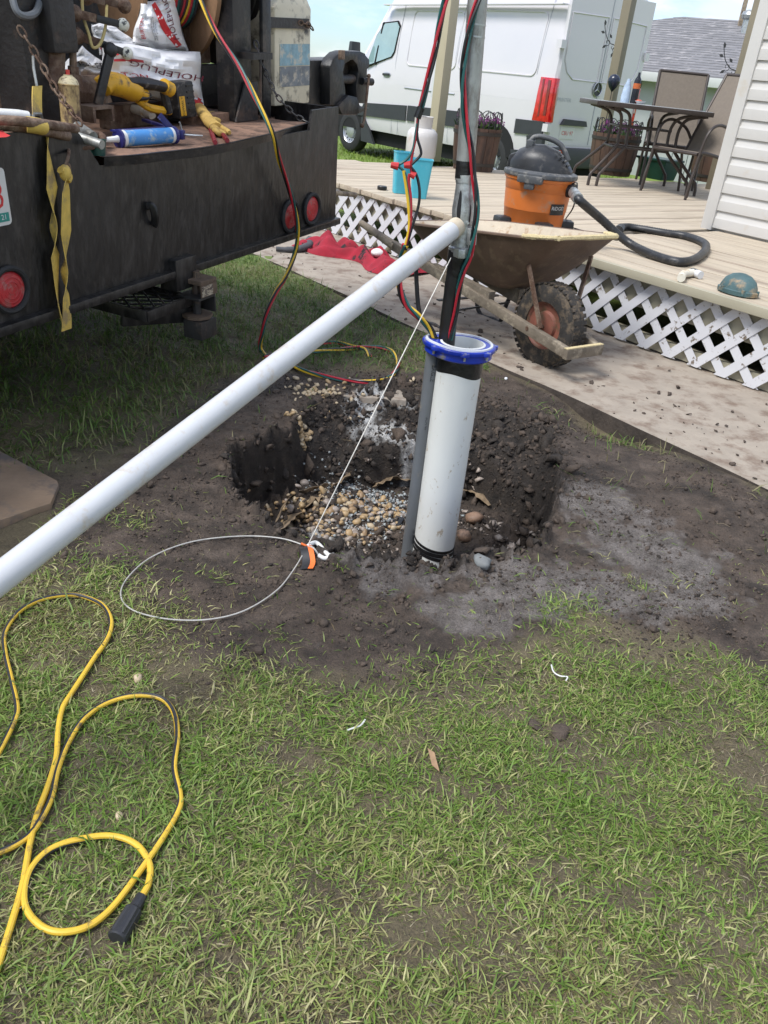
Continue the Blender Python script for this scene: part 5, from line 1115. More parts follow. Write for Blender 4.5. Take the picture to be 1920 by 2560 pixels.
# hose loop hanging on the upright
mb = MB(); mb.tube(cr([TW(28, -20, .30), TW(40, 25, .28), TW(62, 40, .27), TW(90, 30, .28), TW(105, -15, .30)], 5), .011, 8); tag(mb.build('hose_loop', 'pvc_grey'), 'dusty grey hose loop hanging on the dark upright', 'hose')
# cable reel
rc = TW(395, -70, .62); ru = norm(TU * .9 - TWn * .42); rv = np.cross(TV_, ru)
mat('ply', (.24, .14, .075), .7, 0, .25, 9, .2, 40, st=(1, 1, 1))
rl = thing('cable_reel', rc - TV_ * .32, 'wooden cable reel wound with coloured wire above the paper bags', 'reel')
for s, R2 in ((-.17, .26), (.12, .30)):
    mb = MB(rc + ru * s, rv, TV_, ru); mb.lathe([(0, -.009), (R2, -.009), (R2, .009), (0, .009)], 40); mb.build('flange', 'ply', rl)
for k in range(22):
    mb = MB(rc + ru * (-.15 + k * .0112), rv, TV_, ru); mb.tube([A3(.19 * math.cos(a), .19 * math.sin(a), .002 * math.sin(3 * a + k)) for a in np.linspace(0, 2 * math.pi, 28)[:-1]], .0065, 5, closed=True); mb.build('wire_turn', ['w_yellow', 'w_red', 'w_green', 'w_black', 'w_red', 'w_black'][k % 6], rl)
rc2 = TW(545, -90, .60); rl2 = thing('hose_drum', rc2 - TV_ * .28, 'drum of black hose beside the wooden cable reel', 'reel')
for k in range(7): mb = MB(rc2 + ru * (-.09 + k * .03), rv, TV_, ru); mb.tube([A3(.27 * math.cos(a), .27 * math.sin(a), 0) for a in np.linspace(0, 2 * math.pi, 32)[:-1]], .017, 7, closed=True); mb.build('hose_turn', 'poly_black', rl2)
mat('rope_tan', (.42, .33, .13), .8, 0, .2, 60)
mb = MB(); mb.tube(cr([TW(205, -10, .33), TW(208, 40, .31), TW(222, 85, .27), TW(232, 118, .25), TW(250, 110, .25), TW(263, 70, .27), TW(267, 20, .31), TW(268, -10, .33)], 6), .005, 6); tag(mb.build('rope', 'rope_tan'), 'thin tan rope looping behind the valve levers', 'rope')
# paper bags
mat('bag_white', (.78, .78, .79), .55, 0, .06, 12, .12, 30); mat('bag_red', (.55, .025, .03), .55, 0, .1, 20); mat('bag_maroon', (.16, .015, .03), .55); mat('bag_black', (.03, .025, .03), .55)
def bag(px4, w, label, seed, prints, dep=.13, bul=.05):
    C4 = [A3(x, y, 0) for x, y in px4]; rr = np.random.default_rng(seed); ph = rr.uniform(0, 6.28, 12)
    def S(i, j, off=0.):
        q = (C4[0] * (1 - i) + C4[1] * i) * (1 - j) + (C4[3] * (1 - i) + C4[2] * i) * j
        e = (4 * i * (1 - i)) ** .35 * (4 * j * (1 - j)) ** .35
        cr_ = 0.
        for k, (f, a) in enumerate(((2.3, .016), (3.7, .012), (6.1, .008), (9.3, .005))): cr_ += a * abs(math.sin(f * (i * math.cos(ph[k]) + j * math.sin(ph[k])) * 2 + ph[k + 4])) * 2 - a
        d_ = bul * e + cr_ * (.4 + .6 * e) + off
        q = q + A3(3 * math.sin(7 * j + ph[9]), 3 * math.sin(8 * i + ph[10]), 0) * (1 if off == 0 else 1)
        return TW(q[0], q[1], w - d_)
    base = S(.5, 1.0); t = thing('paper_bag', tp3(UV(base)[0], w, UV(base)[2]), label, 'bag', 'white paper bags on the truck deck')
    mb = MB(); n1, n2 = 22, 18; mb.grid(S, n1, n2); mb.grid(lambda i, j: TW(*((C4[0] * (1 - i) + C4[1] * i) * (1 - j) + (C4[3] * (1 - i) + C4[2] * i) * j)[:2], w + dep * (4 * i * (1 - i)) ** .4 * (4 * j * (1 - j)) ** .4), 8, 8)
    mb.build('bag', 'bag_white', t, ang=.35)
    for kind, args in prints:
        if kind == 'band':
            (i0, j0), (i1, j1), wd = args; mb = MB(); dv = np.array([i1 - i0, j1 - j0]); nv = np.array([-dv[1], dv[0]]) / np.linalg.norm(dv) * wd
            mb.grid(lambda a, b: S(i0 + dv[0] * a + nv[0] * (b - .5), j0 + dv[1] * a + nv[1] * (b - .5), .003), 12, 2); mb.build('printed_band', 'bag_red', t)
        else:
            body, sz, (ci, cj), ang, mtn = args; ca, sa = math.cos(ang), math.sin(ang)
            text('bag_lettering', body, sz, lambda x, y: S(ci + x * ca - y * sa, cj - (x * sa + y * ca), .004), mtn, t)
    return t
bag([(252, 106), (498, 132), (508, 272), (262, 225)], .42, 'white paper bag with HOLEPLUG lettering behind the yellow saw', 3, [('band', ((.05, .12), (.14, .10), .28)), ('band', ((.88, .98), (.99, .86), .10)), ('band', ((.12, .35), (.42, .30), .05)), ('t', ('RTON', .13, (.30, .62), .15, 'bag_red')), ('t', ('HOLEPLUG', .155, (.66, .42), 3.0, 'bag_maroon'))])
bag([(352, 10), (432, -15), (470, 128), (330, 112)], .50, 'upright white paper bag with a red stripe against the cable reel', 5, [('band', ((.38, .05), (.85, .95), .13)), ('t', ('HOLEPLUG', .17, (.78, .42), 1.75, 'bag_maroon')), ('t', ('BURTON', .12, (.16, .62), 1.8, 'bag_red')), ('t', ('Baroid Industrial Products\nPO Box 1675, Houston TX\n877/379/7412', .045, (.42, .58), 1.85, 'bag_black'))])
bag([(150, 170), (205, 115), (285, 180), (255, 212)], .48, 'white paper bag corner reading HOLEP beside the rusty valve', 7, [('t', ('HOLEP', .26, (.62, .45), -.75, 'bag_black'))], .08, .03)
bag([(228, 60), (285, 62), (345, 112), (250, 135)], .51, 'crumpled white paper bag between the rope and the reel', 8, [('band', ((.02, .75), (.3, .95), .08))], .06, .03)
# wall of the truck right: jug strapped to the plate, chain
wj = .28; ju = UV(TW(732, 262, wj)); jt = UV(TW(732, 20, wj)); hjw = 42 * np.dot(TW(732, 262, wj) - CC, CF) / FPX / .52 / 1.0
jg = thing('plastic_jug', tp3(ju[0], wj + .06, ju[2]), 'stained cream plastic jug with faded blue label strapped upright', 'jug')
mb = MB(tp3(ju[0], wj + .07, ju[2]), TU, TWn, TV_); hh_ = jt[2] - ju[2]; mb.loft([[(-hjw, -.07, 0), (hjw, -.07, 0), (hjw, .07, 0), (-hjw, .07, 0)], [(-hjw, -.07, hh_), (hjw, -.07, hh_), (hjw, .07, hh_), (-hjw, .07, hh_)], [(-hjw * .5, -.05, hh_ + .05), (hjw * .9, -.05, hh_ + .05), (hjw * .9, .05, hh_ + .05), (-hjw * .5, .05, hh_ + .05)]]); jb = mb.build('body', 'jug', jg, bevel=.012)
for v0, v1, mm in ((.42, .64, 'jug_blue'), (.20, .41, 'jug_grey')):
    mb = MB(tp3(ju[0], wj, ju[2]), TU, TV_, -TWn); mb.prism([(-hjw * .75, v0 * hh_), (hjw * .93, v0 * hh_), (hjw * .93, v1 * hh_), (-hjw * .75, v1 * hh_)], .0005, .0025); mb.build('label', mm, jb, smooth=False)
mb = tmb(); vb = UV(TW(732, 58, wj))[2]; mb.box((ju[0] - hjw - .06, wj - .012, vb - .02), (ju[0] + hjw * .75, wj - .004, vb + .02)); mb.build('strap_bar', 'steel_dark', tk)
def chain(name, pts, label, lr=.011, th=.0032, mt='steel_dark'):
    P = cr(pts, 12); t = thing(name, P[-1], label, 'chain', 'steel chains on the truck'); s = 0; Lk = lr * 2.6; k = 0; nxt = 0
    acc = [0.]
    for i in range(1, len(P)): acc.append(acc[-1] + np.linalg.norm(P[i] - P[i - 1]))
    while nxt < acc[-1]:
        i = min(np.searchsorted(acc, nxt), len(P) - 1); i = max(i, 1); f = (nxt - acc[i - 1]) / max(1e-6, acc[i] - acc[i - 1]); c = P[i - 1] * (1 - f) + P[i] * f; tg = norm(P[i] - P[i - 1])
        x = norm(np.cross(tg, (.3, .1, 1))) if k % 2 else norm(np.cross(tg, np.cross(tg, (.3, .1, 1))))
        mb = MB(); mb.tube([c + tg * math.cos(a) * lr * 1.65 + x * math.sin(a) * lr * .85 for a in np.linspace(0, 2 * math.pi, 13)[:-1]], th, 5, closed=True); mb.build('link', mt, t); nxt += Lk; k += 1
chain('chain', [TW(55, 80, .28), TW(95, 145, .25), TW(140, 225, .18), TW(175, 275, .10), TW(198, 305, .05)], 'rusty chain slung from the dark upright down to the pipes', mt='steel_rust')
chain('chain', [TW(641, 112, .24), TW(660, 170, .2), TW(690, 235, .13), TW(735, 285, .06), TW(768, 305, .0)], 'dark chain hanging beside the cream jug to the shelf lip')
chain('chain', [TW(752, 57, .265), TW(772, 62, .26), TW(780, 72, .26)], 'short rusty chain at the end of the jug strap bar', mt='steel_rust')
# vise
wv = .30
def VP(x, y, w=wv): return TW(x, y, w)
vi = thing('pipe_vise', VP(855, 268), 'heavy black bench vise overhanging the truck corner', 'vise')
def vplate(px, w0_, w1_, name, mt='steel_black'):
    q = [UV(VP(x, y, wv)) for x, y in px]; mb = MB(TO, TU, TV_, TWn); mb.prism([(a[0], a[2]) for a in q], w0_, w1_); return mb.build(name, mt, vi, bevel=.008)
vplate([(812, 262), (812, 165), (820, 145), (836, 130), (848, 128), (850, 160), (846, 180), (852, 230), (850, 262)], .27, .33, 'fixed_jaw')
vplate([(884, 178), (880, 160), (872, 150), (880, 132), (900, 134), (912, 148), (912, 168), (906, 172), (906, 258), (880, 256), (878, 215)], .27, .33, 'moving_jaw')
vplate([(836, 130), (848, 126), (890, 127), (905, 134), (884, 152), (866, 149), (850, 160)], .272, .328, 'arch')
vplate([(825, 262), (850, 235), (872, 240), (880, 262), (905, 268), (870, 285), (835, 285)], .25, .33, 'base')
mb = MB(); mb.tube([VP(828, 198), VP(884, 198)], .022, 14); mb.build('slide', 'steel_dark', vi); mb = MB(); mb.tube([VP(905, 203, wv - .04), VP(930, 205, wv - .06)], .018, 12); mb.build('screw_boss', 'steel_dark', vi)
mb = MB(); mb.tube(cr([VP(922, 190, wv - .06), VP(917, 240, wv - .07), VP(910, 300, wv - .07), VP(905, 313, wv - .07)], 4), .007, 8); mb.ball(VP(905, 314, wv - .07), .012, 8, 6); mb.ball(VP(922, 190, wv - .06), .011, 8, 6); mb.build('tommy_bar', 'steel_rust', vi)
mb = MB(VP(854, 137, .23), TU, TWn, TV_); mb.cbox((0, 0, 0), (.035, .02, .04)); mb.build('jaw_pad', 'steel_rust', vi, bevel=.003)
# spray can
p = TV(179, 314, .486); mat('can_old', (.42, .30, .13), .6, .1, .3, 20, .2, 60, dirt=(.09, .05, .03), da=.5, ds=26, dst=(1, 1, .5)); mat('can_cream', (.62, .53, .33), .5, 0, .15, 20, dirt=(.12, .07, .04), da=.3, ds=34); mat('red_cap', (.5, .05, .04), .5)
t = thing('spray_can', p, 'rust-stained yellow spray can with red nozzle on the truck shelf', 'spray can'); mb = MB(p); R2 = .0325; mb.lathe([(0, 0), (R2, 0), (R2 + .001, .003), (R2, .006), (R2, .118), (R2 + .0015, .120), (R2, .123)], 24); mb.build('can', 'can_old', t)
mb = MB(p); mb.lathe([(R2, .123), (.031, .127), (.027, .136), (.019, .143), (.014, .146), (.014, .149), (0, .149)], 24); mb.build('shoulder', 'can_cream', t); mb = MB(p); mb.lathe([(0, .149), (.0065, .149), (.0065, .163), (0, .164)], 10); mb.build('nozzle', 'red_cap', t)
# channel iron
p = TV(240, 303, .486); mb = MB(p + TV_ * .001, TU, TV_, TWn); q = [(-.05, 0), (-.05, .05), (.05, .05), (.05, 0), (.04, 0), (.038, .04), (-.038, .04), (-.04, 0)]; mb.prism(q, -.04, .12); tag(mb.build('channel_iron', 'steel_rust', smooth=False), 'short rusty offcut of channel iron under the valve', 'steel offcut')
# black strap coil
w1 = UV(TV(480, 312, SH))[1]; cl_ = thing('strap_coil', TV(490, 300, SH), 'coil of flat black belt lying under the battery saw', 'belt')
q0 = UV(TV(300, 290, SH)); q1 = UV(TV(462, 305, SH))
for k in range(6):
    o_ = .006 * k; hl = .012 + .0105 * k; cst = A3(q0[0], q0[1] + .05, 0); cen = A3(q1[0], q1[1] + .05, 0); pts = []
    for a in np.linspace(-math.pi / 2, math.pi / 2, 9): pts.append(cen + A3(math.cos(a) * hl, math.sin(a) * hl, SH + .022))
    pts += [cst + A3(0, hl, SH + .022), ]
    for a in np.linspace(math.pi / 2, 3 * math.pi / 2, 7): pts.append(cst + A3(math.cos(a) * hl * .5, math.sin(a) * hl, SH + .022))
    pts.append(cen + A3(0, -hl, SH + .022)); mb = tmb(); mb.ribbon(pts, A3(0, 0, 1), .040, .0055); mb.build('belt_turn', 'tyre', cl_, ang=.9)
# reciprocating saw
wS = UV(TV(455, 297, SH + .03))[1] + .02
sP = lambda x, y, d=0: TW(x, y, wS - d)
mat('tool_yellow', (.68, .37, .02), .42, 0, .1, 15, dirt=(.15, .1, .05), da=.2, ds=20); mat('tool_black', (.018, .018, .02), .5, 0, .2, 20, dirt=(.12, .11, .10), da=.25, ds=30)
sw = thing('cordless_saw', sP(360, 262), 'yellow and black cordless saw lying on its side with battery fitted', 'power tool')
mb = MB(); mb.tube(cr([sP(250, 222), sP(268, 208), sP(300, 214), sP(335, 228), sP(358, 236)], 4), [.028] + [.04] * 4 + [.048] * 4 + [.046] * 4 + [.03] * 4 + [.02] * 0, 14, sq=.8); mb.build('motor_housing', 'tool_yellow', sw, ang=.8)
mb = MB(); mb.tube(cr([sP(285, 205, .01), sP(320, 208, .01), sP(345, 225, .01), sP(360, 245, 0)], 4), .022, 10); mb.build('gear_cover', 'tool_yellow', sw)
mb = MB(); mb.tube(cr([sP(318, 205, .02), sP(345, 207, .02), sP(385, 212, .02), sP(415, 220, .02)], 4), [.02] * 4 + [.026] * 4 + [.024] * 4 + [.022], 12, sq=.8); mb.build('grip', 'tool_black', sw)
mb = MB(); mb.tube(cr([sP(350, 228, .02), sP(372, 236, .02), sP(368, 244, .02), sP(348, 246, .02)], 4), .009, 8); mb.build('trigger', 'poly_black', sw)
mb = MB(); mb.tube(cr([sP(345, 250), sP(370, 268), sP(400, 275), sP(425, 278)], 4), .014, 8); mb.build('guard', 'tool_yellow', sw)
mb = MB(); mb.tube([sP(408, 214, .02), sP(426, 225, .02)], .027, 12); mb.build('collar', 'tool_yellow', sw)
mb = MB(); mb.tube([sP(410, 230, .01), sP(422, 282, .01)], .016, 8); mb.build('rear_handle', 'tool_black', sw)
bt = [sP(425, 205), sP(468, 200), sP(480, 290), sP(437, 296)]; mb = MB(); fw_ = -TWn * .045; bk_ = TWn * .045
mb.loft([[q + fw_ * .6 for q in bt], [q * 1. + bk_ * .8 for q in bt]]); bo = mb.build('battery', 'tool_black', sw, bevel=.008)
for k in range(5):
    mb = MB(); f = .12 + .16 * k; a_ = bt[0] * (1 - f) + bt[3] * f; b_ = bt[1] * (1 - f) + bt[2] * f; mb.bar(a_ * .45 + b_ * .55 + fw_ * .6, a_ * .05 + b_ * .95 + fw_ * .6, .006, .006); mb.build('battery_rib', 'poly_black', bo)
mb = MB(); lq = [bt[0] * .93 + bt[1] * .07, bt[0] * .62 + bt[1] * .38, bt[3] * .62 + bt[2] * .38, bt[3] * .93 + bt[2] * .07]; lq = [lq[0] * .62 + lq[3] * .38, lq[1] * .62 + lq[2] * .38, lq[1] * .08 + lq[2] * .92, lq[0] * .08 + lq[3] * .92]
mb.add([q + fw_ * .64 for q in lq], [(0, 1, 2, 3)]); ll = mb.build('battery_label', 'tool_yellow', bo, smooth=False); lc = sum(lq) / 4 + fw_ * .68
text('battery_lettering', 'DeWALT', .017, flat(lc, lq[0] - lq[3], lq[0] - lq[1]), 'poly_black', ll)
# white fitting
p0_, p1_ = TV(333, 272, SH + .055), TV(378, 285, SH + .05); t = thing('plastic_fitting', p0_ - TV_ * .02, 'short white plastic hose fitting on the black belt coil', 'pipe fitting'); mb = MB(); v_ = p1_ - p0_; mb.tube([p0_, p0_ + v_ * .55, p0_ + v_ * .56, p0_ + v_ * .62, p0_ + v_ * .63, p1_, p1_ + v_ * .08 - TV_ * .008], [.0165, .0165, .019, .019, .0165, .0165, .014], 14); mb.build('fitting', 'pvc_cream', t)
# caulking gun
mat('cart_blue', (.06, .24, .56), .4, 0, .15, 9, dirt=(.35, .45, .5), da=.3, ds=26); mat('gun_navy', (.012, .014, .11), .45, 0, .2, 10, dirt=(.3, .3, .45), da=.15, ds=30); mat('plast_white', (.7, .7, .68), .4)
cz = SH + .028; c0_ = TV(302, 347, cz); c1_ = TV(430, 338, cz); cv_ = c1_ - c0_; cdn = norm(cv_)
t = thing('caulking_gun', (c0_ + c1_) / 2 - TV_ * .028, 'navy caulking gun holding a bright blue cartridge on the shelf', 'caulking gun')
mb = MB(); mb.tube([c0_ + cv_ * .02, c1_], .0255, 20); ct = mb.build('cartridge', 'cart_blue', t)
mb = MB(); mb.tube([c0_ - cdn * .006, c0_ + cdn * .012], .0265, 20); mb.build('end_cap', 'plast_white', ct); mb = MB(); mb.tube([c0_ - cdn * .006, c0_ - cdn * .02, c0_ - cdn * .07], [.013, .010, .007], 10); mb.build('tip', 'plast_white', ct); mb = MB(); mb.tube([c1_ - cdn * .012, c1_ - cdn * .002], .026, 20); mb.build('end_band', 'plast_white', ct)
mb = MB(); mb.tube([c0_ - cdn * .012, c0_ - cdn * .002], .030, 20); mb.tube([c1_, c1_ + cdn * .012], .029, 20); nb = TV_ * .022 + TWn * .02; mb.bar(c0_ + nb - cdn * .01, c1_ + nb + cdn * .01, .03, .006); mb.build('frame', 'gun_navy', t, bevel=.001)
mb = MB(); g0_ = c1_ + cdn * .02; mb.bar(g0_, TW(398, 288, UV(c1_)[1] + .02), .006, .022); mb.build('trigger', 'gun_navy', t, bevel=.002); mb = MB(); mb.bar(c1_ + TV_ * .02, TV(360, 300, SH + .045), .02, .010); mb.build('handle', 'gun_navy', t, bevel=.002)
mb = MB(); mb.cbox(tuple(c1_ + cdn * .035), (.03, .03, .03)); mb.build('ratchet_block', 'gun_navy', t, bevel=.003); mb = MB(); mb.tube([c1_ + cdn * .04, TV(507, 340, cz)], .0035, 8); mb.tube(cr([c1_ + cdn * .045 + TV_ * .01, c1_ + cdn * .04 + TV_ * .03, c1_ + cdn * .035 + TV_ * .04], 3), .003, 6); mb.build('push_rod', 'zinc', t)
# gloves and pliers
mat('leather', (.52, .34, .09), .75, 0, .2, 25, .4, 60, dirt=(.25, .15, .05), da=.25, ds=16); g_ = lambda x, y, h: TV(x, y, SH + h)
t = thing('work_glove', g_(530, 300, 0), 'crumpled yellow leather work glove draped over the shelf', 'glove')
mb = MB(); mb.tube(cr([g_(487, 262, .05), g_(498, 268, .05), g_(510, 285, .04), g_(525, 305, .03), g_(540, 318, .022)], 5), [.018] * 5 + [.024] * 5 + [.026] * 5 + [.028] * 5 + [.024], 12, sq=.7); mb.build('palm', 'leather', t, ang=1.2)
for a_, b_, c_, r in ((( 530, 305), (552, 318), (574, 332), .0105), ((525, 312), (545, 325), (562, 337), .010), ((520, 300), (540, 300), (549, 305), .0105), ((515, 290), (535, 285), (541, 292), .0115), ((530, 318), (542, 330), (552, 336), .0095)):
    mb = MB(); mb.tube(cr([g_(*a_, .022), g_(*b_, .02), g_(*c_, .012)], 5), [r * 1.1] * 5 + [r] * 5 + [r * .7], 9); mb.build('finger', 'leather', t, ang=1.2)
mat('grip_red', (.22, .015, .025), .4); t = thing('pliers', g_(540, 335, 0), 'pliers with dark red handles poking out from under the glove', 'pliers')
for q in (((522, 318), (530, 335), (538, 356)), ((535, 315), (552, 330), (568, 351))): mb = MB(); mb.tube(cr([g_(*q[0], .012), g_(*q[1], .012), g_(*q[2], .010)], 4), [.006] * 4 + [.0085] * 5, 8); mb.build('handle', 'grip_red', t)
# pipes at the left
def rod(name, pts, r, label, mt='steel_rust', smooth=4, cat='pipe', hollow=False):
    P = cr(pts, smooth) if smooth > 1 else pts; t = thing(name, P[0], label, cat); mb = MB(); mb.tube(P, r, 12); mb.build('tube', mt, t)
    if hollow: e = norm(P[0] - P[1]); mb = MB(); mb.tube([P[0] + e * .0005, P[0] + e * .001], r * .68, 12); mb.build('bore', 'under', t)
    return t
ZP = .535
rod('rusty_pipe', [TV(-60, 298, ZP + .02), TV(60, 304, ZP + .02), TV(190, 322, ZP - .02)], .013, 'rusty pipe bound by the yellow strap, behind its partner'); rod('rusty_pipe', [TV(-60, 312, ZP), TV(60, 318, ZP), TV(170, 340, ZP - .035)], .0145, 'thicker rusty pipe bound by the yellow strap, in front')
rod('steel_rod', [TV(136, 322, .50), TV(255, 362, .475)], .014, 'pale rust speckled rod lying across the pipe ends', 'galv', 1); rod('pipe_nipple', [TV(193, 316, .50), TV(233, 343, .48)], .0165, 'short hollow grey pipe nipple hanging on the chain end', 'galv', 1, hollow=True)
rod('bent_rod', [TV(128, 346, .47), TV(150, 362, .465), TV(200, 370, .46), TV(240, 362, .46), TV(258, 348, .465), TV(252, 338, .47), TV(232, 334, .475)], .0105, 'rusty rod bent into a hook at the shelf corner', smooth=6); rod('pipe_piece', [TV(-50, 282, .56), TV(45, 288, .555), TV(70, 292, .55)], .015, 'white pipe end with dark mouth behind the rusty pipes', 'plast_white', 1)
mat('strap_yellow', (.60, .42, .09), .7, 0, .15, 40, .2, 300, dirt=(.3, .22, .1), da=.3, ds=14)
mb = MB(); mb.tube(cr([TV(66, 311, ZP + .008), TV(84, 313, ZP + .006), TV(104, 317, ZP + .0)], 4), .0285, 14, sq=.75); tag(mb.build('strap_wrap', 'strap_yellow'), 'yellow webbing wrapped round the two rusty pipes', 'strap')
t = thing('ratchet_strap', TW(95, 290, .12), 'short yellow webbing tab with metal buckle hung from the chain', 'strap'); mb = MB(); mb.ribbon(cr([TW(93, 215, .14), TW(92, 245, .13), TW(93, 285, .12)], 4), TU, .036, .004); mb.build('webbing', 'strap_yellow', t); mb = MB(); mb.tube([TW(84, 285, .12), TW(82, 300, .12), TW(92, 303, .12), TW(106, 300, .12), TW(102, 285, .12)], .006, 6, closed=True); mb.build('buckle', 'galv', t); mb = MB(); mb.tube([TW(82, 140, .16), TW(84, 170, .15), TW(92, 215, .14)], .004, 6); mb.build('hook_wire', 'galv', t)
mat('rag_red', (.5, .03, .03), .7); mb = MB(); mb.add([TV(-30, 322, .529), TV(-30, 345, .526), TV(15, 343, .526), TV(26, 339, .527), TV(14, 333, .528), TV(6, 326, .530)], [(0, 1, 2, 3, 4, 5)]); tag(mb.build('flag_scrap', 'rag_red', smooth=False), 'torn scrap of red flag on the left panel top', 'rag')
p = TV(264, 391, SH + .001) + TWn * .03; t = thing('small_cup', p, 'small dark green cup at the shelf corner', 'cup'); mb = MB(p); mb.lathe([(0, 0), (.022, 0), (.026, .045), (.027, .046), (.024, .045), (.02, .008), (0, .006)], 18); mb.build('cup', 'tub_green', t)
# hanging yellow strap in front of the panel
def strap(pts, name='webbing', parent=None):
    P = []; S = []; W = []
    raw = [(TW(x, y, w), a, wd) for x, y, w, a, wd in pts]; Pc = cr([r[0] for r in raw], 6); n_ = len(Pc)
    for i in range(n_):
        k = i / 6; a = int(min(k, len(raw) - 2)); f = k - a; an = raw[a][1] * (1 - f) + raw[a + 1][1] * f; S.append(TU * math.cos(R_(an)) + TWn * math.sin(R_(an))); W.append(raw[a][2] * (1 - f) + raw[a + 1][2] * f)
    mb = MB(); mb.ribbon(Pc, np.array(S), W, .0022); return mb.build(name, 'strap_yellow', parent)
t = thing('tie_strap', TW(165, 400, -.03), 'long twisted yellow webbing strap hanging down the black panel', 'strap')
strap([(116, 335, .0, 80, .018), (120, 380, -.014, 40, .034), (130, 470, -.022, 10, .05), (134, 540, -.024, 60, .045), (134, 572, -.024, 90, .03), (138, 640, -.024, 20, .05), (143, 730, -.024, 40, .046), (150, 790, -.026, 60, .044), (158, 812, -.03, 40, .04)], parent=t)
strap([(167, 440, -.03, 50, .03), (165, 480, -.03, 20, .045), (165, 580, -.03, 12, .052), (164, 650, -.03, 50, .044), (161, 682, -.03, 90, .03), (165, 740, -.03, 25, .045), (167, 800, -.03, 5, .042), (166, 825, -.028, 0, .042)], parent=t)
mb = MB(); mb.ball(TW(163, 432, -.03), (.018, .018, .024), 10, 8); mb.tube(cr([TW(150, 424, -.03), TW(158, 430, -.03), TW(172, 440, -.03), TW(168, 452, -.03)], 4), .011, 8); mb.build('knot', 'strap_yellow', t); mb = MB(); mb.tube(cr([TW(172, 375, .0), TW(170, 395, -.03), TW(160, 425, -.03), TW(172, 412, -.03), TW(174, 436, -.03)], 5), .005, 6); mb.build('wire_hook', 'steel_rust', t)
# wire bundle from the reel over the shelf to the lawn
gE = on_ground(652, 880); we = UV(gE)[1]
pw = [TW(497, -10, .34), TW(540, 80, .24), TW(598, 168, .12), TW(640, 248, .02)]
seq = [(680, 330), (698, 400), (722, 470), (738, 530), (744, 580), (738, 630), (715, 690), (690, 730), (668, 780), (656, 830)]
for i, (x, y) in enumerate(seq): f = i / len(seq); pw.append(TW(x, y, -.07 * (1 - f) + we * f * f * .9 + -.0))
pw += [gE + ZZ * .014, on_ground(690, 905) + ZZ * .012, on_ground(745, 880) + ZZ * .012, on_ground(830, 862) + ZZ * .012, on_ground(880, 872) + ZZ * .012, on_ground(912, 880) + ZZ * .014, on_ground(925, 896) + ZZ * .010]
bundle('wire_bundle', cr(pw, 10), WC, .0058, .0046, .62, 'four-colour twisted wire hanging from the reel down to the lawn')
pg = [on_ground(x, y) + ZZ * .013 for x, y in ((640, 930), (700, 905), (770, 888), (850, 880), (920, 874), (970, 880), (993, 905), (990, 930), (968, 953), (920, 962), (850, 955), (780, 940), (730, 922), (690, 895), (660, 900))]
bundle('wire_bundle', cr(pg, 9), WC, .0058, .0046, .5, 'four-colour twisted wire looped on the lawn behind the pit')
# ================================================================== WELL
CX, CY = .185, 2.515
def cmb(z=0.): return MB(A3(CX, CY, z))
zf = hgt(CX, CY); zb = zf - .14
wc = thing('well_casing', A3(CX, CY, zb), 'white plastic well casing with a blue collar rising from the pit', 'well casing')
mb = cmb(); mb.lathe([(.0705, zb), (.0705, .512), (.064, .514), (.062, .51), (.062, .1), (.0, .1)], 48); mb.build('pipe', 'pvc_case', wc, ang=.8)
mat('pipe_dark', (.03, .028, .026), .9)
def band(z0, z1, r, name, wav=.0, ph=0., mt='tape_black', tilt=0.):
    mb = cmb(); rg = []
    for t_ in (0, .5, 1):
        rg.append([((r + (.0006 if t_ == .5 else 0)) * math.cos(a), (r + (.0006 if t_ == .5 else 0)) * math.sin(a), z0 + (z1 - z0) * t_ + tilt * math.cos(a - ph) + wav * math.sin(3 * a + ph) * (1 - t_)) for a in np.linspace(0, 2 * math.pi, 49)[:-1]])
    mb.loft(rg, False); return mb.build(name, mt, wc)
band(.415, .466, .0712, 'tape_wrap', .004, 1.0, tilt=-.010)
# straps of tape holding the conduit
for z0, z1, ti, ph, r in ((-.200, -.187, .016, 3.4, .0718), (-.180, -.165, .012, 3.0, .0718), (-.158, -.147, .015, 2.6, .0718)): band(zf + .255 + z0, zf + .255 + z1, r, 'tape_strap', tilt=ti, ph=ph)
# collar: ring plus a lobe for the conduit
lobe = A3(-.088, .022, 0)
def outline(r, rl, n_=60):
    o = []
    for k in range(n_):
        a = 2 * math.pi * k / n_; dv = A3(math.cos(a), math.sin(a), 0); c = dv @ norm(lobe)
        o.append(r + (np.linalg.norm(lobe) + rl - r) * max(0., c) ** 5)
    return o
ro_, ri_ = outline(.100, .034), [.066] * 60
def colr(prof):
    rg = []
    for (m_, z) in prof: rg.append([(m_(k) * math.cos(2 * math.pi * k / 60), m_(k) * math.sin(2 * math.pi * k / 60), z) for k in range(60)])
    return rg
mb = cmb(); o1 = outline(.094, .026)
mb.loft(colr([(lambda k: .0712, .472), (lambda k: o1[k] - .004, .472), (lambda k: o1[k], .476), (lambda k: o1[k], .494), (lambda k: ro_[k], .496), (lambda k: ro_[k] + .002, .500), (lambda k: ro_[k] + .002, .508), (lambda k: ro_[k] - .001, .511), (lambda k: .0712, .511)]), False); co = mb.build('collar', 'blue_plastic', wc, ang=.6)
mb = cmb(); mb.loft(colr([(lambda k: ro_[k] - .006, .511), (lambda k: ro_[k] - .007, .5155), (lambda k: ro_[k] - .014, .5155), (lambda k: ro_[k] - .015, .511)]), False); mb.build('gasket', 'rubber_white', co)
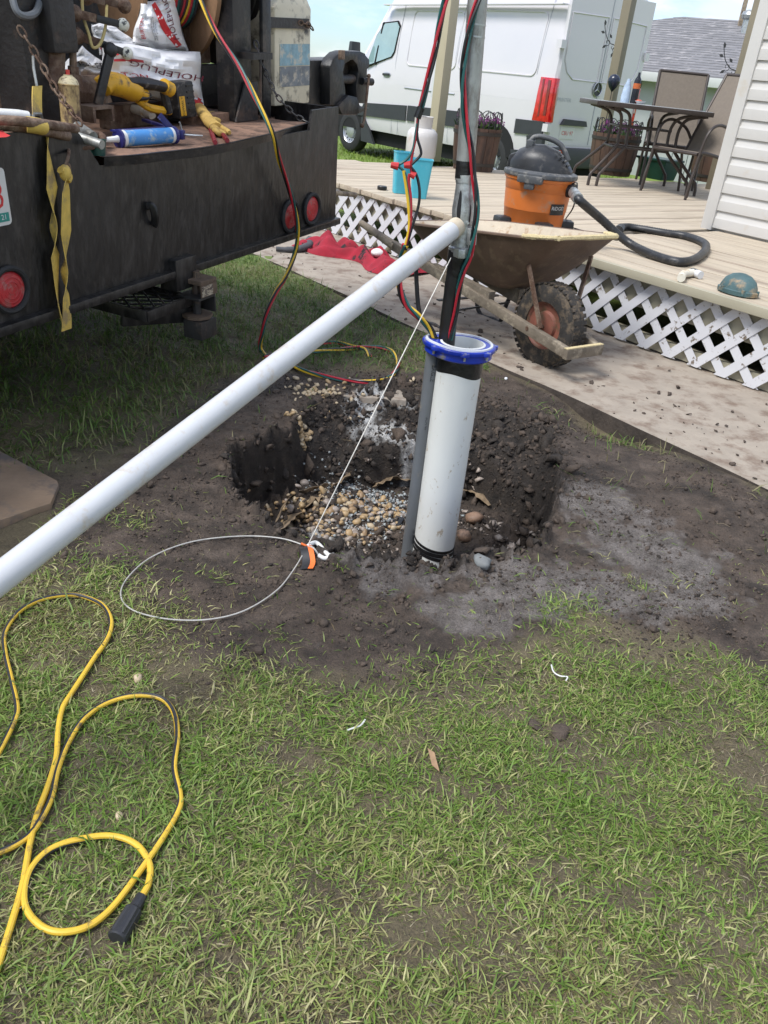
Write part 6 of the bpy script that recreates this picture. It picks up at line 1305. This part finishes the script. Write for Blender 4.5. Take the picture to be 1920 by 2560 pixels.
for a in (.15, 2.2, 3.75, 4.75, 5.5):
    c = A3(math.cos(a), math.sin(a), 0); k = int(a / 6.2832 * 60); rr = ro_[k]; s_ = A3(-math.sin(a), math.cos(a), 0)
    mb = MB(A3(CX, CY, 0) + c * (rr - .004), c, s_, ZZ); mb.prism([(-.004, -.019), (.012, -.011), (.017, 0), (.012, .011), (-.004, .019)], .497, .509); lg = mb.build('lug', 'blue_plastic', co, bevel=.002)
    mb = MB(A3(CX, CY, 0) + c * (rr + .003), c, s_, ZZ); mb.tube([A3(0, 0, .485), A3(0, 0, .5095)], .004, 8); mb.build('bolt', 'zinc', lg)
mb = MB(A3(CX, CY, 0) + lobe); mb.lathe([(0, .5113), (.016, .5113), (.016, .512), (0, .512)], 16); mb.build('conduit_port', 'pipe_dark', co)
mb = cmb(); mb.fr(A3(CX, CY, .46)); mb.tube([A3(.0, .062, .0), A3(0, .054, 0)], .007, 10); mb.build('pitless_stud', 'zinc', wc)
# conduit
q = AT(1068, 905, 2.62); kx, ky = CX + lobe[0] + .002, CY + lobe[1] + .01
zk = hgt(kx, ky) - .02
cd = thing('conduit_pipe', A3(kx, ky, zk), 'grey electrical conduit taped to the white casing', 'conduit'); mb = MB(A3(kx, ky, 0)); mb.tube([A3(0, 0, zk), A3(.002, 0, .2), A3(0, 0, .474)], .0225, 18); mb.build('pipe', 'pvc_grey', cd)
ds_ = norm(A3(-kx, -ky, 0)); dt_ = A3(-ds_[1], ds_[0], 0)
text('print', 'EAGLE', .019, lambda x, y: A3(kx, ky, 0) + (ds_ * math.cos(y / .021 + .35) + dt_ * math.sin(y / .021 + .35)) * .0229 + ZZ * (.40 - x), 'poly_black', cd)
text('print', 'SCH 40', .014, lambda x, y: A3(kx, ky, 0) + (ds_ * math.cos(y / .021 + .35) + dt_ * math.sin(y / .021 + .35)) * .0229 + ZZ * (.23 - x), 'poly_black', cd)
# drop pipe and clamp
yd = 2.54
def D(x, y, dy=0.): return PL(x, y, A3(0, yd + dy, 0), A3(0, 1, 0))
dp = thing('drop_pipe', D(1116, 862), 'black taped pump pipe standing in the casing below the clamp', 'pipe')
mb = MB(); mb.tube(cr([D(1114, 880), D(1122, 800), D(1133, 720), D(1143, 660), D(1148, 625)], 5), [.026] * 10 + [.0275] * 5 + [.032] * 5 + [.033], 20); mb.build('poly_pipe', 'poly_black', dp)
mb = MB(); mb.tube(cr([D(1139, 690), D(1146, 650), D(1150, 628)], 6), [.0275, .0285, .0290, .030, .031, .033, .0345, .035, .0348, .0352, .035, .0355, .035], 20); mb.build('tape_wrap', 'tape_black', dp)
gpx = thing('galvanised_pipe', D(1161, 430), 'galvanised steel riser pipe rising out of the zinc clamp', 'pipe'); mb = MB(); mb.tube([D(1160, 450), D(1166, 380), D(1194, 0), D(1203, -110)], .0262, 22); mb.build('pipe', 'galv', gpx)
mb = MB(); mb.tube([D(1161, 445), D(1165, 402)], .0275, 22); mb.build('tape_wrap', 'tape_black', gpx)
for yy_ in (62, 92): a_ = D(1190 - (yy_ - 60) * .07, yy_); mb = MB(); mb.tube([a_ - ZZ * .002, a_ + ZZ * .002], .0268, 22); mb.build('ring_mark', 'zinc', gpx)
ax0, ax1 = D(1152, 640), D(1166, 436); cA = norm(ax1 - ax0); cL = np.linalg.norm(ax1 - ax0); cXx = norm(np.cross(cA, A3(0, 1, 0))); cYy = np.cross(cA, cXx)
cxx = norm(A3(1, 0, 0) - cA * cA[0]); cyy = np.cross(cA, cxx)
cl2 = thing('pipe_clamp', ax0, 'zinc plated slotted pipe clamp above the taped pump pipe', 'clamp')
mb = MB(ax0, cxx, cyy, cA); f = cL; mb.lathe([(.030, 0), (.036, .0), (.0375, .004), (.0375, .026), (.033, .030), (.031, .05), (.0315, f * .42), (.034, f * .52), (.0345, f * .60), (.031, f * .72), (.0285, f * .84), (.028, f * .9), (.0295, f * .905), (.030, f * .995), (.028, f), (.025, f)], 28); mb.build('sleeve', 'zinc', cl2, ang=.6)
def slot(a, z0, z1, wd, rr, mt='under', name='slot'):
    mb = MB(ax0, cxx, cyy, cA); n_ = 10; vs = []; 
    for i in range(n_ + 1):
        z = z0 + (z1 - z0) * i / n_; w = wd * math.sin(math.pi * (i + .3) / (n_ + .6)) ** .5; r = rr(z / f) + .0008
        for s in (-1, 0, 1): vs.append((r * math.cos(a + s * w / .03), r * math.sin(a + s * w / .03), z))
    mb.add(vs, [(3 * i + k, 3 * i + k + 1, 3 * i + k + 4, 3 * i + k + 3) for i in range(n_) for k in range(2)]); mb.build(name, mt, cl2)
rf = lambda q: np.interp(q, [0, .15, .42, .52, .60, .72, .84, .9, 1], [.0375, .0315, .0315, .034, .0345, .031, .0285, .028, .030])
slot(-2.05, f * .40, f * .82, .0055, rf); slot(-1.05, f * .40, f * .66, .0022, rf, 'steel_dark')
mb = MB(ax0, cxx, cyy, cA); mb.tube([A3(.012, -.030, f * .44), A3(.012, -.037, f * .44)], .004, 8); mb.build('rivet', 'zinc', cl2)
a_ = -.75; mb = MB(ax0 + (cxx * math.cos(a_) + cyy * math.sin(a_)) * .036, cxx, cyy, cA); mb.tube([A3(0, 0, .038), A3(0, 0, .085)], .0165, 6); mb.build('hex_lug', 'zinc', cl2, bevel=.002)
mb = MB(ax0, cxx, cyy, cA); mb.cbox((.0, -.036, .013), (.02, .012, .026)); mb.build('collar_nut', 'zinc', cl2, bevel=.002)
# wires along the riser
sup = [D(1204, -30, -.02), D(1196, 0, -.03), D(1178, 55, -.035), D(1166, 110, -.035), D(1158, 180, -.035), D(1158, 240, -.035), D(1166, 310, -.035), D(1178, 380, -.035), D(1184, 430, -.035), D(1190, 490, -.04), D(1191, 540, -.042), D(1184, 590, -.04), D(1174, 640, -.035), D(1158, 680, -.032), D(1146, 730, -.03), D(1138, 790, -.028), D(1124, 850, -.026)]
bundle('wire_run', cr(sup, 8), ['w_red', 'w_green', 'w_black'], .0058, .0042, .42, 'red, green and black wires following the riser down the clamp', base=sup[-1])
bund = [D(1122, -30, -.05), D(1114, 0, -.05), D(1098, 70, -.05), D(1082, 150, -.05), D(1064, 225, -.05), D(1050, 275, -.05)]
wt = bundle('wire_run', cr(bund, 7), ['w_red', 'w_green', 'w_black'], .0056, .0042, .5, 'red and green wires hanging free left of the riser down to the splice', base=bund[-1])
mb = MB(); mb.tube([D(1053, 268, -.05), D(1043, 295, -.05)], .0105, 10); mb.build('tape_wrap', 'tape_black', wt)
sp_ = thing('wire_splice', D(1010, 480, -.05), 'spliced pump wires with red wire nuts in front of the aqua bins', 'wiring')
def w1(pts, c, r=.0042): mb = MB(); mb.tube(cr(pts, 7), r, 6); mb.build('wire', c, sp_)
w1([D(1047, 285, -.05), D(1040, 330, -.05), D(1032, 375, -.05), D(1015, 400, -.05), D(992, 414, -.05)], 'w_green'); w1([D(1045, 290, -.05), D(1040, 340, -.05), D(1030, 390, -.05), D(1028, 425, -.05), D(1032, 436, -.05)], 'w_red'); w1([D(1046, 290, -.05), D(1043, 340, -.05), D(1052, 375, -.05), D(1050, 390, -.05), D(1028, 412, -.05)], 'w_black')
w1([D(996, 416, -.05), D(1012, 432, -.05), D(1020, 470, -.05), D(1026, 520, -.05), D(1020, 590, -.05), D(1010, 620, -.05)], 'w_green'); w1([D(1009, 426, -.05), D(1016, 470, -.05), D(1022, 520, -.05), D(1023, 570, -.05), D(1014, 612, -.05)], 'w_yellow', .0052); w1([D(1024, 434, -.05), D(1022, 455, -.05), D(1027, 500, -.05), D(1026, 560, -.05), D(1016, 612, -.05)], 'w_red', .0048); w1([D(1026, 416, -.05), D(1042, 440, -.05), D(1049, 480, -.05), D(1045, 520, -.05), D(1028, 575, -.05), D(1014, 625, -.05)], 'w_black', .0045)
for a_, b_ in (((977, 412), (996, 416)), ((1010, 413), (1026, 412)), ((1026, 434), (1038, 440))): mb = MB(); mb.tube([D(*a_, -.05), D((a_[0] + b_[0]) / 2, (a_[1] + b_[1]) / 2, -.05), D(*b_, -.05)], [.0075, .0095, .0105], 9); mb.build('wire_nut', 'nut_red', sp_)
low = [D(1013, 612, -.05), D(1004, 650, -.03), D(996, 690, -.02), D(1002, 730, -.02), D(1018, 765, -.02), D(1045, 790, -.02), A3(CX + lobe[0] - .02, CY + lobe[1], .54), A3(CX + lobe[0], CY + lobe[1], .512)]
bundle('wire_run', cr(low, 8), WC, .0062, .0045, .25, 'four-colour wires dropping from the splice into the collar port', base=low[-1])
# ------------------------------------------------------------------ long white pipe leaning on the clamp
e1 = AT(1140, 568, 2.40); e0 = AT(0, 1445, 1.40); dv = norm(e0 - e1); tl_ = (e1[2] - .045) / -dv[2]
wp = thing('plastic_pipe', e1 + dv * tl_ - ZZ * .04, 'long white plastic pipe leaning across the scene onto the clamp', 'pipe')
mb = MB(); mb.tube([e1 - dv * .004, e1, e1 + dv * .05, e1 + dv * tl_], [.023, .0265, .0265, .0265], 28); mb.build('pipe', 'pvc_white', wp)
mat('pvc_tan', (.58, .50, .38), .5, 0, .12, 20); mb = MB(); mb.tube([e1 - dv * .0045, e1 + dv * .03], .0271, 28); mb.build('dirty_end', 'pvc_tan', wp)
# ------------------------------------------------------------------ safety cable with loop and tag
kn = on_ground(768, 1370) + ZZ * .02
sc2 = thing('safety_cable', kn, 'thin white steel cable from the clamp ending in a loop on the mud', 'cable')
mb = MB(); mb.tube([D(1130, 640, -.02), kn], .0017, 6); mb.build('taut_run', 'cable', sc2)
lp2 = [kn] + [on_ground(x, y) + ZZ * .010 for x, y in ((700, 1353), (600, 1348), (480, 1362), (380, 1400), (318, 1455), (303, 1500), (335, 1535), (420, 1556), (520, 1557), (610, 1535), (690, 1485), (735, 1430))] + [kn]
mb = MB(); mb.tube(cr(lp2, 8), .0019, 6); mb.build('ground_loop', 'cable', sc2)
tb = [kn, on_ground(790, 1372) + ZZ * .02, on_ground(820, 1385) + ZZ * .016, on_ground(832, 1398) + ZZ * .014, on_ground(812, 1405) + ZZ * .012, on_ground(795, 1397) + ZZ * .012]
mb = MB(); mb.tube(cr(tb, 7), .0062, 10); mb.build('sleeve_thimble', 'plast_white', sc2); mb = MB(); mb.tube(cr([kn, on_ground(782, 1385) + ZZ * .014, on_ground(796, 1397) + ZZ * .012], 4), .0026, 6); mb.build('loop_tail', 'cable', sc2)
mat('tag_orange', (.75, .16, .03), .5); mat('tag_black', (.02, .02, .022), .45, 0, .2, 30)
tg = thing('warning_tag', kn, 'curled black and orange warning tag tied at the cable knot', 'tag'); tgp = cr([kn, on_ground(770, 1395) + ZZ * .016, on_ground(776, 1415) + ZZ * .012, on_ground(770, 1426) + ZZ * .004], 5)
mb = MB(); mb.ribbon([p + A3(-.012, -.002, 0) for p in tgp], A3(1, .1, .25), .022, .001); mb.build('black_half', 'tag_black', tg); mb = MB(); mb.ribbon([p + A3(.006, 0, .003) for p in tgp], A3(1, .1, .1), .014, .001); mb.build('orange_half', 'tag_orange', tg); mb = MB(); mb.tube([on_ground(752, 1366) + ZZ * .02, kn, on_ground(775, 1378) + ZZ * .018], .0034, 6); mb.build('tie', 'tag_orange', tg)
# ------------------------------------------------------------------ yellow extension cords
def cord(px, label, nm='extension_cord', plug=False, r=.0056):
    P = cr([on_ground(x, y) + ZZ * .013 for x, y in px], 7); P = [np.array([p[0], p[1], max(p[2], 0) * .3 + hgt(p[0], p[1]) * .7 + .0075]) if i % 1 == 0 else p for i, p in enumerate(P)]
    t = thing(nm, P[len(P) // 2], label, 'cord', 'yellow extension cord on the lawn'); mb = MB(); mb.tube(P, r, 10); mb.build('jacket', 'cord_yellow', t)
    T = [norm(P[min(i + 1, len(P) - 1)] - P[max(i - 1, 0)]) for i in range(len(P))]; st = []; s = 0
    for i in range(len(P)):
        if i: s += np.linalg.norm(P[i] - P[i - 1])
        x = norm(np.cross(T[i], ZZ)); y = np.cross(x, T[i]); an = .5 + 1.5 * math.sin(s * 2.3 + 1.) + .3 * math.sin(s * 6); st.append(P[i] + (x * math.cos(an) + y * math.sin(an)) * r * .36)
    mb = MB(); mb.tube(st, r * .76, 8); mb.build('stripe', 'cord_black', t)
    if plug:
        a = P[-1]; v_ = norm(T[-1]); mb = MB(); mb.tube([a - v_ * .004, a + v_ * .018, a + v_ * .022, a + v_ * .07, a + v_ * .072], [.0095, .0105, .0150, .0165, .0145], 12); cn = mb.build('connector', 'cord_black', t, ang=.5)
        for k in (-1, 1): sd_ = norm(np.cross(v_, ZZ)); mb = MB(); mb.tube([a + v_ * .024 + sd_ * .006 * k + ZZ * .009, a + v_ * .068 + sd_ * .007 * k + ZZ * .010], .0055, 6); mb.build('connector_rib', 'cord_black', cn)
    return t
cord([(-40, 1960), (0, 1890), (38, 1812), (44, 1775), (30, 1710), (14, 1640), (14, 1590), (48, 1540), (100, 1510), (165, 1497), (212, 1502), (256, 1522), (278, 1560), (270, 1605), (230, 1665), (182, 1740), (156, 1785), (146, 1845), (142, 1905), (122, 1975), (94, 2050), (76, 2125), (58, 2225), (28, 2330), (-10, 2450)], 'yellow cord bending round at its top beside the leaning pipe')
cord([(-30, 2155), (45, 2122), (88, 2085), (128, 2012), (146, 1935), (176, 1860), (214, 1805), (270, 1767), (340, 1749), (402, 1756), (434, 1790), (444, 1850), (436, 1930), (450, 1995), (447, 2035), (410, 2102), (350, 2190), (282, 2280), (220, 2328), (150, 2342), (98, 2322), (64, 2270), (74, 2195), (120, 2140), (190, 2112), (275, 2101), (340, 2122), (374, 2170), (372, 2220), (352, 2258)], 'yellow cord with small loop and black connector in the front grass', plug=True)
# ------------------------------------------------------------------ board by the truck
mat('board', (.25, .175, .115), .75, 0, .25, 5, .2, 40, dirt=(.12, .10, .09), da=.4, ds=5)
bq = [tuple(G(x, y, .03)[:2]) for x, y in ((-260, 1010), (0, 1122), (142, 1195), (146, 1204), (126, 1252), (80, 1266), (-60, 1315), (-300, 1400))]
mb = MB(); mb.prism(bq, -.014, .022); tag(mb.build('jack_pad', 'board', bevel=.003), 'brown plywood jack pad lying in the grass by the truck', 'board')
# ------------------------------------------------------------------ concrete block and plastic in the pit
bc = on_ground(950, 1000); mb = MB(A3(-.09, 3.40, 0), norm(A3(1, .12, 0)), norm(A3(-.12, 1, 0)), ZZ); mb.box((-.15, -.06, -.16), (.13, .07, .0)); tag(mb.build('concrete_block', 'concrete', bevel=.012), 'pale concrete block half buried at the back of the pit', 'block')
mat('sheet_plastic', (.26, .19, .12), .45, 0, .3, 20, .3, 50, dirt=(.08, .06, .04), da=.3, ds=20)
def sheet(px, wd, tilt, label, sd):
    rr = np.random.default_rng(sd); P = cr([on_ground(x, y) + ZZ * (.018 + .01 * (i % 2)) for i, (x, y) in enumerate(px)], 5); S = []; W = []
    for i, p in enumerate(P): T = norm(P[min(i + 1, len(P) - 1)] - P[max(i - 1, 0)]); s_ = norm(np.cross(T, ZZ)); an = tilt + rr.normal(0, .25); S.append(s_ * math.cos(an) + ZZ * math.sin(an)); W.append(wd * rr.uniform(.6, 1.2) * math.sin(math.pi * (i + .5) / len(P)) ** .4)
    mb = MB(); mb.ribbon(P, np.array(S), W, .001); tag(mb.build('plastic_sheet', 'sheet_plastic', ang=.2), label, 'plastic sheet', 'torn plastic in the pit')
sheet([(702, 1335), (735, 1305), (770, 1275), (805, 1250)], .06, .5, 'torn brown plastic strip lying diagonally over the tan gravel', 1); sheet([(690, 1320), (720, 1265), (770, 1240), (830, 1225)], .035, .9, 'narrow plastic fold along the left edge of the gravel', 2); sheet([(830, 1228), (850, 1215), (872, 1205)], .06, .9, 'upstanding plastic flap behind the stone chips', 3); sheet([(935, 1222), (975, 1212), (1030, 1208)], .06, .7, 'plastic flap left of the grey conduit', 4); sheet([(1155, 1240), (1190, 1246), (1225, 1258)], .04, .15, 'pale plastic scrap right of the white casing', 5)
# chip of dark wood on gravel
p = on_ground(995, 1305); mb = MB(p + ZZ * .012, norm(A3(.4, 1, .3)), norm(A3(1, -.4, 0)), ZZ); mb.box((-.025, -.016, -.006), (.025, .016, .006)); tag(mb.build('bark_piece', 'tape_black', bevel=.002), 'ridged black chunk lying on the pit gravel', 'debris')
# ------------------------------------------------------------------ red cloth, grey rag, lid
mat('cloth_red', (.30, .012, .028), .85, 0, .25, 10, .2, 200, dirt=(.015, .012, .014), da=.24, ds=9, dsoft=.05); mat('cloth_grey', (.07, .072, .08), .85, 0, .3, 14, .2, 100)
c_a, c_b = G(765, 612, .012), G(1035, 690, .012); cdv = c_b - c_a; cnv = norm(np.cross(cdv, ZZ)) * -1
def clo(i, j):
    w = .30 + .10 * math.sin(i * 9) ; p = c_a + cdv * i + cnv * ((j - .5) * w + .03 * math.sin(i * 14))
    e = (4 * j * (1 - j)) ** .6 * min(1, 8 * i + .15, 8 * (1 - i) + .15)
    h = .045 + .055 * math.sin(i * 11 + 1.) ** 2 + .03 * math.sin(i * 23 + j * 7) + .02 * math.sin(j * 19 + i * 5) + .012 * math.sin(i * 47 - j * 21)
    return A3(p[0], p[1], .016 + max(0, e * h))
mb = MB(); mb.grid(clo, 70, 28); tag(mb.build('red_blanket', 'cloth_red', ang=1.2), 'crumpled red blanket with black patches against the lattice', 'blanket')
g0_ = G(690, 622, .03); mb = MB(); mb.tube(cr([g0_, G(720, 624, .03), G(750, 622, .035), G(772, 612, .04), G(775, 598, .05)], 5), [.022] * 5 + [.028] * 5 + [.032] * 5 + [.034] * 5 + [.03], 12, sq=.75); tag(mb.build('grey_rag', 'cloth_grey', ang=1.2), 'rolled dark grey rag at the end of the red blanket', 'rag')
p = G(945, 632, .10); mb = MB(p); mb.ball((0, 0, 0), (.05, .045, .03), 14, 8); tag(mb.build('plastic_tub_lid', 'plast_white', ang=1.), 'small white lid poking out behind the red blanket', 'lid')
# ================================================================== WHEELBARROW
mat('barrow_brown', (.135, .088, .06), .55, .1, .25, 8, .15, 60, dirt=(.20, .14, .09), da=.28, ds=14); mat('barrow_cement', (.50, .43, .33), .85, 0, .12, 12, .3, 60, dirt=(.34, .22, .13), da=.25, ds=16); mat('rim_orange', (.20, .072, .048), .6, 0, .2, 10, dirt=(.12, .07, .04), da=.35, ds=14); mat('barrow_wood', (.165, .135, .10), .8, 0, .3, 9, .4, 50, dirt=(.32, .27, .2), da=.25, ds=14); mat('cement_crust', (.58, .48, .27), .9, 0, .15, 40, .6, 120)
WB = DP(-2.745, 3.085); wmb = lambda: MB(WB, DD, DN, ZZ)
wb = thing('wheelbarrow', WB, 'brown wheelbarrow with cement-caked rim parked along the deck', 'wheelbarrow')
wh = wheel(wmb, 0, 0, .205, .205, .088, 'wheel', wb, 'tyre_mud', .56, 'rim_orange', 0)
for k in range(40):
    a = 2 * math.pi * k / 40; c, s_ = math.cos(a), math.sin(a)
    for sy in (-1, 1): mb = MB(WB + DD * .203 * c + ZZ * (.205 + .203 * s_) + DN * sy * .024, DD * -s_ + ZZ * c, DN, DD * c + ZZ * s_); mb.box((-.010, -.019, -.004), (.010, .019, .0022)); mb.build('tread_lug', 'tyre_mud', wh, smooth=False)
mb = wmb(); mb.tube([A3(0, -.15, .2), A3(0, .13, .2)], .011, 10); mb.build('axle', 'steel_rust', wb)
RZ = lambda x: .185 + (-x) * .158
hx = -1.44
for s, yn, yh in ((-1, -.125, -.155), (1, .075, .475)):
    mb = wmb(); mb.bar(A3(.27, yn, RZ(.27) + .01), A3(hx + .32, yn + (yh - yn) * .8, RZ(hx + .32)), .036, .05); rl_ = mb.build('rail', 'barrow_wood', wb, bevel=.006)
    mb = wmb(); mb.tube([A3(hx + .34, yn + (yh - yn) * .79, RZ(hx + .34)), A3(hx, yh, RZ(hx) + .01), A3(hx - .01, yh, RZ(hx) + .012)], [.026, .0185, .013], 12); mb.build('grip', 'old_wood', rl_)
mb = wmb(); mb.bar(A3(.265, -.15, RZ(.265) + .01), A3(.265, .10, RZ(.265) + .01), .03, .05); mb.build('nose_bar', 'barrow_wood', wb, bevel=.006)
mb = wmb(); mb.bar(A3(.265, -.15, RZ(.265) + .037), A3(.265, .10, RZ(.265) + .037), .022, .004); mb.build('nose_crust', 'cement_crust', wb)
TCY = .115
def tring(x0, x1, hw, z0, z1, r=.38):
    o = []
    for cx, cy, a0 in ((1, 1, 0), (-1, 1, 90), (-1, -1, 180), (1, -1, 270)):
        for j in range(7):
            a = R_(a0 + j * 15); u = cx * (1 - r) + r * math.cos(a); v = cy * (1 - r) + r * math.sin(a)
            hwx = hw * (.82 + .18 * (1 - max(0, u)))
            x = (x0 + x1) / 2 + u * (x1 - x0) / 2; o.append((x, TCY + v * hwx, z0 + (z1 - z0) * (u + 1) / 2))
    return o
R0 = tring(-.70, -.33, .17, .325, .300); R1 = tring(-.80, -.22, .235, .375, .365); R2_ = tring(-.92, -.08, .295, .44, .49); R3 = tring(-1.02, .045, .335, .505, .62)
ins = lambda R, k=.012, dz=.006: [(p[0] * (1 - k) + -.48 * k, p[1] * (1 - 3 * k) + TCY * 3 * k, p[2] + dz) for p in R]
mb = wmb(); mb.loft([R0, R1, R2_, R3], False); mb.add(R0, [tuple(range(28))[::-1]]); mb.build('tray', 'barrow_brown', wb, ang=.8)
mb = wmb(); mb.loft([ins(R3), ins(R2_), ins(R1), ins(R0)], False); mb.add(ins(R0), [tuple(range(28))]); mb.build('tray_lining', 'barrow_cement', wb, ang=.8)
mb = wmb(); mb.tube([A3(*p) for p in R3], .0095, 8, closed=True); mb.build('rolled_rim', 'barrow_brown', wb)
cb = [A3(*p) + A3(0, 0, .006) for p in R3]; crs = cb[22:28] + cb[0:6]
mb = wmb(); mb.tube(cr(crs, 4), [.010 + .004 * random.random() for _ in range(len(cr(crs, 4)))], 7); mb.build('rim_crust', 'cement_crust', wb)
for sy, yn in ((-1, -.12), (1, .09)):
    mb = wmb(); mb.bar(A3(.06, yn, .215), A3(-.12 if sy < 0 else -.03, TCY + (-.20 if sy < 0 else .13), .47 if sy < 0 else .52), .022, .010, (0, 1, 0)); mb.build('brace', 'steel_rust', wb)
    mb = wmb(); mb.loft([[(-.78, yn * 1.0 - .02, .29), (-.30, yn - .02, .225), (-.30, yn + .02, .225), (-.78, yn + .02, .29)], [(-.78, yn - .02, .335), (-.30, yn - .02, .30), (-.30, yn + .02, .30), (-.78, yn + .02, .335)]]); mb.build('wedge', 'barrow_wood', wb)
    yl = -.11 if sy < 0 else .33
    mb = wmb(); mb.tube(cr([A3(-.52, yl, .26), A3(-.62, yl, .16), A3(-.66, yl, .02), A3(-.72, yl, .012), A3(-.86, yl, .03), A3(-.95, yl, .30)], 5), .0125, 8); mb.build('leg', 'steel_dark', wb)
mb = wmb(); mb.bar(A3(-.72, -.11, .15), A3(-.72, .33, .15), .03, .006); mb.build('leg_brace', 'steel_dark', wb); mb = wmb(); mb.bar(A3(-.66, -.11, .10), A3(-.34, .05, .225), .025, .008); mb.build('leg_brace', 'steel_dark', wb)

# ------------------------------------------------------------------ litter in the lawn
def shred(px, label, r=.0018, mt='plast_white'):
    P = cr([on_ground(x, y) + ZZ * .012 for x, y in px], 4); mb = MB(); mb.tube(P, r, 5); tag(mb.build('plastic_shred', mt), label, 'litter', 'white plastic shreds in the grass')
shred([(1376, 1672), (1382, 1690), (1398, 1700), (1416, 1702), (1412, 1712)], 'curled white plastic shred in the grass right of the pit')
shred([(868, 1836), (884, 1830), (900, 1824), (912, 1810)], 'thin white plastic shred beside the bare patches in the front grass')
rock('soil_clod', 1400, 1835, 0, (.028, .02, .007), 'flat brown clod lying in the front grass', 'mud_clod', 12, .2)
rock('soil_clod', 1335, 1815, 0, (.016, .013, .006), 'dark lump of soil left of the flat brown clod', 'mud_clod', 13, .2)
mat('dead_leaf', (.30, .19, .11), .7, 0, .25, 40); q_ = [on_ground(x, y) + ZZ * h for x, y, h in ((1066, 1890, .022), (1082, 1905, .026), (1096, 1945, .018), (1078, 1925, .014))]
mb = MB(); mb.add(q_ + [p - ZZ * .0012 for p in q_], [(0, 1, 2, 3), (7, 6, 5, 4), (0, 4, 5, 1), (1, 5, 6, 2), (2, 6, 7, 3), (3, 7, 4, 0)]); tag(mb.build('dead_leaf', 'dead_leaf', smooth=False), 'pale tan dead leaf in the middle of the front grass', 'leaf')
